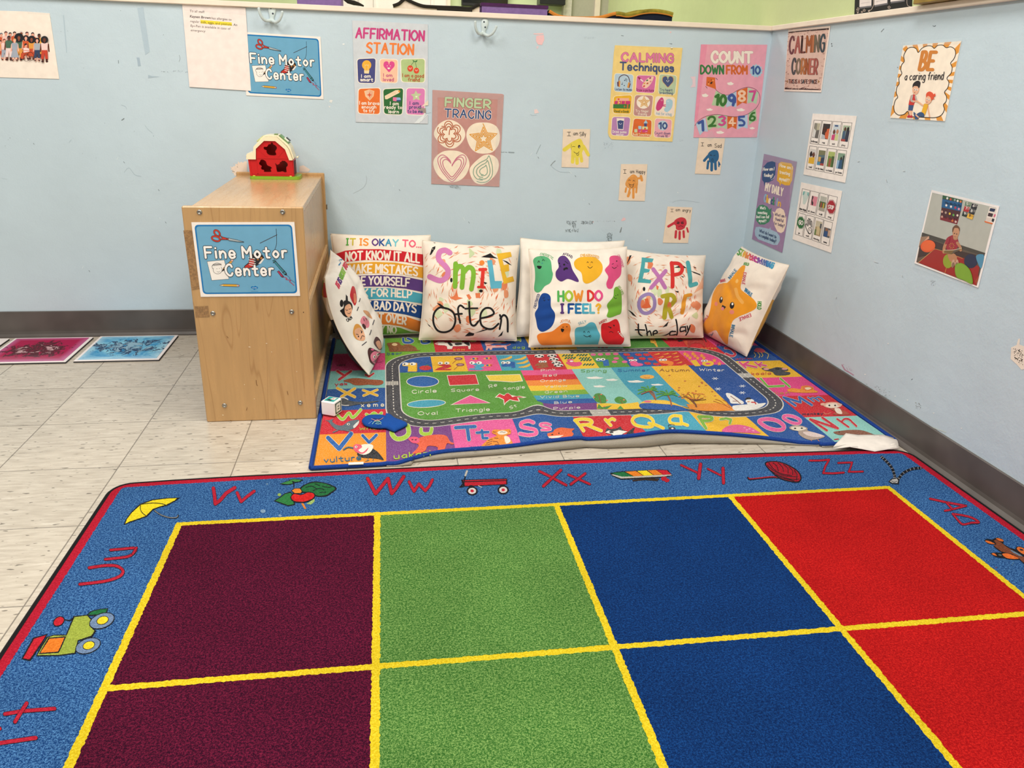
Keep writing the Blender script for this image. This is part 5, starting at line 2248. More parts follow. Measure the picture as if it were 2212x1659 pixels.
bprism([130,908,165,745,350,705,375,570,690,262,800,245,1060,245,1330,510,1400,620,1490,912,
        1392,915,1292,600,1022,362,698,362,438,600,412,905], .0, bd + .002, PC, 'roof', barn)
rf = bprism([355,700,380,565,692,258,800,240,1062,240,1340,505,1405,610,1495,905,1520,880,1440,560,1370,450,1090,205,790,205,670,225,355,550,335,690], .018, bd - .006, PC, 'roof_cap', barn)
# pictures on the roof slopes, little knobs
u0, u1 = bp2([1100,200]), bp2([1400,480])
a, b = Vector((BX + u0[0][0],0, ZT + u0[0][1])), Vector((BX + u1[0][0],0, ZT + u1[0][1]))
dv = (b - a)
rs = Flat((a.x, BY + .03, a.z),(0,1,0),(-dv.x, 0, -dv.z))
if rs.N.z < 0:
    rs = Flat((a.x, BY + .03, a.z),(0,-1,0),(-dv.x, 0, -dv.z))
L = dv.length
nrm = Vector((-dv.z, 0, dv.x)).normalized()
if nrm.z < 0:
    nrm = -nrm


def slab(s0, s1, y0, y1, t0, t1, mat, name):
    v = []
    for h in (t0, t1):
        for s, y in ((s0, y0),(s1, y0),(s1, y1),(s0, y1)):
            p = a + dv * s + nrm * h
            v.append((p.x, BY + y, p.z))
    return MB().add(v,[(3,2,1,0),(4,5,6,7),(0,1,5,4),(1,2,6,5),(2,3,7,6),(3,0,4,7)]).build(name, mat, rf)


slab(.05,.92,.03,.095,.0,.0022, plain('green_sticker','#5f8f3f',.35, var=.5, nscale=160),'roof_picture')
slab(.42,.8,.05,.08,.0023,.008, plain('white_toy_plastic','#f0ece2',.3),'roof_knob')
slab(.5,.86,.055,.076,.0081,.011, plain('black_toy_plastic','#26262a',.3),'roof_knob')
u = bp2([960,200,1060,200])
MB().box(BX + u[0][0], BX + u[1][0], BY + .04, BY + .07, ZT + u[0][1] + .0005, ZT + u[0][1] + .0028).build('roof_picture', plain('green_sticker_top','#7f9a52',.35, var=.4, nscale=160), rf)
u = bp2([440,400,640,240])
a = Vector((BX + u[0][0],0, ZT + u[0][1]))
b = Vector((BX + u[1][0],0, ZT + u[1][1]))
dv = b - a
nrm = Vector((-dv.z, 0, dv.x)).normalized()
slab(0,1,.03,.09,-.0028,.0012, plain('pale_green_sticker','#c9cf8f',.35, var=.25, nscale=160),'roof_picture')
u = bp2([120,830,1610,850])
for x, z, nm in ((u[0][0], u[0][1],'hinge_knob'),(u[1][0], u[1][1],'hinge_knob')):
    MB().lathe((BX + x, BY + .03, ZT + z),(0,1,0),[(0,0),(.003,.001),(.0036,.008),(.003,.05),(0,.051)],10).build(nm, PC, barn, True)
YF_ = plain('yellow_flower','#e2d458',.4)
for x in (300,335,1385,1415):
    q = bp2([x, 1400])[0]
    MB().lathe((BX + q[0], BY + .0045, ZT + .011),(0,0,1),[(.0022,0),(.002,.002),(0,.0032)],8).build('flower', YF_, barn)

# ------------------------------------------------------------------ liquid floor mats
WMAT = plain('white_mat_border','#efe6e4',.35,.5, var=.02)


def floor_mat_tile(x0, x1, y0, y1, label, kind):
    t = thing('sensory_mat', label, 'floor mat','liquid filled floor mats')
    MB().box(x0, x1, y0, y1,.0,.0045,.002).build('underside', BLACK, t)
    MB().box(x0 + .001, x1 - .001, y0 + .001, y1 - .001,.0047,.0075,.001).build('border', WMAT, t)
    m = NT(kind + '_liquid')
    n1 = m.noise(9,5,.62, dist=1.2)
    n2 = m.noise(26,4,.7, stretch=(1.2,.8,1), dist=.8)
    cx, cy = (x0 + x1) / 2, (y0 + y1) / 2
    sx = m.n('ShaderNodeSeparateXYZ')
    m.put(sx.inputs[0], m.tc.outputs['Object'])
    dx = m.math('ABSOLUTE', m.math('DIVIDE', m.math('SUBTRACT', sx.outputs[0], cx),(x1 - x0) / 2))
    dy = m.math('ABSOLUTE', m.math('DIVIDE', m.math('SUBTRACT', sx.outputs[1], cy),(y1 - y0) / 2))
    r2 = m.math('ADD', m.math('POWER', m.math('MULTIPLY', dx, 1.25),2.0), m.math('POWER', m.math('MULTIPLY', dy, 1.75),2.0))
    blob = m.math('SUBTRACT', m.math('ADD', n1, m.math('MULTIPLY', m.math('SUBTRACT', m.math('MULTIPLY', n2,1.5), .5), .9)), m.math('MULTIPLY', r2,.30))
    if kind == 'pink':
        c = m.mix(m.ramp(m.math('MAXIMUM', dx, dy), .72,1.0), lin('#b0164f'), lin('#c977ab'))
        c = m.mix(m.math('MULTIPLY', m.ramp(blob, .45,.53), .9), c, lin('#45222c'))
        c = m.mix(m.ramp(blob, .72,.76), c, lin('#c9a2a6'))
    else:
        c = m.mix(m.ramp(n1,.4,.62), lin('#2f8fc4'), lin('#8fd0e6'))
        c = m.mix(m.math('MULTIPLY', m.ramp(m.math('MAXIMUM', dx, dy), .7,1.0), .6), c, lin('#d5eef4'))
        c = m.mix(m.math('MULTIPLY', m.ramp(m.math('ADD', blob, m.math('MULTIPLY', m.math('SUBTRACT', n2,.5), .9)), .47,.55), .92), c, lin('#1f2f55'))
        c = m.mix(m.ramp(blob, .66,.72), c, lin('#8fb4c8'))
    mt = m.done(c, .12,.5)
    MB().box(x0 + .012, x1 - .012, y0 + .012, y1 - .012,.0076,.0086,.0004).build('liquid_window', mt, t)


floor_mat_tile(-3.012,-2.722,-.345,-.045,'pink liquid floor mat with a dark blot lying on the tiles','pink')
floor_mat_tile(-2.700,-2.402,-.340,-.038,'blue liquid floor mat with dark flecks on the tiles, nearest the shelf','blue')
t = thing('sensory_mat','white cornered floor mat just showing at the left edge, left of the pink mat','floor mat','liquid filled floor mats')
MB().box(-3.325,-3.030,-.36,-.046,.0,.0045,.002).build('underside', BLACK, t)
MB().box(-3.324,-3.031,-.359,-.047,.0047,.0075,.001).build('border', WMAT, t)

# ------------------------------------------------------------------ small things on the play rug
blk = thing('alphabet_block','white cube with green letter panels on the rug edge against the shelf corner','toy block')
g = [on(693,895.5,2,.013), on(725,901,2,.013), on(738,888,2,.013)]
ux = (g[1] - g[0])
ux.z = 0
SB = .047
ang = math.atan2(ux.y, ux.x)
O = Vector((g[0].x + .002, g[0].y, .0125))
U, V = Vector((math.cos(ang), math.sin(ang),0)), Vector((-math.sin(ang), math.cos(ang),0))
mb = MB().box(0, SB, 0, SB, 0, SB, .003)
mb.V = [O + U * p.x + V * p.y + Vector((0,0, p.z)) for p in mb.V]
mb.build('cube', plain('white_toy_block','#f4f0ee',.3,.5, var=.02), blk)
A = Art(Flat(O + Vector((0,0, SB + .0003)), U, V))
A.low = 0
A.grid = .001


def rq(A, pts, col, layer=None):
    A.tris(pts,[(0,1,2),(0,2,3)], col, raw=True, layer=layer)


rq(A,[(.007,.007),(.041,.007),(.041,.041),(.007,.041)],'#2aa9a4')
A.tris([(.012,.012),(.03,.010),(.028,.022),(.016,.024)],[(0,1,2),(0,2,3)],'#3a3f44', raw=True)
A.tris([(.02,.022),(.036,.020),(.037,.036),(.024,.037)],[(0,1,2),(0,2,3)],'#efe9e2', raw=True)
A.tris([(.025,.026),(.031,.025),(.03,.033)],[(0,1,2)],'#c8352f', raw=True)
A.build('top_picture', PRINTP, blk)
A = Art(Flat(O + U * (SB + .0003), V, Vector((0,0,1))))
A.grid = .001
rq(A,[(.006,.006),(.041,.006),(.041,.041),(.006,.041)],'#1d4a38')
A.m = lambda x, y: (x * .001, y * .001)
for c, w in (('#f2eee6',9.5),('#1d4a38',0)):
    if w:
        A.s_([15,14,15,33,32,33], w, c, sm=0)
        A.s_([15,23,28,23], w - 2, c, sm=0)
        A.s_([32,33,32,14,15,14], w - 3, c, sm=0)
A.s_([19,19,28,19],3,'#1d4a38', sm=0)
A.s_([20,28,27,28],3,'#1d4a38', sm=0)
A.build('side_letter', PRINTP, blk)

# blue mitten
mit = thing('mitten','blue knitted mitten with chain stitched motif lying on the play rug','mitten')
Z0 = .0128
OUTL = [615,1045,640,1012,700,992,780,992,850,1000,875,1012,868,990,880,978,905,978,935,995,960,1015,1000,1038,1060,1058,1104,1082,1060,1110,1000,1138,965,1155,920,1140,870,1120,790,1118,700,1108,640,1085]
pts = smooth(Art.pairs(OUTL), True, 4)
W3 = [on(660 + x / 5.0275,700 + y / 5.0275,2, Z0 + .006) for x, y in pts]
cen = sum(W3, Vector()) / len(W3)
rings = [(1.0,0),(1.02,.004),(.97,.009),(.82,.0125),(.5,.0145),(.15,.015)]
v, f = [],[]
n = len(W3)
for k, dz in rings:
    for p in W3:
        q = cen + (p - cen) * k
        v.append((q.x, q.y, Z0 + dz + noise.noise(q * 60) * .0008))
for r in range(len(rings) - 1):
    for i in range(n):
        f.append((r * n + i, r * n + (i + 1) % n, r * n + n + (i + 1) % n, r * n + n + i)[::-1])
f += [tuple(range(n)), tuple(range((len(rings) - 1) * n, len(rings) * n))[::-1]]
KNIT = NT('blue_knit')
kn = KNIT.noise(900,2, stretch=(1,.5,1))
KNIT.bump(kn, .001)
KNITM = KNIT.done(KNIT.scale(lin('#1f4f9e')[:3], KNIT.ramp(kn, .3,.7,.8,1.15)), .95,.1)
me_ = MB().add(v, f).build('knit_body', KNITM, mit, True)
A = Art(Flat((0,0, Z0 + .0165),(1,0,0),(0,1,0)),(660,700,5.0275))
for fz_, c in (([725,1085,750,1060,800,1055,820,1075,790,1085,760,1080],'#8fc7a8'),([715,1030,760,1045,810,1040,842,1018],'#c98f95'),([750,1055,780,1040,800,1050],'#c98f95'),
               ([735,1022,790,1032,835,1020],'#2a2f55'),([770,1070,810,1062],'#7fb5a0')):
    A.s_(fz_, 5, c)
for x, y in ((690,1078),(702,1068),(716,1058),(820,1090)):
    A.e(x, y, 4,3,'#a9c4d8', n=8)
A.build('stitching', FABRIC, mit)

# white cloth corner
clo = NT('white_felt')
clom = clo.done(clo.scale(lin('#e6ddd3')[:3], clo.ramp(clo.noise(30,3), .3,.7,.9,1.05)), .85,.2)
P1 = [(1800,968),(1826,942),(1852,941),(1880,943),(1905,945),(1929,947)]
P2 = [(1800,968.5),(1835,968.5),(1860,971.5),(1890,974),(1918,973.5),(1941,970.5)]
v, f = [],[]
for i in range(6):
    a, b = on(*P1[i],2,.016), on(*P2[i],2,.016)
    for k in range(7):
        t = k / 6
        p = a.lerp(b, t)
        z = .0185 + .010 * math.sin(t * math.pi) * (i / 5) + .004 * math.sin(i * 2.1 + t * 5) + (.004 if k == 0 else 0)
        v.append((p.x, p.y, z))
for i in range(5):
    for k in range(6):
        f.append((i * 7 + k, i * 7 + 7 + k, i * 7 + 8 + k, i * 7 + 1 + k))
n = len(v)
v += [(x, y, z - .0015) for x, y, z in v]
f += [tuple(q + n for q in g[::-1]) for g in f]
ring = [i * 7 for i in range(6)] + [35 + k for k in range(1,7)] + [i * 7 + 6 for i in range(4,-1,-1)] + [k for k in range(5,0,-1)]
f += [(ring[i], ring[i - 1], ring[i - 1] + n, ring[i] + n) for i in range(len(ring))]
o = MB().add(v, f).build('cloth', clom, None, True)
tag(o, 'white felt scrap folded over the right front corner of the play rug','cloth')
# ------------------------------------------------------------------ papers and posters on the walls
WP = Flat((0,-.0022,0),(1,0,0),(0,0,1))
WP2 = Flat((0,-.0040,0),(1,0,0),(0,0,1))
RP = Flat((-.0022,0,0),(0,-1,0),(0,0,1))
CLEAR = NT('clear_tape')
CLEAR.bsdf.inputs['Transmission Weight'].default_value = 0
CLEAR.bsdf.inputs['Alpha'].default_value = .16
CLEAR.bump(CLEAR.noise(60,3,.7, stretch=(1,1,.3)), .004)
CLEARM = CLEAR.done(lin('#dfe8ea'), .08,.6)
TEAR = printed('crinkled_tape',.2,.6)


def poster(name, label, cat, corners, col, surf=WP, crop=(0,0,1), mat=None, group=None, up=None, thick=.0012, tape=()):
    t = thing(name, label, cat, group)
    A = Art(surf, crop)
    A.grid = .003
    A.sheet(corners, col, thick)
    A.up = up
    A.t_ = t

    def finish():
        A.build('printed_sheet', mat or PAPER, t)
        for f in tape:
            B = Art(surf, crop, .0016)
            B.low = 0
            B.p(f, '#ffffff')
            B.build('clear_tape', CLEARM, t)
        return t
    A.finish = finish
    return A


def face(A, x, y, k, col, w, smile=1):
    A.e(x - k, y, w * .8, w * .8, col, n=10)
    A.e(x + k, y, w * .8, w * .8, col, n=10)
    if smile:
        A.s_([x - k * .6, y + k * .7, x, y + k * (1.15 if smile > 0 else .5), x + k * .6, y + k * .7], w * .7, col)


def heart(A, cx, cy, w, h, col):
    A.p([cx, cy + h, cx - w * .45, cy + h * .55, cx - w * .95, cy - h * .1, cx - w * .9, cy - h * .75, cx - w * .5, cy - h, cx - w * .15, cy - h * .85, cx, cy - h * .35,
         cx + w * .15, cy - h * .85, cx + w * .5, cy - h, cx + w * .9, cy - h * .75, cx + w * .95, cy - h * .1, cx + w * .45, cy + h * .55], col, 1)


# --- staff notice
A = poster('staff_notice','white allergy notice To all staff, hanging over the Fine Motor Center sign','notice',[22,46,970,115,1052,1357,133,1297],'#f4e5de', WP2, (390,0,6.9125), thick=.0016,
           tape=[[22,50,970,117,972,220,60,150]])
K = '#3a3738'
A.q([296,297,765,335,768,386,300,350],4,'#f3dc3c')
for tx, x0, y0, x1, y1, h, bd in (('To all staff:',135,180,360,196,38,0),('Kaysen Brown',140,260,450,284,38,.02),('has allergies to',462,286,760,310,37,0),('regular',145,332,282,343,37,0),
                                  ('milk, eggs, and peanuts',300,345,760,382,37,0),('. An',766,382,845,389,37,0),('Epi-Pen is available in case of',150,400,745,446,37,0),('emergency',152,466,370,482,37,0)):
    A.b(tx, x0, y0, x1, y1, h, K, bd)
A.finish()

# --- affirmation station
A = poster('affirmation_poster','grey AFFIRMATION STATION poster with six rounded picture tiles and a torn right edge','poster',
           [75,28,1255,88,1258,1280,1200,1350,1225,1480,1258,1500,1256,1640,132,1612],'#ced3d8', WP, (750,40,7.2105))
A.t('AFFIRMATION',138,296,1192,345,148,'#c9407f',.2)
A.t('STATION',305,530,1025,560,152,'#ef8038',.2)
CR = '#f6ecdc'
for f, c in (([145,622,455,608,440,1018,160,1010],'#474a82'),([500,622,795,632,790,1012,510,1000],'#f6c4a4'),([822,625,1222,618,1216,1005,835,995],'#b4c98a'),
             ([165,1085,525,1072,518,1500,160,1485],'#e9722c'),([550,1090,885,1075,865,1508,565,1495],'#2c6a35'),([915,1075,1222,1080,1210,1515,912,1500],'#de82b8')):
    P = Art.pairs(f)
    cx, cy = sum(p[0] for p in P) / 4, sum(p[1] for p in P) / 4
    A.q(f, 55, CR)
    A.q([v for x, y in P for v in (cx + (x - cx) * .925, cy + (y - cy) * .945)],46, c)
A.e(303,725,72,75,'#f0b23a')
A.p([262,805,345,805,338,858,266,855],'#f0d9a8')
A.p([258,770,350,770,340,808,266,808],'#f0b23a')
A.s_([280,800,275,720,290,735,303,718,318,735,332,718,325,800],6,'#f6dc9a', sm=0)
A.t('I am',222,920,362,920,48, CR, .22)
A.t('smart',210,975,398,978,48, CR, .24)
heart(A, 652,750,88,84,'#dd4a8e')
face(A, 648,738,24, CR, 8,0)
A.p([628,765,668,768,660,785,645,790,632,782], CR, 1)
A.t('I am',565,905,698,908,48,'#c2447f',.19)
A.t('loved',562,972,722,974,48,'#c2447f',.19)
A.s_([998,735,1015,700,1052,668],6,'#3b6b3a')
A.s_([1080,770,1070,720,1056,668],6,'#3b6b3a')
A.p([1055,668,1020,645,1030,672],'#3b7a42',1)
A.p([1055,670,1092,645,1080,678],'#3b7a42',1)
A.e(982,778,45,50,'#dd4a2c')
A.e(1078,812,42,46,'#dd4a2c')
face(A, 980,770,16, CR, 8)
face(A, 1078,802,14, CR, 7)
A.t('I am a good',862,908,1190,918,50,'#b8542f',.19)
A.t('friend',948,975,1128,978,50,'#b8542f',.19)
A.p([265,1130,345,1105,422,1130,410,1210,350,1278,285,1215],'#f3cf9a')
A.p([345,1112,412,1135,402,1205,348,1268],'#e7ab86')
A.p([278,1138,345,1114,346,1266,294,1208],'#efc0a0')
star_out(A, 345,1190,42,0, None, '#dd5a30', k=.35, n=4)
A.t('I am brave',192,1338,495,1345,50, CR, .2)
A.t('enough',228,1398,448,1400,48, CR, .2)
A.t('to try',250,1455,425,1462,48, CR, .2)
A.p([585,1205,750,1118,800,1112,828,1128,815,1158,770,1180,620,1258,590,1255],'#f3dcb8')
A.p([800,1112,828,1128,815,1158,795,1140],'#e09a3a')
for i in range(22):
    A.e(605 + (i % 11) * 15,1212 + (i // 11) * 22 - (i % 11) * 7,3,3,'#c9523f', n=6)
A.q([712,1225,770,1228,770,1290,712,1284],8,'#e77aa5')
A.q([768,1228,828,1232,836,1275,768,1270],8,'#8fb4d8')
A.q([768,1270,836,1268,830,1292,768,1290],6,'#3a4f7c')
A.t('I am',670,1345,798,1350,50, CR, .2)
A.t('ready to',580,1402,850,1408,50, CR, .2)
A.t('learn',645,1470,800,1476,50, CR, .2)
star_out(A, 1072,1205,88,0, None, '#c3cfa0', rot=-1.62, k=.5)
heart(A, 1078,1218,16,14, CR)
A.t('I am',978,1340,1110,1342,48,'#3b4579',.2)
A.t('proud',968,1402,1145,1398,48,'#3b4579',.2)
A.t('to be me',942,1466,1170,1470,46,'#3b4579',.18)
A.p([1075,1400,1160,1385,1222,1400,1225,1470,1180,1470],'#a3918a')
A.p([1155,1375,1262,1270,1262,1350,1200,1360],'#f0e0c6')
A.p([1040,1635,1110,1560,1230,1480,1180,1560,1120,1630],'#e3e9ea')
A.s_([1150,1600,1250,1490],8,'#eef2f2')
A.finish()

# --- finger tracing
A = poster('finger_tracing_poster','dusty pink FINGER TRACING poster with flower, star, heart and drop outlines','poster',
           [108,32,700,68,1245,98,1268,112,1196,1608,88,1562],'#c48f87', WP, (920,190,7.539),
           tape=[[110,35,1262,105,1240,190,190,155,190,1480,92,1470],[1170,180,1262,110,1210,1500,1105,1490],[90,1480,1200,1490,1196,1606,88,1560]])
A.t('FINGER',318,292,1040,328,132,'#bcd0a6',.20,[('#8a4a3a',9),('#bcd0a6',4)])
A.t('TRACING',308,470,1050,505,128,'#34507f',.17, ('#ecd9cf',8))
CRM = '#f6e6ce'
for f in ([130,745,200,600,350,520,500,555,610,660,640,770,590,880,500,965,410,988,290,955,190,860],[660,790,690,660,790,580,920,562,1050,575,1160,640,1205,780,1180,930,1090,1040,960,1070,820,1050,720,960],
          [120,1240,160,1120,280,1035,420,1018,560,1040,670,1120,710,1250,660,1400,560,1500,430,1535,300,1510,180,1400],[710,1360,740,1270,850,1160,960,1090,1080,1095,1170,1170,1185,1290,1130,1420,1000,1540,880,1570,770,1510]):
    A.p(f, CRM, 1)
cx, cy = 378,750
for k, (R, D) in enumerate(((168,34),(132,28),(92,22))):
    f = []
    for i in range(73 if k else 70):
        a = 3.95 + i / 72 * 2 * math.pi
        rr = R * .78 + D * 2.2 * abs(math.cos(3 * (a - .45))) ** .8
        f += [cx + rr * math.cos(a), cy + rr * 1.02 * math.sin(a)]
    A.s_(f, 13,'#b5542c', sm=0)
A.s_([378,760,385,700,400,650],13,'#b5542c')
cx, cy = 938,825
for R in (235,185,135,85):
    f = []
    for i in range(11):
        a = -1.6 + i * math.pi / 5
        rr = R if i % 2 == 0 else R * .46
        f += [cx + rr * math.cos(a), cy + rr * 1.03 * math.sin(a)]
    A.s_(f[:-2] if R > 200 else f, 13,'#e39b25', sm=0)
for s in (0,1,2):
    k = 1 - s * .17
    f = [420,1300 - s * 8 - 20 * k * 2,300,1120]
    base_ = [400,1190,340,1125,270,1090,210,1125,195,1190,235,1310,320,1430,425,1525,530,1420,620,1290,655,1190,640,1115,585,1090,500,1140,425,1255]
    P = [(425 + (x - 425) * k, 1300 + (y - 1300) * k) for x, y in Art.pairs(base_)]
    A.s_([v for p in P for v in p],13,'#c9748c')
for s in (0,1,2):
    k = 1 - s * .3
    base_ = [830,1520,900,1540,1000,1520,1075,1430,1085,1310,1060,1190,1025,1105,990,1160,880,1220,790,1300,775,1400,830,1480,920,1500]
    P = [(945 + (x - 945) * k, 1355 + (y - 1355) * k) for x, y in Art.pairs(base_)]
    A.s_([v for p in P for v in p],13,'#86a58e')
A.finish()

# --- calming techniques
A = poster('calming_poster','yellow CALMING Techniques poster with nine picture tiles and a dog-eared corner','poster',
           [178,58,1278,102,1112,1628,120,1592,78,1540,62,1480,160,176],'#efd184', WP, (1305,90,7.539), thick=.0018)
A.t('CALMING',292,318,1120,335,130,'#de7ba2',.23, ('#a34f6f',4))
A.t('Techniques',262,456,1122,488,120,'#46557c',.22)
NV = '#46557c'
for f, c in (([165,508,485,532,462,838,155,812],'#b5cbd8'),([525,540,855,548,820,845,508,828],'#d971a6'),([895,520,1192,548,1160,872,875,852],'#b5c8a6'),
             ([150,880,462,862,440,1185,135,1172],'#ecb52f'),([495,862,808,868,768,1228,470,1212],'#c2908a'),([835,885,1155,905,1140,1225,815,1210],'#f3dfcd'),
             ([125,1218,435,1225,400,1545,108,1528],'#b784b4'),([478,1242,782,1268,772,1558,440,1545],'#dd6a30'),([825,1240,1112,1262,1090,1572,805,1560],'#eba9b4')):
    P = Art.pairs(f)
    cx, cy = sum(p[0] for p in P) / 4, sum(p[1] for p in P) / 4
    A.q(f, 55,'#f7ecd2')
    A.q([v for x, y in P for v in (cx + (x - cx) * .945, cy + (y - cy) * .945)],46, c)
A.s_([238,650,250,580,320,540,390,570,420,660],13,'#5a3f4a')
A.p([210,660,238,645,240,735,215,725],'#6a4152')
A.p([238,630,262,640,258,740,238,735],'#e09a45')
A.p([395,660,420,668,398,755,372,745],'#e09a45')
A.p([420,672,432,690,412,755,398,755],'#6a4152')
for x, y in ((335,632),(290,695),(328,715)):
    A.e(x, y, 10,8,'#33415f')
A.s_([345,630,348,602,372,612,362,650],6,'#33415f', sm=0)
A.s_([298,690,300,660],5,'#33415f')
A.t('Listen to music',175,790,455,800,38, NV, .15)
A.p([545,575,580,580,605,615,575,620],'#a5335a',1)
A.s_([595,615,630,645],20,'#f3e3da')
A.p([618,720,650,660,720,590,800,565,795,620,750,700,690,755,640,748],'#f2c9b0',1)
for x, y, c in ((650,725,'#cf3040'),(655,680,'#e0a052'),(700,630,'#3f7a4f'),(750,592,'#8a3560'),(755,650,'#d98a95'),(705,680,'#c0563a')):
    A.e(x, y, 18,12, c, -.6)
A.t('Draw a picture',525,802,805,812,38,'#8e2f62',.15)
heart(A, 1038,652,98,95,'#dba55a')
heart(A, 1038,652,88,86,'#46557f')
face(A, 1036,636,17,'#f1efe6',9)
A.t('Try heart',908,800,1108,808,38, NV, .15)
A.t('breathing',905,848,1115,856,38, NV, .15)
A.p([200,920,405,920,405,965,195,965],'#efb49a')
A.e(235,938,16,16,'#dd5a35')
for x0, x1 in ((172,225),(240,275),(285,340),(350,428)):
    A.p([x0,965, x1,965, x1 - 5,1018, x0 - 5,1018],'#c93a72')
A.p([235,968,262,990,240,1015],'#efb49a')
A.p([148,1018,425,1018,415,1090,145,1085],'#3a7a3a')
A.e(332,1055,14,18,'#b5713a')
A.p([368,1018,398,1018,395,1090,365,1088],'#b5713a')
A.t('Read a book',165,1148,398,1155,40,'#5a6a2a',.18)
A.e(638,988,110,104,'#f5e8d6')
star_out(A, 650,985,95,9,'#e0ab55', None)
star_out(A, 650,985,62,8,'#e0ab55', None)
star_out(A, 650,985,32,8,'#e0ab55', None)
A.t('Try finger',512,1145,722,1150,38,'#f5e8d6',.15)
A.t('tracing',548,1192,692,1198,38,'#f5e8d6',.15)
A.p([845,1060,870,980,930,910,965,935,968,1010,935,1085,880,1125,850,1105],'#c9437c',1)
A.p([975,1110,1005,1050,1010,960,1055,932,1110,960,1112,1040,1085,1100,1020,1150],'#a9cbd8',1)
A.s_([935,1035,1000,1028],12,'#c9437c')
A.s_([945,1045,1000,1052],12,'#c9437c')
face(A, 938,950,12,'#f5e0e0',6)
face(A, 1040,965,10,'#e6f2f4',6)
A.t('Ask for a hug',845,1188,1095,1200,42,'#9bbccb',.14)
A.p([202,1245,328,1250,312,1440,215,1430],'#f3e3d8')
A.p([215,1295,260,1278,318,1290,305,1425,226,1420],'#43507f')
face(A, 265,1335,18,'#eef0f2',7,-1)
A.t('Drink some',138,1485,360,1490,40,'#f5eae0',.16)
A.t('water',196,1525,318,1530,36,'#f5eae0',.16)
A.p([640,1330,680,1272,712,1330],'#a9cbd8')
A.p([652,1330,695,1330,695,1382,652,1382],'#43507f')
A.q([555,1372,608,1375,608,1425,558,1425],8,'#a9cbd8')
A.q([620,1380,712,1385,710,1428,620,1428],8,'#d8dba0')
A.q([492,1425,540,1422,540,1478,492,1478],10,'#c9d0a5')
A.q([555,1428,605,1428,600,1478,555,1478],6,'#d2457d')
A.q([618,1430,712,1432,705,1480,618,1478],6,'#d2457d')
A.e(665,1418,16,18,'#dd6a30')
A.s_([580,1465,598,1455],5,'#f3e3d8')
A.s_([670,1470,700,1462],5,'#f3e3d8')
A.t('Build Something',468,1525,752,1535,38,'#f3dfb5',.15)
star_out(A, 955,1365,92,0, None, '#b9ced8', k=.78, n=14)
A.t('10',895,1415,1015,1418,95,'#3f5384',.27)
A.t('Count down',825,1505,1072,1510,38,'#54507a',.15)
A.t('from 10',870,1552,1030,1558,38,'#54507a',.15)
A.p([1075,88,1125,95,1112,130,1090,128],'#c2a25e')
A.e(1100,98,22,8,'#f5efe0')
A.finish()

# --- count down from 10
A = poster('countdown_poster','pink COUNT DOWN FROM 10 poster with a kite and number bunting beside the corner','poster',[185,45,1262,50,1095,1558,62,1560],'#e9a3b3', WP, (1490,90,7.539), thick=.0018,
           tape=[[985,1560,1095,1440,1110,1570,1060,1640],[270,1560,350,1440,420,1550,330,1620]])
A.p([185,45,285,48,120,1300,75,1300],'#e893aa')
A.t('COUNT',362,332,1010,340,165,'#f2e7d8',.22,[('#a3707a',7),('#f2e7d8',4)])
A.t('DOWN',178,520,545,522,130,'#3a7a44',.22)
A.t('FROM',600,522,930,525,130,'#d2682f',.22)
star_out(A, 1080,475,115,0, None, '#a9cbd8', k=.78, n=13)
A.t('10',1005,525,1138,525,118,'#3f5a92',.25)
for x, y, w, h in ((660,688,50,30),(248,880,50,32),(322,1110,50,22),(828,1115,64,28),(1015,1412,40,20),(492,1482,60,28)):
    cloud(A, x, y, w, h, '#f2e9dc')
A.p([275,572,415,585,412,640,428,780,400,765,265,715],'#d76a2c')
A.e(378,632,13,12,'#eea060')
A.e(308,690,13,12,'#eea060')
A.e(350,622,7,7,'#3a2420')
A.e(304,660,7,7,'#3a2420')
A.p([330,675,365,648,368,672,350,690],'#3a2420',1)
A.s_([425,592,450,620],8,'#5f4148')
A.s_([258,728,285,758],8,'#5f4148')
FL = ['#b3c795','#b5cbdc','#d76a2c','#b5cfae']
for f, c in (([425,800,582,880,565,1080,475,1050,355,1035],'#b3cba0'),([590,880,755,810,755,1072,672,1042,592,1070],'#b5cbdc'),([765,800,938,745,925,1012,858,990,768,1052],'#d76a2c'),
             ([948,745,1120,830,1085,1018,1020,985,940,1005],'#b5cfae'),([1075,1085,1090,1285,1030,1305,960,1362,960,1160],'#a9c79a'),([790,1218,940,1185,942,1415,860,1390,772,1432],'#b5cbdc'),
             ([612,1215,772,1222,758,1425,690,1385,612,1425],'#d76a2c'),([448,1190,605,1200,600,1425,520,1392,450,1415],'#b5cfae'),([265,1220,440,1190,445,1405,380,1395,300,1450],'#b3cb9a'),
             ([95,1330,250,1240,295,1465,225,1460,165,1525],'#b5cbdc')):
    A.p(f, c)
A.s_([415,770,480,830,580,870,680,850,800,780,940,742,1060,770,1130,850,1140,960,1080,1080,950,1175,800,1218,640,1215,450,1185,280,1210,150,1280,80,1370],6,'#7a5560')
for tx, x0, y0, x1, y1, h, c, w in (('10',410,1018,572,1035,155,'#3f7535',.3),('9',632,1030,728,1032,165,'#41599a',.28),('8',800,965,895,965,160,'#f4c9a8',.24),('7',985,960,1072,955,148,'#cf4f8d',.24),('1',150,1445,215,1442,150,'#41599a',.3),
                                    ('2',312,1375,415,1368,145,'#3f7535',.25),('3',478,1358,575,1358,140,'#cf4f8d',.25),('4',640,1365,740,1365,125,'#f4c9a8',.22),('5',808,1362,890,1358,138,'#41599a',.25),('6',980,1282,1062,1275,130,'#3f7535',.25)):
    A.t(tx, x0, y0, x1, y1, h, c, w)
A.finish()

# --- four handprints
HP = 'handprint feeling cards on the blue wall'
INK = '#27262a'


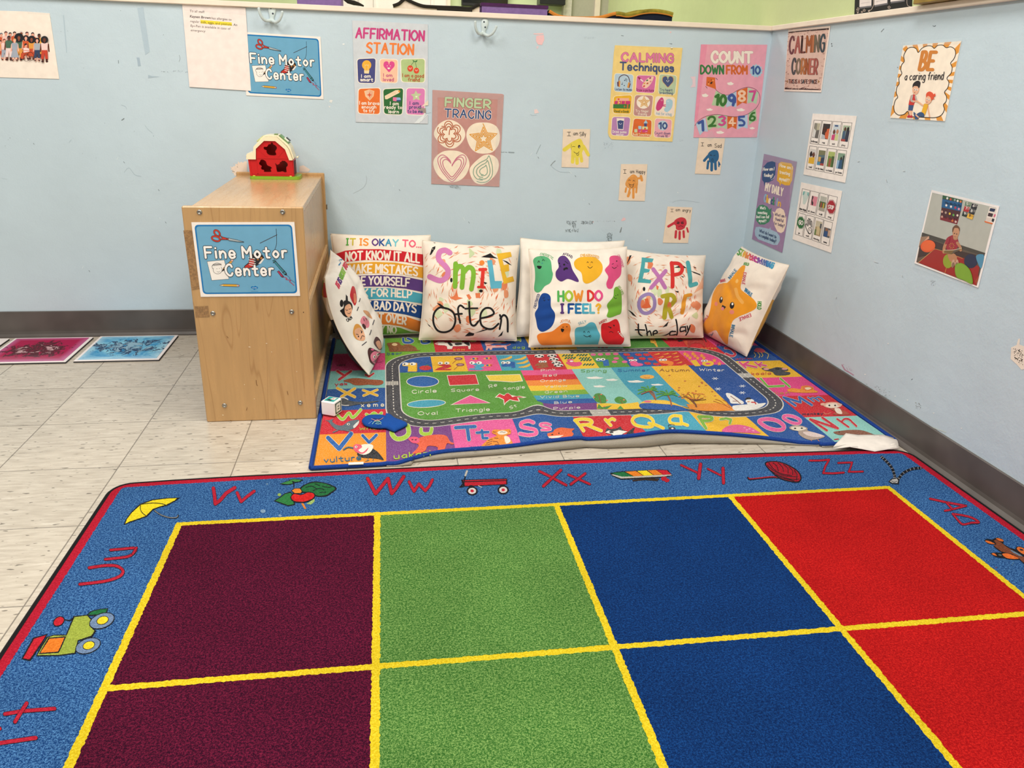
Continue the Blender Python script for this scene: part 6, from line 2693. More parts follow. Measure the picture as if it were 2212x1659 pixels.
def hand_card(word, label, corners, crop, shapes, ink, text, feats):
    A = poster('handprint_card', label, 'card', corners, '#ecd8c0', WP, crop, group=HP)
    A.grid = .002
    for f in shapes:
        if len(f) == 5:
            A.s_(f[:4], f[4], ink, layer=1)
        else:
            A.p(f, ink, 1, layer=2)
    A.low = 2
    for s, x0, y0, x1, y1, h in text:
        A.t(s, x0, y0, x1, y1, h, INK, .11)
    for f, w in feats:
        A.s_(f, w, INK)
    return A


A = hand_card('silly','yellow I am Silly handprint card with a winking face',[160,88,732,88,695,902,126,888],(1200,270,9.757),
              [[330,520,300,400,400,330,520,290,580,380,600,480,560,580,540,660,440,690,340,650],[330,420,190,520,85],[590,450,690,630,70],[370,620,360,780,75],[450,640,455,805,75],[530,620,550,760,68]],
              '#e8d552',[('|',248,228,318,228,80),('am',375,215,468,215,76),('Silly',512,232,640,225,82)],
              [([352,460,380,450,410,460],8),([335,410,328,525],5),([385,565,425,592,470,592,497,562],9),([445,598,450,635,478,642,492,600],8),([465,600,472,618],5)])
A.e(498,455,25,36, INK)
A.e(503,468,8,12,'#f2ead0')
A.finish()
A = hand_card('happy','orange I am Happy handprint card with a laughing face',[1382,824,1938,826,1880,1604,1328,1590],(1200,270,9.757),
              [[1490,1180,1560,1090,1640,1040,1720,1090,1740,1200,1720,1300,1640,1340,1540,1330,1475,1270],[1700,1130,1790,1120,45],[1800,1080,1820,1165,55],[1490,1330,1475,1410,42],[1570,1340,1545,1420,40],[1560,1420,1530,1500,56],[1640,1330,1640,1530,52],[1710,1300,1700,1420,42]],
              '#e39a4c',[('|',1432,1020,1490,1020,78),('am',1570,1015,1658,1015,72),('Happy',1700,1015,1888,1020,72)],
              [([1538,1170,1558,1155,1580,1172],9),([1630,1185,1648,1165,1668,1186],9),([1545,1240,1570,1255,1600,1262,1640,1255,1655,1235],9),([1565,1255,1572,1300,1600,1312,1630,1300,1642,1255],9)])
for f in ([1500,1180,1520,1280,1600,1330],[1700,1120,1710,1220],[1530,1120,1640,1070]):
    A.s_(f, 16,'#e8a95e')
A.finish()
A = hand_card('sad','blue I am Sad handprint card tucked under the pink countdown poster',[600,51,971,57,898,578,538,565],(1420,290,6.6375),
              [[740,260,800,225,860,235,882,300,870,370,820,410,750,400,735,340,715,320],[730,310,672,378,38],[730,390,718,490,34],[780,400,778,515,40],[830,390,835,500,38],[878,395,882,462,18],[890,410,898,440,16]],
              '#2f6690',[('|',628,170,664,170,48),('am',720,178,776,176,50),('Sad',822,188,916,192,54)],
              [([755,300,785,308],6),([770,290,760,298],5),([805,308,830,302],6),([775,375,780,355,795,352,800,378,790,388,778,380],5)])
A.finish()
A = hand_card('angry','red I am angry handprint card with a frowning face above the white cushion',[146,1036,502,1050,440,1560,78,1556],(1420,290,6.6375),
              [[245,1240,290,1205,350,1190,405,1215,420,1280,400,1320,385,1350,320,1378,270,1360,262,1310,240,1290],[260,1260,158,1322,36],[268,1390,260,1480,34],[320,1400,318,1500,34],[375,1390,380,1475,32],[425,1345,440,1400,26]],
              '#cb3743',[('|',190,1112,230,1112,40),('am',262,1102,324,1102,42),('angry',358,1108,476,1112,44)],
              [([278,1245,320,1262],6),([335,1262,378,1244],6),([302,1328,335,1312,368,1328],6)])
for x in (297,358):
    A.e(x, 1274,20,13, INK)
    A.e(x, 1276,8,5,'#a3323a')
A.finish()

# --- group of people picture at the left edge
A = poster('people_print','white print of a crowd of illustrated people at the left edge','picture',[-300,10,0,32,600,50,1110,90,1325,1562,0,1525,-300,1510],'#f6e8da', WP, (0,20,10.371),
           tape=[[600,40,1090,80,1170,190,1130,200,1100,120,640,95]])
SKIN = ['#6b3a2c','#e9a58d','#8a4a33','#f0b7a0']


def person(x, y, h, top, bot, hair, skin, afro=0, w=1.0, skirt=0):
    """tiny printed figure: feet at y, height h"""
    s = h / 100
    A.s_([x - 7 * s * w, y, x - 6 * s * w, y - 40 * s],9 * s * w, skin)
    A.s_([x + 7 * s * w, y, x + 6 * s * w, y - 40 * s],9 * s * w, skin)
    A.s_([x - 7 * s, y - 1 * s, x - 11 * s, y + 1 * s],5 * s, '#3a2a2e')
    A.s_([x + 7 * s, y - 1 * s, x + 11 * s, y + 1 * s],5 * s, '#3a2a2e')
    A.s_([x - 13 * s * w, y - 72 * s, x - 16 * s * w, y - 42 * s],6 * s, skin)
    A.s_([x + 13 * s * w, y - 72 * s, x + 16 * s * w, y - 42 * s],6 * s, skin)
    if skirt:
        A.p([x - 9 * s * w, y - 50 * s, x + 9 * s * w, y - 50 * s, x + 18 * s * w, y - 12 * s, x - 17 * s * w, y - 12 * s], bot)
    else:
        A.p([x - 11 * s * w, y - 50 * s, x + 11 * s * w, y - 50 * s, x + 14 * s * w, y - 10 * s, x + 3 * s, y - 10 * s, x, y - 36 * s, x - 3 * s, y - 10 * s, x - 14 * s * w, y - 10 * s], bot)
    A.p([x - 14 * s * w, y - 76 * s, x - 5 * s, y - 81 * s, x + 5 * s, y - 81 * s, x + 14 * s * w, y - 76 * s, x + 11 * s * w, y - 47 * s, x - 11 * s * w, y - 47 * s], top)
    if afro:
        A.e(x, y - 90 * s, 12 * s * afro, 12 * s * afro, hair)
    A.p([x - 3 * s, y - 84 * s, x + 3 * s, y - 84 * s, x + 3 * s, y - 77 * s, x - 3 * s, y - 77 * s], skin)
    A.e(x, y - 89 * s, 6 * s, 8 * s, skin)
    if not afro:
        A.p([x - 7 * s, y - 88 * s, x - 6 * s, y - 96 * s, x, y - 99 * s, x + 6 * s, y - 96 * s, x + 7 * s, y - 90 * s, x, y - 94 * s], hair)


for x, y, h, t_, b_, hr, sk, af in ((30,1000,480,'#c8542f','#c8542f','#5d6a78',1,0),(135,1000,515,'#f0c9bd','#c8542f','#5a2c2a',1,0),(232,1000,490,'#a6abb8','#a6abb8','#26262a',1,0),(332,1010,520,'#cc5a33','#cc5a33','#26262a',1,0),
                                    (480,1000,520,'#e39a45','#e39a45','#d8cfc8',2,0),(612,1000,505,'#f0c9bd','#e39a45','#4a2430',1,0),(740,1010,500,'#cc5a33','#cc5a33','#1f1f24',1,0),(885,1050,510,'#e8a545','#e8a545','#26262a',0,0),
                                    (5,1110,420,'#e39a45','#c8542f','#26262a',1,0),(95,1125,470,'#f3cfc6','#a4abb8','#7a3426',1,0),(200,1125,540,'#4a6a55','#f0d6d0','#26262a',0,0),(425,1130,545,'#4a6a55','#e39a45','#1f1f24',2,1.6),(590,1100,500,'#d0582f','#d0582f','#26262a',1,1.15),
                                    (330,1140,490,'#a4abb8','#a4abb8','#e0b47a',3,0),(710,1110,480,'#e39a45','#c8502f','#1f1f24',2,1.5),(835,1145,490,'#a9aeb6','#33425f','#1f1f24',1,1.1),(1000,1170,540,'#f3d0c9','#c8452f','#26262a',0,1.3)):
    person(x + (8 if y > 1100 else 0), y, h, t_, b_, hr, SKIN[sk], af, 1.05, skirt=x in (330,710))
A.p([530,870,590,855,660,880,670,950,540,975],'#f4d3cc')
A.p([480,985,660,985,560,1040,545,1110,480,1110],'#c8502f')
A.e(590,825,28,38, SKIN[1])
A.p([555,825,560,775,600,762,625,800,600,795],'#26262a')
A.s_([540,930,660,928],8,'#c8502f')
for cx, cy, rx, ry in ((690,1060,78,98),(605,1080,62,85)):
    f = []
    for i in range(24):
        a = i * math.pi / 12
        f += [cx + rx * math.cos(a), cy + ry * math.sin(a)]
    A.s_(f, 8,'#4a2b2c', sm=0, closed=1)
A.s_([480,1110,540,1120],12,'#4a2b2c')
A.finish()

# --- right wall
A = poster('calming_corner_sign','rustic CALMING CORNER sign just below the white rail by the corner','sign',[240,140,1178,62,970,1548,140,1522],'#f4e2d6', RP, (1680,50,10.371),
           tape=[[200,60,420,30,330,160,230,190]])
A.p([240,195,1150,108,962,1500,155,1480],'#dbb9ab')
for f in ([245,195,1150,108,1145,150,900,165,500,195,250,225],[160,1440,300,1460,500,1465,560,1440,700,1470,966,1480,962,1503,158,1482]):
    A.p(f, '#3f2a29')
for i in range(150):
    k = random.random()
    edge_ = random.choice((0,1,2,3))
    r_ = random.random() ** 2 * .14
    u, v = (k, r_) if edge_ == 0 else (k, 1 - r_) if edge_ == 1 else (r_ * .6, k) if edge_ == 2 else (1 - r_ * .6, k)
    xx = (245 * (1 - u) + 1140 * u) * (1 - v) + (165 * (1 - u) + 950 * u) * v
    yy = (205 * (1 - u) + 120 * u) * (1 - v) + (1470 * (1 - u) + 1490 * u) * v
    A.e(xx, yy, random.uniform(5,24), random.uniform(3,9), random.choice(['#a57a72','#8c635f','#b98d82','#c9a093']), random.uniform(-.5,.5), n=7, layer=1 + random.randint(1,8))
A.low = 8
A.up = (.06,-.998)
PAL = ['#6a343c','#a4544c','#b5665a','#a0562b','#bd7248','#6d6250','#33454e']
A.t('CALMING',262,675,1040,625,360, PAL, .10, ('#5f4440',4))
A.t('CORNER',320,1130,880,1140,330,['#44484c','#7a6a55','#b5713f','#a0562b','#b5665a','#a4544c'], .105, ('#5f4440',4))
A.t('THIS IS A SAFE SPACE',245,1345,880,1352,82,['#4a2f35','#8a4a3a','#5a3a3a','#33454e','#7a4535'], .2)
A.p([190,1305,228,1270,222,1345],'#a0703a')
A.p([945,1310,905,1272,898,1350],'#a0703a')
A.finish()

A = poster('friendship_poster','orange striped BE a caring friend poster with two drawn children, right wall','poster',[384,290,1328,215,1062,1522,172,1466],'#faecd8', RP, (1900,60,7.54),
           tape=[[350,240,1360,165,1330,260,370,320],[150,1460,1080,1515,1060,1590,130,1520]])
cx, cy = 760,830
for i in range(22):
    a0, a1 = 2 * math.pi * (i + .15) / 22,2 * math.pi * (i + .62) / 22

    def edge_pt(a):
        dx, dy = math.cos(a), math.sin(a)
        k = 0
        Q = [(384,290),(1328,215),(1062,1522),(172,1466)]
        for j in range(4):
            (ax, ay),(bx, by) = Q[j], Q[(j + 1) % 4]
            ex, ey = bx - ax, by - ay
            D = dx * ey - dy * ex
            if abs(D) < 1e-6:
                continue
            t = ((ax - cx) * ey - (ay - cy) * ex) / D
            u = ((ax - cx) * dy - (ay - cy) * dx) / D
            if t > 0 and 0 <= u <= 1:
                k = t
        return cx + dx * k * .998, cy + dy * k * .998
    p, q = edge_pt(a0), edge_pt(a1)
    A.p([cx, cy, p[0], p[1], q[0], q[1]],'#e59a3f', layer=1)
A.low = 1
CLD = [460,340,540,318,600,345,632,402,690,335,780,295,850,300,893,335,950,288,1030,283,1088,325,1160,310,1225,350,1240,430,1210,510,1160,575,1185,650,1165,740,1100,818,1132,890,1110,980,1060,1050,1092,1120,1085,1200,
       1042,1255,1058,1330,1010,1420,920,1460,800,1462,640,1452,500,1440,462,1360,400,1410,310,1420,250,1370,235,1280,260,1180,298,1132,275,1060,285,970,322,910,318,820,365,745,348,680,365,600,405,545,398,450]
A.p(CLD, '#faecd8', layer=2)
A.low = 2
A.s_(CLD, 11,'#2b2624', closed=1, layer=3)
A.low = 3
A.up = (.2,-.98)
A.t('BE',648,680,868,682,290,'#d2843a',.19)
A.up = (.16,-.987)
A.t('a caring friend',410,852,1040,838,120,'#26242a',.105)
SK1 = '#efb998'
A.s_([490,1350,480,1430],30, SK1)
A.s_([525,1350,515,1430],30, SK1)
A.p([455,1440,480,1420,505,1440,500,1462,455,1462],'#c2333a',1)
A.p([500,1435,530,1425,545,1450,535,1465,500,1462],'#c2333a',1)
A.p([478,1255,560,1260,540,1352,468,1345],'#3f5680')
A.p([515,1100,560,1085,600,1110,590,1180,560,1262,475,1255,490,1180],'#cf3a35')
A.s_([535,1110,520,1180,560,1200],34,'#b9b3ab')
A.s_([590,1120,605,1180],26,'#b9b3ab')
A.s_([560,1198,625,1195],22, SK1)
A.p([540,980,560,940,640,945,650,1010,620,1075,575,1088,545,1050], SK1,1)
A.p([545,975,545,930,575,885,630,862,670,890,660,960,640,985,625,955,570,950],'#2b2528',1)
for x, y in ((580,1005),(615,1012)):
    A.e(x, y, 13,18,'#f7f2ea')
    A.e(x - 3, y + 3,6,8,'#2b2528')
A.e(578,1055,6,7,'#7a2f2a')
A.s_([760,1240,710,1262,660,1225,615,1200],24, SK1)
A.s_([790,1270,800,1360,818,1450],24, SK1)
A.p([735,1235,800,1250,775,1340,745,1425,690,1370,715,1290],'#edb431')
A.p([620,1400,680,1372,730,1400,730,1450,690,1450,640,1440,640,1480,590,1492,580,1450],'#3a567f',1)
A.p([560,1378,580,1380,605,1420,575,1440],'#3a567f',1)
A.s_([600,1420,640,1455],20, SK1)
A.p([755,1150,780,1105,850,1125,860,1180,820,1235,775,1240,755,1200], SK1,1)
A.p([768,1130,770,1070,820,1038,870,1060,890,1085,910,1068,918,1110,885,1135,905,1160,870,1165,850,1190,840,1140,800,1110],'#e0583a',1)
for x, y in ((783,1160),(815,1175)):
    A.e(x, y, 12,15,'#f7f2ea')
    A.e(x, y + 3,6,8,'#2b2528')
A.s_([768,1205,780,1215,792,1208],6,'#a33a35')
A.finish()


def schedule(label, corners, cells, tape=()):
    A = poster('picture_schedule', label, 'picture chart', corners, '#f4ece4', RP, (1690,230,5.028), group='visual schedule sheets', tape=tape)
    A.grid = .0015
    return A


KB = '#4b484a'


def card(A, f, word=None, photo=None, seedv=0):
    """thin framed card; f four corners, photo = list of colour blocks in unit square"""
    A.s_(f, 4, KB, sm=0, closed=1)
    P = Art.pairs(f)

    def uvp(u, v):
        return ((P[0][0] * (1 - u) + P[1][0] * u) * (1 - v) + (P[3][0] * (1 - u) + P[2][0] * u) * v,
                (P[0][1] * (1 - u) + P[1][1] * u) * (1 - v) + (P[3][1] * (1 - u) + P[2][1] * u) * v)
    if photo:
        for q, c in photo:
            A.p([w for i in range(0, len(q),2) for w in uvp(q[i], q[i + 1])], c, len(q) > 8)
    if word:
        a, b = uvp(.5 - min(.44,.05 * len(word)), .93), uvp(.5 + min(.44,.05 * len(word)), .93)
        A.t(word, a[0], a[1], b[0], b[1],18,'#3a3739',.2)
    return uvp


A = schedule('upper of two white picture schedule sheets, with eight small photographs',[330,76,806,103,680,828,228,738], None)
pic = lambda bg_, *rest: [([.14,.12,.9,.12,.9,.75,.14,.75], bg_)] + list(rest)
C1 = [[345,148,428,153,385,413,302,400],[438,153,540,160,492,425,395,413],[550,162,644,168,598,440,505,427],[655,172,758,178,708,455,610,441]]
C2 = [[298,428,378,438,340,690,260,676],[390,440,487,452,445,710,352,694],[498,455,590,465,548,730,455,714],[600,470,700,482,655,752,558,735]]
hd = lambda x, y, c='#7a4a35', r=.1: [x - r, y, x, y - r * .6, x + r, y, x + r * .8, y + r * .5, x, y + r * .8, x - r * .8, y + r * .5]
card(A, C1[0],'bathroom', pic('#8c897c',([.5,.12,.9,.12,.9,.4,.55,.4],'#b9b49a'),([.2,.35,.5,.45,.45,.75,.14,.7],'#dcdad6'),([.5,.45,.85,.4,.9,.75,.45,.75],'#6a6660')))
card(A, C1[1],'nap', pic('#3a3335',([.5,.35,.9,.3,.9,.75,.5,.7],'#d2623a'),(hd(.42,.35,'#3a2622',.2),'#4a2c24'),([.14,.55,.5,.6,.6,.75,.14,.75],'#b9bdc2')))
card(A, C1[2],'eat', pic('#c9d4d8',([.14,.55,.5,.5,.55,.75,.14,.75],'#cf4f80'),([.55,.5,.9,.5,.9,.75,.5,.75],'#c9cf95'),(hd(.35,.4,0,.14),'#6b4030'),(hd(.72,.38,0,.14),'#c48a66'),([.3,.14,.7,.14,.7,.2,.3,.2],'#33507f')))
card(A, C1[3],'play', pic('#a9bba0',([.2,.35,.5,.3,.5,.75,.2,.7],'#46607a'),([.55,.3,.9,.3,.9,.75,.5,.75],'#33384a'),(hd(.4,.25,0,.12),'#5a3a2c'),(hd(.7,.24,0,.12),'#2a2224'),([.14,.66,.6,.66,.6,.75,.14,.75],'#a94a45')))
card(A, C2[0],'read', pic('#d5d2cc',([.14,.5,.9,.45,.9,.75,.14,.75],'#e0b030'),(hd(.35,.32,0,.18),'#2c1f1c'),(hd(.7,.34,0,.17),'#6a4030')))
card(A, C2[1],'circle time', pic('#56707a',([.14,.12,.9,.12,.9,.3,.14,.35],'#7a7a5a'),([.2,.4,.5,.4,.5,.6,.2,.6],'#c9a25a'),([.5,.45,.9,.4,.9,.7,.5,.7],'#33415a'),([.14,.62,.5,.62,.5,.75,.14,.75],'#4f8fb0'),([.5,.66,.9,.66,.9,.75,.5,.75],'#a8443f')))
card(A, C2[2],'outside', pic('#6f8a45',([.14,.12,.9,.12,.9,.35,.14,.3],'#a9b86a'),([.3,.4,.6,.4,.55,.75,.3,.75],'#9a5a40'),([.6,.3,.9,.3,.9,.75,.65,.75],'#4a6335')))
card(A, C2[3],'go home', pic('#7f9c84',([.14,.4,.6,.45,.55,.75,.14,.75],'#8fb3cf'),([.4,.4,.7,.35,.75,.75,.35,.75],'#33587a'),([.7,.2,.9,.2,.9,.75,.75,.75],'#3a4a44'),(hd(.55,.32,0,.1),'#3a2a28')))
A.finish()
A = schedule('lower of two white picture schedule sheets, with STOP and GO signs',[205,823,648,918,528,1590,110,1442], None)
D1 = [[218,892,300,912,258,1152,180,1132],[308,915,400,937,356,1180,265,1155],[410,938,498,960,455,1210,368,1182],[506,962,600,985,553,1242,465,1213]]
D2 = [[178,1152,252,1175,218,1412,140,1386],[265,1178,350,1200,312,1445,228,1416],[362,1203,448,1230,408,1480,322,1450],[455,1236,546,1262,506,1515,418,1484]]
card(A, D1[0],'diaper change',[([.2,.1,.9,.1,.95,.25,.8,.5,.65,.65,.4,.65,.3,.45,.15,.25],'#c9d8d0'),([.2,.1,.4,.1,.35,.25,.15,.28],'#79b5b0'),([.75,.1,.92,.1,.95,.28,.75,.22],'#79b5b0')])
card(A, D1[1],'sit down',[([.25,.2,.92,.2,.92,.62,.25,.62],'#de8a9a'),([.3,.2,.45,.25,.4,.4,.55,.5,.5,.62,.35,.55,.3,.4],'#33302f')])
card(A, D1[2],'walk', pic('#b9b9ad',([.14,.35,.9,.35,.9,.6,.14,.6],'#4f6a3f'),([.3,.4,.45,.4,.45,.62,.3,.62],'#a8443f'),([.6,.4,.75,.4,.75,.62,.6,.62],'#d0a94a'),([.14,.62,.9,.62,.9,.75,.14,.75],'#a7a194')))
card(A, D1[3],'stop')
octa = lambda cx, cy, r: [w for i in range(8) for w in (cx + r * math.cos(i * math.pi / 4 + .39) * .62 + r * .06, cy + r * math.sin(i * math.pi / 4 + .39))]
A.p(octa(528,1092,84),'#8f2430')
A.p(octa(528,1092,78),'#f1e6e2')
A.p(octa(528,1092,74),'#a8232f')
A.up = (.12,-.99)
A.t('STOP',498,1108,556,1120,40,'#f4ece6',.16)
card(A, D2[0],'go')
A.p(octa(197,1262,72),'#1f5a2c')
A.p(octa(197,1262,68),'#dfe8dc')
A.p(octa(197,1262,65),'#2a6b35')
A.t('GO',180,1278,222,1288,44,'#f4ece6',.18)
card(A, D2[1],'wait')
A.s_([285,1380,262,1330,252,1290,262,1275,272,1300],6,'#2b292b')
for x, y in ((270,1240),(284,1222),(298,1228),(312,1250)):
    A.s_([x + 2, y + 60, x, y, x + 10, y, x + 12, y + 60],5,'#2b292b')
A.s_([285,1380,300,1385],6,'#2b292b')
A.e(301,1347,21,36,'#2b292b')
A.e(301,1347,16,30,'#f4ece4')
A.s_([300,1328,301,1348,312,1352],4,'#2b292b', sm=0)
card(A, D2[2],'dancing', pic('#a8926f',([.14,.12,.9,.12,.9,.3,.14,.4],'#c9bfa5'),([.35,.35,.75,.35,.75,.7,.35,.7],'#cdbb8f'),([.7,.2,.9,.2,.9,.4,.7,.4],'#4a4f55'),([.14,.5,.35,.5,.35,.75,.14,.75],'#6a7f4a')))
card(A, D2[3],'mama',[([.12,.28,.92,.28,.92,.68,.12,.68],'#5a5f66'),([.2,.45,.6,.42,.6,.68,.2,.68],'#33507f'),([.3,.3,.6,.3,.6,.42,.3,.42],'#8a6450'),([.65,.35,.92,.35,.92,.6,.65,.6],'#c0a08a')])
A.finish()

# --- my daily check in
A = poster('check_in_poster','tall purple MY DAILY Check In poster with speech bubbles, beside the corner','poster',[290,90,800,212,570,1628,103,1415],'#9d7fa3', RP, (1610,320,7.215),
           tape=[[720,200,880,180,800,900,690,900],[290,92,800,214,790,290,280,180]])
A.up = (.12,-.99)
A.p([262,420,275,300,340,225,420,200,468,220,475,320,465,430,430,500,370,530,312,535,298,600,288,530,262,495],'#33507f')
A.t('How am I',275,352,448,345,50,'#f1ece2',.17)
A.t('feeling?',290,442,430,450,48,'#f1ece2',.17)
A.s_([400,495,440,470,458,430],5,'#dfe5ee')
A.p([520,240,560,212,720,240,750,300,730,500,690,580,620,580,558,550,542,595,532,540,492,505,505,360],'#e6b033')
A.t('How am I',538,290,730,335,52,'#f5ecd6',.17)
A.t('treating',532,392,695,425,50,'#f5ecd6',.17)
A.t('myself?',530,495,685,535,52,'#f5ecd6',.17)
A.t('MY DAILY',310,660,580,745,118,'#f3e4d2',.15)
A.t('Check',292,830,448,882,110,['#8fb5cf','#e6b033','#f3e4d2','#33507f','#3f8560'], .16)
A.t('In',490,895,545,912,110,['#8fb5cf','#e6b033'], .14)
A.p([165,1050,175,950,220,890,270,880,340,910,378,960,412,930,398,1010,408,1060,370,1150,300,1190,220,1190,170,1130],'#3f8560')
for tx, x0, y0, x1, y1 in (("What's",228,948,315,955),('something',195,1020,340,1032),('kind I can tell',172,1088,368,1092),('myself?',212,1148,325,1158)):
    A.t(tx, x0, y0, x1, y1,42,'#eef0e6',.16)
A.p([420,985,462,1000,490,945,545,930,600,965,638,1080,632,1200,600,1300,555,1325,500,1300,460,1220,432,1120,445,1030],'#f1d9c3')
for tx, x0, y0, x1, y1 in (('What am I',458,1050,622,1085),('thankful',462,1120,590,1155),('for today?',445,1185,608,1235)):
    A.t(tx, x0, y0, x1, y1,46,'#6a5a78',.13)
A.p([148,1290,165,1230,220,1225,375,1260,390,1232,398,1270,490,1310,535,1370,540,1440,500,1510,440,1510,200,1420,155,1360],'#a3bdd0')
A.t('What do I want to',222,1305,482,1405,46,'#3f5375',.14)
A.t('accomplish today?',210,1370,480,1475,46,'#3f5375',.14)
A.finish()

# --- photograph of a reading child
A = poster('photograph','laminated photograph of a seated child reading on coloured cushions, right wall','photograph',[362,140,1372,382,1055,1602,105,1235],'#f5eeea', RP, (1960,390,6.914), GLOSS,
           tape=[[350,80,1050,230,1370,380,380,190],[90,1240,1055,1605,1050,1640,85,1290]])
Q = [(372,178),(1330,408),(1036,1570),(135,1218)]
A.p([c for p in Q for c in p],'#b5b6ac')
A.p([222,775,560,880,800,965,1160,1080,1130,1200,1036,1570,135,1218],'#5d5147')
A.p([222,775,1165,1082,1150,1130,210,830],'#46423c')
A.p([215,850,400,900,560,960,820,1060,1030,1110,1000,1200,400,1100,160,1150],'#3a2a2c')
A.p([412,1020,560,1060,850,1160,1080,1290,1036,1570,780,1465,165,1225],'#9c1f22')
A.s_([412,1020,165,1228],8,'#c99a5a', sm=0)
A.s_([410,1018,560,1060,830,1165],6,'#c99a5a', sm=0)
A.s_([590,1290,565,1380],8,'#c98a4a', sm=0)
A.p([205,840,330,830,328,870,240,915,195,970,170,1000],'#9a7a62')
A.p([245,910,325,828,330,868,280,890],'#d9a58a')
A.e(312,980,112,92,'#e0562b', -.2)
A.e(318,972,100,78,'#e8642f', -.2)
A.p([530,220,828,292,800,460,745,655,490,585,512,400],'#4a2028')
A.p([530,220,828,292,822,330,525,270],'#2f5a3a')
A.p([525,275,822,335,800,460,512,400],'#1f5a8a')
A.p([495,530,768,580,745,655,490,585],'#7a1f2a')
for x, y, c in ((600,265,'#e2dcd5'),(650,280,'#c9453a'),(712,290,'#8fa0a5'),(755,305,'#ece4d8'),(800,315,'#d9703a'),(655,390,'#e9e2dc'),(720,405,'#b5304a'),(772,425,'#e88fa8'),(585,370,'#e9e2dc'),(635,495,'#e2c23a'),(690,515,'#5fa54a'),(575,480,'#b59a8a'),(520,465,'#c99a8a'),(750,520,'#e2d0c0'),(675,600,'#c9703a'),(520,540,'#c99a8a'),(725,615,'#d9c0b5')):
    A.e(x, y, 15,18, c)
A.t('Mm Nn Oo Pp',565,345,800,392,32,'#17304f',.2)
A.t('Rr Ss Tt',550,560,740,600,26,'#3a1420',.2)
for f, c, n in (([870,315,965,335,940,395,858,375],'#5f7a5f','5'),([968,340,1055,362,1030,440,945,415],'#26252c','6'),([858,380,938,400,915,475,835,455],'#b02430','7'),([940,420,1025,440,1000,510,920,490],'#26252c','8'),([835,458,912,478,890,550,815,525],'#26302a','9'),([915,488,1000,515,975,585,890,552],'#e6b43f','10')):
    A.p(f, c)
    A.t(n, f[0] + 12, f[1] + 48, f[0] + 30, f[1] + 52,36,'#e9e4dc' if n != '10' else '#6a4a2a',.2)
    for k in range(6):
        A.e(f[0] + 45 + (k % 3) * 14, f[1] + 28 + (k // 3) * 18,4,6,'#d5cfc8' if n != '10' else '#8a5a2a', n=6)
A.p([1230,392,1340,420,1275,655,1165,615],'#e9ddd2')
for f, c in (([1240,410,1320,425,1300,470,1225,455],'#26304f'),([1215,480,1285,495,1270,545,1200,530],'#3f2a2e'),([1185,550,1260,565,1245,612,1170,598],'#d9c9be'),([1300,500,1325,505,1308,550,1285,545],'#d9708a'),([1270,565,1305,575,1290,620,1258,610],'#26252c')):
    A.q(f, 10, c)
A.p([1150,600,1280,635,1270,655,1160,625],'#d9703a')
SKN = '#b9825f'
A.e(612,1205,75,105,'#8fa02f')
A.p([610,1100,700,1090,745,1140,740,1190,680,1210,640,1200], SKN, 1)
A.p([640,830,700,815,755,870,770,970,745,1010,700,1070,600,1040,575,950,600,870],'#9c2436',1)
A.s_([600,900,560,990,550,1070],44, SKN)
A.s_([750,930,790,990,800,1040],40, SKN)
A.p([590,870,640,835,625,930,570,950],'#9c2436',1)
A.p([690,1000,690,940,640,950,640,1010],'#9c2436',1)
for a in range(9):
    A.s_([668 + 26 * math.cos(a * .7),975 + 30 * math.sin(a * .7),668 + 40 * math.cos(a * .7),975 + 44 * math.sin(a * .7)],6,'#d9a04a', sm=0)
A.e(722,850,36,40, SKN)
A.p([678,760,690,700,735,665,778,700,780,780,755,840,720,870,690,840],'#c48f6c',1)
A.p([676,770,682,705,735,662,785,705,782,760,765,715,710,710,690,760],'#6a4630',1)
A.e(708,790,9,7,'#2b1d18')
A.e(742,798,9,7,'#2b1d18')
A.s_([700,835,715,842,730,840],5,'#8a4a3a')
A.p([550,1048,705,1040,820,1005,822,1020,740,1065,660,1105,548,1085],'#a98a55')
A.p([560,1042,700,1038,712,1050,662,1100,556,1078],'#7a6038')
A.p([705,1042,815,1008,740,1062,665,1100],'#5a5048')
A.s_([550,1040,700,1036,820,1008],7,'#e0d2b5')
for x, y in ((690,1240),(745,1240)):
    A.e(x, y, 26,62,'#c99f85',.15)
    A.e(x, y + 20,20,40,'#8a6a58',.15)
A.e(950,1205,100,105,'#1b2748')
A.p([1030,1140,1060,1105,1110,1100,1150,1130,1108,1310,1060,1240],'#4f8fb0',1)
A.p([720,1280,780,1232,860,1250,940,1330,980,1450,975,1545,850,1490,740,1435],'#6f9a2b',1)
A.p([725,1290,785,1240,855,1258,930,1335,965,1440,962,1538,850,1482,745,1425],'#7da634',1)
A.p([1015,1500,1075,1410,1062,1480,1036,1560],'#a3452f')
A.finish()

# ------------------------------------------------------------------ painted double wall hooks
HOOKM = plain('painted_over_metal','#cfdcdc',.3,.5, var=.04, bump=.0006, nscale=90)
SCREW = plain('dark_screw','#3f4750',.35,.5, metal=.6)


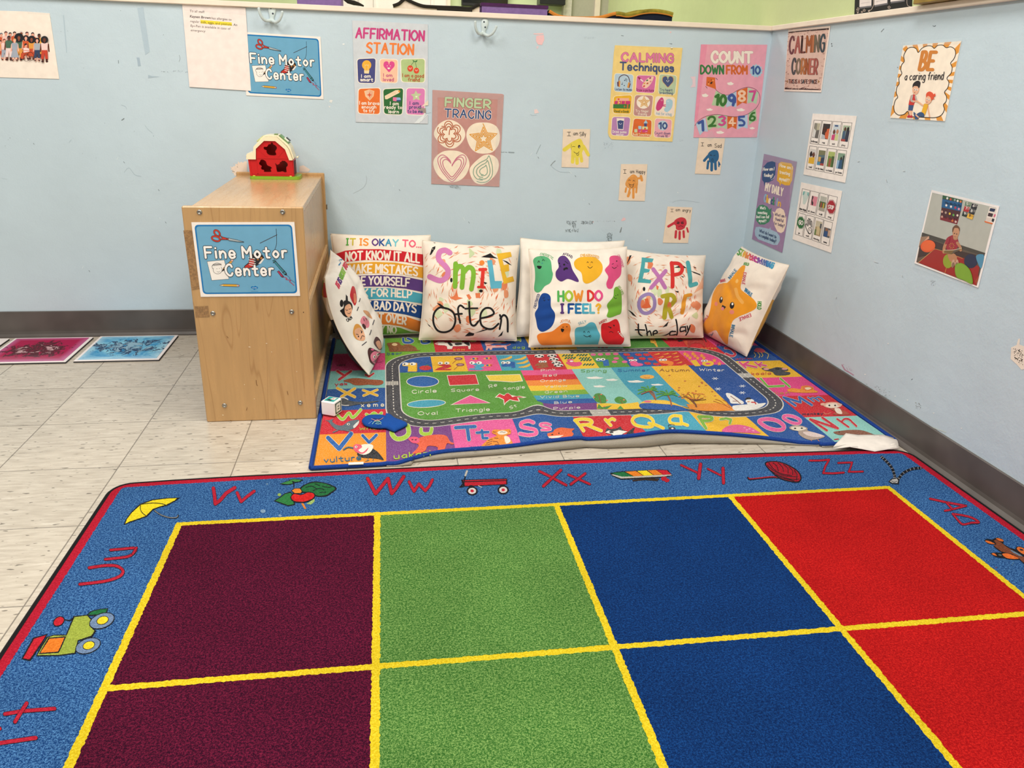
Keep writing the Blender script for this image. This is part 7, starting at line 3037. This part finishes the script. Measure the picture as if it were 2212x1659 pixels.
def hook(label, px, py, k, tilt):
    """double robe hook: oval plate, two screws, two upturned prongs"""
    t = thing('wall_hook', label, 'wall hook','painted double wall hooks')
    s = .0019
    c = on(px, py, 1,0)
    ct, st = math.cos(tilt), math.sin(tilt)

    def w(x, z, d):
        return Vector((c.x + (x * ct - z * st) * s, -d, c.z + (x * st + z * ct) * s))
    out, top = [],[]
    prof = [(0,19),(5,17.5),(7.4,12),(7,6),(5.4,0),(4.2,-6),(6,-11),(0,-14),(-6,-11),(-4.2,-6),(-5.4,0),(-7,6),(-7.4,12),(-5,17.5)]
    prof = smooth(prof, True, 3)
    n = len(prof)
    v = [w(x, z, .0002) for x, z in prof] + [w(x * .96, z * .98,.0045) for x, z in prof] + [w(x * .7, z * .85,.0068) for x, z in prof]
    f = [(i, (i + 1) % n, n + (i + 1) % n, n + i) for i in range(n)] + [(n + i, n + (i + 1) % n, 2 * n + (i + 1) % n, 2 * n + i) for i in range(n)] + [tuple(range(2 * n, 3 * n))]
    MB().add(v, f).build('plate', HOOKM, t, True)
    for sg in (-1,1):
        p = [(sg * 0,-9,.006),(sg * 4,-10.5,.014),(sg * 10,-11.5,.024),(sg * 16,-7,.034),(sg * 20,1,.040),(sg * 21.5,8,.043)]
        pp = smooth([(a, b) for a, b, d in p], False, 4)
        dd = smooth([(a, d) for a, b, d in p], False, 4)
        P = [w(a[0], a[1], max(.004, d[1])) for a, d in zip(pp, dd)]
        rr = [.0062 - .0016 * i / len(P) for i in range(len(P))]
        rr[-1] = .0048
        m = MB().tube(P + [P[-1] + (P[-1] - P[-2]).normalized() * .002], rr + [.002],10)
        m.build('prong', HOOKM, t, True)
    for x, z in ((-2,12),(2,3)):
        MB().lathe(w(x, z, .0066),(0,-1,0),[(.0035,0),(.003,.0008),(0,.001)],10).build('screw', SCREW, t, True)
    return t


hook('left of two pale painted double hooks, above the Fine Motor Center wall sign',587.5,33,1,-.10)
hook('right of two pale painted double hooks, under the trim above the FINGER TRACING poster',1045,62,1,-.16)
# ------------------------------------------------------------------ cushions


class Pillow(Curved):
    cell = .04
    lim = .975

    def __init__(s, TL, TR, BR, BL, tf, tb, seed, bow=.035, crease=(), warp=(0,0,0)):
        s.c = [Vector(q) for q in (TL, TR, BR, BL)]
        s.N = (s.c[1] - s.c[0] + s.c[2] - s.c[3]).cross(s.c[0] - s.c[3] + s.c[1] - s.c[2]).normalized()
        s.warp = Vector(warp)
        s.tf, s.tb, s.seed, s.bow, s.crease = tf, tb, seed, bow, crease

    def flat(s, a, b):
        x = a * (1 - s.bow * (1 - b * b)) * .5 + .5
        y = b * (1 - s.bow * (1 if b > 0 else .1) * (1 - a * a)) * .5 + .5
        TL, TR, BR, BL = s.c
        return (BL * (1 - x) + BR * x) * (1 - y) + (TL * (1 - x) + TR * x) * y + s.warp * ((1 - b * b) * (1 - a) * .5)

    def fine(s, a, b):
        return .02 if max(abs(a), abs(b)) > .78 else .035

    def H(s, a, b, th):
        a, b = max(-1, min(1, a)), max(-1, min(1, b))
        e = max(0, (1 - abs(a) ** 2.6) * (1 - abs(b) ** 2.6))
        z = th * e ** .55
        w = min(1, e * 4)
        z += w * .009 * noise.noise(Vector((a * 2.2 + s.seed, b * 2.6, s.seed * 1.7)))
        # gathers near the seams
        z += .0022 * (1 - e) * min(1, e * 6) * math.sin(14 * (a if abs(b) > abs(a) else b) + s.seed * 3 + 2 * noise.noise(Vector((a * 3, b * 3, s.seed))))
        for (a0, b0, a1, b1, dep, wid) in s.crease:
            d, t = seg_d(a, b, a0, b0, a1, b1)
            z -= w * dep * math.exp(-(d / wid) ** 2) * (.35 + .65 * math.sin(math.pi * min(1, max(0, t))))
        return z

    def P(s, a, b, h):
        return s.flat(a, b) + s.N * (s.H(a, b, s.tf) + h)

    def Pb(s, a, b):
        return s.flat(a, b) - s.N * s.H(a, b, s.tb)


def cushion(name, label, surf, crop, fcol, bcol, draw=None, n=72):
    t = thing(name, label, 'cushion','cushions on the play rug')
    A = Art(surf, crop)
    A.STEP = .00008
    A.low = 9
    A.grid = .02
    k = [math.sin(math.pi * (i / n - .5)) * .35 + (2 * i / n - 1) * .65 for i in range(n + 1)]
    v = [surf.P(a, b, 0) for b in k for a in k] + [surf.Pb(a, b) for b in k for a in k]
    m = n + 1
    f, cs = [],[]
    for j in range(n):
        for i in range(n):
            q = j * m + i
            f.append((q, q + 1, q + m + 1, q + m))
            cs.append(fcol)
            q += m * m
            f.append((q, q + m, q + m + 1, q + 1))
            cs.append(bcol(k[i], k[j]) if callable(bcol) else bcol)
    A.base(v, f, cs)
    if draw:
        draw(A)
    o = A.build('cover', COTTON, t, True)
    # stitched seam
    rim = [(a, -1) for a in k] + [(1, b) for b in k[1:]] + [(a, 1) for a in k[::-1][1:]] + [(-1, b) for b in k[::-1][1:]]
    MB().tube([surf.flat(a, b) for a, b in rim], .0017,6, False).build('seam', SEAM, t, True)
    return t


COTTON = FABRIC
SEAM = plain('cream_seam','#e3d5c2',.9,.15)
IV = '#f1e5d6'


def G(px, py, z=.024):
    return on(px, py, 2, z)


def W(px, py, y):
    return on(px, py, 1, y)


# rainbow cushion in the corner by the shelf
def draw_okay(A):
    for f, c in (([60,345,150,318,300,284,450,268,640,268,850,285,1085,322,1080,430,900,395,700,378,500,376,330,392,200,420,60,470],'#c9242f'),
                 ([100,470,260,420,420,402,600,395,800,402,1080,450,1078,556,850,515,650,508,450,512,300,535,120,600],'#e0a02e'),
                 ([150,610,330,545,480,530,660,525,860,535,1076,578,1074,695,900,660,700,640,500,640,380,652,180,730],'#5a3c7c'),
                 ([200,745,400,662,560,654,740,656,900,675,1072,713,1070,808,900,785,760,768,600,765,450,772,240,850],'#4ba3b8'),
                 ([250,865,450,782,620,777,780,783,920,801,1068,831,1066,960,900,918,760,895,620,885,480,890,300,970],'#1c4584'),
                 ([310,985,520,902,640,900,780,913,920,941,1064,990,1060,1122,960,1070,860,1035,740,1018,600,1015,380,1080],'#e27f2f'),
                 ([400,1095,600,1030,740,1032,850,1050,960,1092,1055,1142,1000,1166,860,1152,700,1150,420,1170],'#6f9f35'),([640,1166,720,1142,800,1142,880,1166],'#8a2434')):
        A.p(f, c)
    gr, yg, og, pu, bl, te, lb, pk = '#5aa545','#c9b53a','#ef8f35','#5f3a80','#2a4f95','#3f93b5','#6fc0cc','#ea5c78'
    A.t('|T |S OKAY TO...',315,226,1055,250,62,[gr, yg, og, og, pu, bl, te, lb, pk, pk, pk, pk, pk], .22, bend=6)
    C = '#f0e4d6'
    for s_, x0, y0, x1, y1, h, bd in (('NOT KNOW IT ALL',308,385,1038,402,82,22),('MAKE MISTAKES',345,508,1018,532,80,16),('BE YOURSELF',412,622,940,640,76,10),('ASK FOR HELP',368,742,960,752,72,10),
                                      ('HAVE BAD DAYS',335,868,1004,897,76,14),('START OVER',430,985,903,1018,78,14),('SAY NO',560,1104,806,1108,70,8)):
        A.t(s_, x0, y0, x1, y1, h, C, .21, bend=bd)


cushion('cushion','rainbow IT IS OKAY TO cushion against the wall, next to the shelf', Pillow(W(704,505,-.062) + Vector((.018,0,0)), W(930,508,-.045), Vector((-1.395,-.110,.02)), Vector((-1.76,-.150,.02)), .07,.036,1.3,.03),
        (680,480,4.607), IV, IV, draw_okay)


def brush(A, cx, cy, R, n, seed, big):
    """swirl of orange, green and black dry-brush marks"""
    rn = random.Random(seed)
    for _ in range(n):
        r = R * (.25 + .85 * rn.random())
        a = rn.uniform(0,2 * math.pi)
        x, y = cx + r * math.cos(a) * 1.05, cy + r * math.sin(a)
        L, w = rn.uniform(.03,.1) * R, rn.uniform(.006,.016) * R
        d = a + math.pi / 2 + rn.uniform(-.35,.35)
        dx, dy = math.cos(d) * L, math.sin(d) * L
        A.p([x - dx, y - dy, x - dy / L * w, y + dx / L * w, x + dx, y + dy, x + dy / L * w * .6, y - dx / L * w * .6], rn.choice(['#e2946c','#dd7f55','#e9a988','#e6b394','#d9683f','#e9a988']))
    for _ in range(big):
        x, y = cx + rn.uniform(-.8,.8) * R, cy + rn.uniform(-.8,.8) * R
        f = []
        for i in range(6):
            q = rn.uniform(.03,.085) * R
            f += [x + q * math.cos(i * 1.047), y + q * 1.4 * math.sin(i * 1.047)]
        A.p(f, rn.choice(['#dd8058','#c9d6a8','#e2946c','#d2dbb5','#e9a27c']),1)


BK = '#1f1d1f'


def draw_smile(A):
    brush(A, 550,620,520,230,4,22)
    for f in ([135,245,160,168,195,152,192,180,150,242],[668,266,730,242,765,226,800,258,845,282,740,272],[885,293,940,312,988,352,955,342],[208,742,245,752,310,800,265,800],[500,1088,545,1045,600,1060,590,1082,540,1088],
              [842,1098,900,1030,885,1080],[600,1058,690,1022,790,1005,690,1035],[105,950,150,990,130,985],[690,520,735,535,710,550],[170,110,195,112,190,124],[640,930,655,900,660,930]):
        A.p(f, BK)
    A.e(668,618,20,15, BK)
    A.e(360,505,12,24, BK)
    A.e(1048,290,9,20, BK)
    for f in ([345,690,395,665,412,600,432,680,482,692,400,716],[515,660,545,650,570,690,545,712],[610,640,660,640,660,690,615,690]):
        A.p(f, '#dd7a4f')
    A.s_([345,222,295,195,240,215,228,285,285,345,325,405,310,475,240,510,135,470],56,'#cf7fb4')
    gn = '#7fb33a'
    A.s_([405,335,398,572],50, gn, sm=0)
    A.s_([402,420,440,362,480,385,480,470,470,582],48, gn)
    A.s_([485,430,540,372,585,400,588,480,568,600],48, gn)
    A.s_([690,395,677,575],38,'#d6392f', sm=0)
    A.s_([655,396,718,394],32,'#d6392f', sm=0)
    A.s_([640,578,705,580],26,'#d6392f', sm=0)
    A.e(678,325,27,26,'#e9863a')
    A.p([732,302,782,295,812,515,886,515,882,590,770,596],'#5fafc6')
    A.p([832,232,976,213,988,262,890,290,905,350,956,338,962,410,916,422,936,482,1000,465,1015,518,905,547],'#e6b331')
    for f, w in (([310,802,240,790,182,850,175,950,220,1030,300,1046,370,1010,402,930,385,850,330,806,250,788],20),([490,792,455,768,430,800,438,880,452,950],19),([405,860,470,855],19),([545,732,550,850,562,955,600,978,640,935],20),([505,802,632,798],18),
                 ([665,902,740,885,802,852,770,800,710,800,665,860,668,960,720,1006,790,1010,850,958],20),([865,868,878,920,862,1014],19),([870,905,905,868,942,910,946,1040],20)):
        A.s_(f, w, BK)


cushion('cushion','cream SmiLE Often cushion with coloured letters and orange brush marks', Pillow(W(913,519,-.078), W(1122,530,-.078), G(1116,736), G(905,734), .08,.045,2.9,.055,[(-0.9,-0.2,0.9,-0.05,0.004,0.08)]),
        (900,500,4.8087), IV, IV, draw_smile)

cushion('cushion','plain white cushion standing behind the HOW DO I FEEL? cushion', Pillow(W(1124,514,-.050), W(1349,520,-.050), Vector((-.605,-.140,.02)), G(1106,728), .05,.035,4.4,.06,[(-0.9,-0.35,-0.5,-0.3,0.01,0.112),(-0.95,0.3,-0.6,0.2,0.006,0.08)]),
        (0,0,1),'#f4ece0','#f4ece0')


def draw_feel(A):
    for f, c in (([1210,300,1250,262,1330,258,1390,300,1405,400,1415,450,1390,530,1330,570,1290,620,1250,635,1220,600,1230,480,1225,380],'#58ad78'),
                 ([1465,300,1490,260,1540,255,1590,310,1620,400,1680,500,1670,525,1600,500,1560,495,1500,520,1450,480,1445,420,1475,370],'#583678'),
                 ([1635,320,1680,275,1760,262,1860,275,1925,340,1925,420,1870,490,1780,540,1730,520,1710,430,1650,380],'#ecb02c'),
                 ([2005,270,2050,250,2110,265,2125,330,2120,450,2060,520,2030,590,1985,590,1970,540,1990,470,1955,400,2000,340],'#dc4f82'),
                 ([1265,720,1300,650,1350,643,1390,680,1395,780,1435,850,1430,930,1390,1000,1310,1042,1260,1010,1240,920,1228,850,1260,790],'#1b4690'),
                 ([2050,600,2080,575,2120,620,2130,700,2125,840,2080,870,2010,895,1975,880,1990,820,1978,760,2040,680],'#73ad37'),
                 ([1250,1100,1280,1060,1400,1040,1470,990,1520,955,1580,960,1600,1010,1590,1080,1610,1140,1600,1185,1450,1190,1300,1180],'#ec8632'),
                 ([1650,1010,1740,985,1800,945,1850,955,1880,1020,1905,1080,1890,1150,1860,1185,1660,1190,1645,1120],'#57aec5'),
                 ([1925,960,1990,945,2070,910,2105,960,2120,1050,2155,1110,2130,1170,2060,1180,1970,1168,1925,1110,1915,1030],'#d42229')):
        A.p(f, c, 1)
    for f, w in (([1258,325,1268,305,1278,322],6),([1305,305,1315,290,1325,305],6),([1540,310,1560,325,1572,335],6),([1768,325,1776,315,1784,326],5),([1810,325,1819,315,1828,326],5),([1778,365,1800,382,1825,366],6),([2030,340,2045,335],6),
                 ([2030,370,2052,385,2075,372],6),([1318,710,1326,722,1336,712],5),([1362,706,1370,716,1378,706],5),([1310,695,1330,688],5),([2048,680,2062,698,2078,692],5),([1732,1050,1740,1036,1750,1052],5),([1776,1050,1786,1036,1796,1052],5),
                 ([1735,1078,1770,1096,1808,1078],6),([1790,1082,1800,1098,1812,1088],5),([1990,990,2020,1000],7),([2040,970,2052,985],7),([2000,1048,2020,1040,2040,1052],6)):
        A.s_(f, w, BK)
    A.p([1250,358,1298,362,1285,388,1262,386], BK, 1)
    A.p([1525,385,1560,372,1572,392,1548,395,1530,408], BK, 1)
    A.p([1498,1010,1532,1016,1520,1045,1504,1040], BK, 1)
    for x, y, r in ((1482,332,8),(1532,345,11),(2078,308,7),(2068,668,5),(2088,660,5),(1520,995,6),(1560,990,6),(2015,1000,8),(2050,975,7)):
        A.e(x, y, r, r, BK, n=10)
    for f, c in (([1302,318,1315,335,1295,338],'#3f8f8a'),([1490,340,1505,375,1480,368],'#452a62'),([1800,335,1810,355,1792,352],'#e0902f'),([2080,340,2098,365,2078,368],'#c23a6c')):
        A.p(f, c)
    A.t('HOW DO',1472,722,1922,716,98,['#55ad58','#a3be3a','#ea9436','#dc3a32','#e0528a'], .24)
    A.t('| FEEL?',1502,845,1908,845,88,['#5a3a7c','#1d478f','#256fa2','#48a3bd','#69b5c5','#eeb535'], .26)
    for s_, x0, y0, x1, y1, c, bd in (('ENERGETIC',1280,245,1412,295,'#7fb58a',12),('AFRAID',1515,245,1612,282,'#3f2a55',10),('EMBARRASSED',1700,262,1890,282,'#e2a534',12),('CONFIDENT',2082,250,2128,378,'#d8608a',8),('FRUSTRATED',1238,800,1280,655,'#1b3a78',4),
                                      ('RELAXED',2085,575,2128,660,'#8fb560',6),('JOYFUL',1490,950,1600,950,'#d98a3f',12),('SILLY',1685,972,1765,945,'#6fa5b8',4),('ANGRY',1900,968,1980,928,'#b8323a',4)):
        A.t(s_, x0, y0, x1, y1,24, c, .17, bend=bd)


cushion('cushion','white HOW DO I FEEL? cushion with coloured blob faces, front and centre', Pillow(W(1142,538,-.172), W(1354,533,-.172), G(1362,748), G(1142,750), .088,.042,6.1,.045,
        [(-0.8,-0.28,0.1,-0.2,0.008,0.07),(-0.9,-0.5,-0.2,-0.42,0.006,0.07),(0.3,-0.35,0.95,-0.2,0.007,0.07),(0.4,-0.6,0.8,-0.5,0.003,0.09),(-0.4,-0.75,0.5,-0.7,0.005,0.07)]),
        (900,500,4.8087),'#f3e9dc','#f3e9dc', draw_feel)


def draw_explore(A):
    brush(A, 1640,660,500,200,9,20)
    for f in ([1232,312,1285,215,1308,215,1262,305],[1780,350,1870,320,1920,355,1860,355],[1960,385,2070,425,2075,440,2000,410],[1850,440,1890,452,1880,462],[1265,818,1320,850,1362,900,1320,880],[1785,610,1830,612,1825,632],[1650,1015,1720,945,1700,1000],[1990,335,2030,355,2010,358]):
        A.p(f, BK)
    A.e(1446,588,14,24, BK)
    te = '#4fa3a8'
    A.p([1420,238,1552,252,1536,292,1458,290,1450,360,1512,372,1500,402,1444,408,1430,472,1526,490,1518,526,1375,515], te)
    A.p([1580,545,1610,560,1600,600,1585,590],'#dd7a4f')
    A.s_([1548,368,1680,572],44,'#bb76b0', sm=0)
    A.s_([1685,388,1525,575],44,'#bb76b0', sm=0)
    A.s_([1752,300,1762,562],44,'#d23430', sm=0)
    A.s_([1755,302,1830,308,1870,360,1845,415,1770,432],40,'#d23430')
    A.s_([1932,295,1962,550,2025,530],46, te, sm=0)
    A.s_([1475,648,1408,690,1388,775,1425,845,1490,855,1555,800,1562,710,1530,655],38,'#9883b4', closed=1)
    A.p([1420,780,1460,750,1450,700,1490,690,1500,740,1525,790,1470,805,1430,800],'#d9683f')
    ol = '#aca22d'
    A.s_([1705,662,1672,905],52, ol, sm=0)
    A.s_([1650,670,1750,655,1785,710,1740,770,1705,775],46, ol)
    A.s_([1715,790,1752,900],44, ol, sm=0)
    A.s_([1905,668,1868,850],44,'#dd9a33', sm=0)
    A.s_([1905,665,1965,652],36,'#dd9a33', sm=0)
    A.e(1728,772,22,40,'#dd7a4f')
    for f, w in (([1382,980,1388,1075,1425,1112],17),([1350,1042,1452,1045],15),([1460,985,1478,1118],16),([1475,1085,1510,1055,1530,1118],15),([1552,1088,1592,1075,1580,1050,1550,1065,1552,1110,1605,1118],15),([1600,1118,1690,1100,1760,1055],12),([1800,928,1805,1110],17),
                 ([1795,1060,1740,1065,1735,1105,1795,1095],15),([1905,1010,1855,1015,1850,1060,1900,1050],15),([1905,1005,1912,1065],14),([1925,1000,1935,1050],14),([1958,995,1935,1060,1905,1112],14)):
        A.s_(f, w, BK)


cushion('cushion','cream EXPLORE the day cushion with orange brush marks, right of centre', Pillow(W(1347,538,-.062), W(1524,552,-.062), G(1519,729), G(1347,731), .076,.042,7.7,.055,
        [(-0.2,-0.45,0.95,-0.05,0.01,0.08),(0.1,-0.6,0.9,-0.35,0.007,0.07),(0.3,0.1,0.9,0.35,0.005,0.07)]),(1110,510,5.144), IV, IV, draw_explore)


def draw_star(A):
    A.p([755,375,770,400,730,560,714,672,780,735,870,802,917,870,900,930,800,985,690,1030,612,1085,582,1180,555,1290,545,1385,500,1362,440,1275,390,1205,300,1255,262,1250,230,1190,238,1120,300,1020,330,900,345,790,375,700,430,618,520,608,580,560,650,470,722,388],'#ec9c26',1)
    A.s_([650,680,675,770,735,850],42,'#f0b055')
    A.e(665,577,18,28,'#f3bd68',.3)
    A.p([290,1252,385,1208,430,1270,495,1385,450,1395,380,1330],'#efc9be')
    A.s_([318,1268,345,1260,340,1285,358,1240],9,'#3f6f95')
    for x, y, rx, ry in ((462,817,22,42),(602,888,29,44)):
        A.e(x, y, rx, ry, BK, .15)
        A.e(x + 6, y - 18, rx * .42, ry * .38,'#f6f0e8',.15)
    A.e(398,868,20,28,'#e88a7a')
    A.e(600,973,30,28,'#e88a7a')
    A.p([478,880,526,906,498,946,462,930], BK)
    A.e(482,930,20,22,'#e88a8a')
    A.t('STAR BREATHING',668,232,1120,412,80,['#4a963a','#86ab35','#d9a03a','#d8783a','#cc3f58','#c43878','#ac3e88','#784898','#4d4890','#3d5899','#3868a0','#387db0','#3a97bb'], .24, up=(.38,-.92))
    rd, bl, gn = '#c8455c','#35779c','#4f9545'
    for s_, x0, y0, x1, y1, h, c, up in (('HOLD',750,368,812,378,34, gn, (.35,-.93)),('INHALE',578,552,665,440,34, bl, None),('EXHALE',752,465,732,615,34, rd, (.97,.15)),('INHALE',762,705,848,778,44, bl, (.35,-.93)),('HOLD',932,838,928,935,48, gn, (.98,.1)),
                                         ('EXHALE',838,992,692,1050,38, rd, (.25,.96)),('INHALE',602,1135,570,1288,40, bl, (.95,.2)),('EXHALE',228,1128,305,1025,26, rd, None),('EXHALE',452,592,520,575,30, rd, None)):
        A.t(s_, x0, y0, x1, y1, h, c, .2, up=up)


cushion('cushion','white STAR BREATHING cushion with a smiling orange star, in the right corner', Pillow(on(1602,533,0,-.062), on(1705,573,0,-.062), G(1613,770,.022), G(1509,713,.022), .075,.06,9.2,.05,
        [(0.3,0.2,0.95,0.45,0.006,0.096),(-0.3,0.25,0.3,-0.05,0.006,0.08),(0.4,-0.75,0.9,-0.55,0.006,0.07)]),(1480,510,5.925), IV, lambda a, b: '#e0a84a' if a > .45 and -.75 < b < .25 else IV, draw_star)


def draw_faces(A):
    A.t('|T |S OKAY TO',238,660,325,440,74,['#d23a5c','#d23a5c','#5a3a7c','#5a3a7c','#6fa53a','#6fa53a','#86b345','#86b345','#c9344a','#c9344a'], .17, up=(-.42,-.6))
    A.s_([240,425,258,375],16,'#4a86b5')
    star_out(A, 130,870,34,0, None, '#b9283a', k=.35, n=7)
    star_out(A, 60,745,20,0, None, '#2b2a40', k=.35, n=5)
    sk = '#efb592'
    # calm, black hair in buns
    A.p([285,790,320,780,365,810,372,870,330,945,290,935,262,900,250,880,285,850], BK, 1)
    A.e(265,808,18,36, BK)
    A.p([308,720,325,740,328,790,305,790], BK)
    A.p([300,840,345,815,368,870,355,930,330,945,298,905], sk, 1)
    for f in ([305,868,315,880,328,872],[338,862,346,868,355,858],[325,905,342,912,352,895]):
        A.s_(f, 5, BK)
    A.t('CALM',325,992,372,958,28, BK, .2)
    # angry, red hair
    A.p([352,700,370,640,395,650,412,720,415,790,395,830,370,790,350,740],'#c22a33',1)
    A.p([385,715,405,720,410,790,390,800],'#e98a6a',1)
    # worried, blond
    A.p([380,1080,400,1020,440,1020,480,1080,500,1150,480,1180,420,1170,385,1130],'#e2a04c',1)
    A.p([392,1085,440,1050,480,1085,500,1150,478,1178,425,1165], sk, 1)
    for f in ([410,1115,430,1120],[455,1080,470,1090],[455,1165,470,1130,490,1140]):
        A.s_(f, 6, BK)
    A.e(432,1138,6,9, BK)
    A.e(463,1098,6,9, BK)
    # surprised pink face, dark hair
    A.p([460,960,490,935,535,985,538,1040,500,1050,455,1000],'#e5889a',1)
    A.p([480,1010,505,1035,500,1068,470,1030],'#4a2020',1)
    A.s_([485,960,490,985],6, BK)
    A.s_([505,955,512,975],6, BK)
    A.p([480,880,530,890,570,960,520,930],'#dba070',1)
    # hidden and laughing faces at the bottom
    A.p([585,1190,610,1140,650,1175,665,1260,640,1270,600,1230],'#4a1f20',1)
    A.p([605,1200,640,1180,662,1240,640,1265],'#dba080',1)
    A.p([525,1290,545,1250,600,1270,640,1300,640,1380,600,1425,555,1400,540,1370],'#4a1f20',1)
    A.p([555,1320,595,1285,638,1310,640,1380,600,1405,560,1375],'#eb7f9c',1)
    A.e(572,1268,16,10,'#e55a8c')
    for x, y in ((590,1340),(622,1320)):
        A.e(x, y, 12,16,'#f5efe8')
        A.e(x + 2, y + 2,6,8, BK)
    A.s_([595,1385,615,1390,632,1370],5, BK)
    A.p([410,1390,440,1385,485,1450,480,1495,450,1470],'#2f3d38')
    for x, y, c in ((440,1415,'#d2453a'),(455,1440,'#e2c04a'),(468,1465,'#5fa55a')):
        A.e(x, y, 8,9, c)
    for f in ([470,1225,512,1192],[545,1120,560,1075],[575,1020,590,975],[440,790,450,760],[420,880,432,845]):
        A.s_(f, 9,'#4a4650')


def back_faces(a, b):
    if b < .18:
        return '#16181f'
    if b > .62 and b < .9:
        return ['#c9404a','#e2a03a','#6fa545','#3f7fb0','#5f3f85'][int((a + 1) * 7) % 5]
    return '#f1e9e0'


cushion('cushion','white feelings cushion with drawn faces, leaning on the side of the shelf', Pillow(W(702,599,-.585), W(714,540,-.25), G(826,738,.022), G(797,810,.022), .075,.042,11.5,.05,
        [(-0.8,-0.3,0.5,-0.15,0.006,0.07),(-0.7,0.25,0.4,0.35,0.005,0.07)],(-.034,-.005,-.008)),(680,480,4.607),'#f5efe8', back_faces, draw_faces)
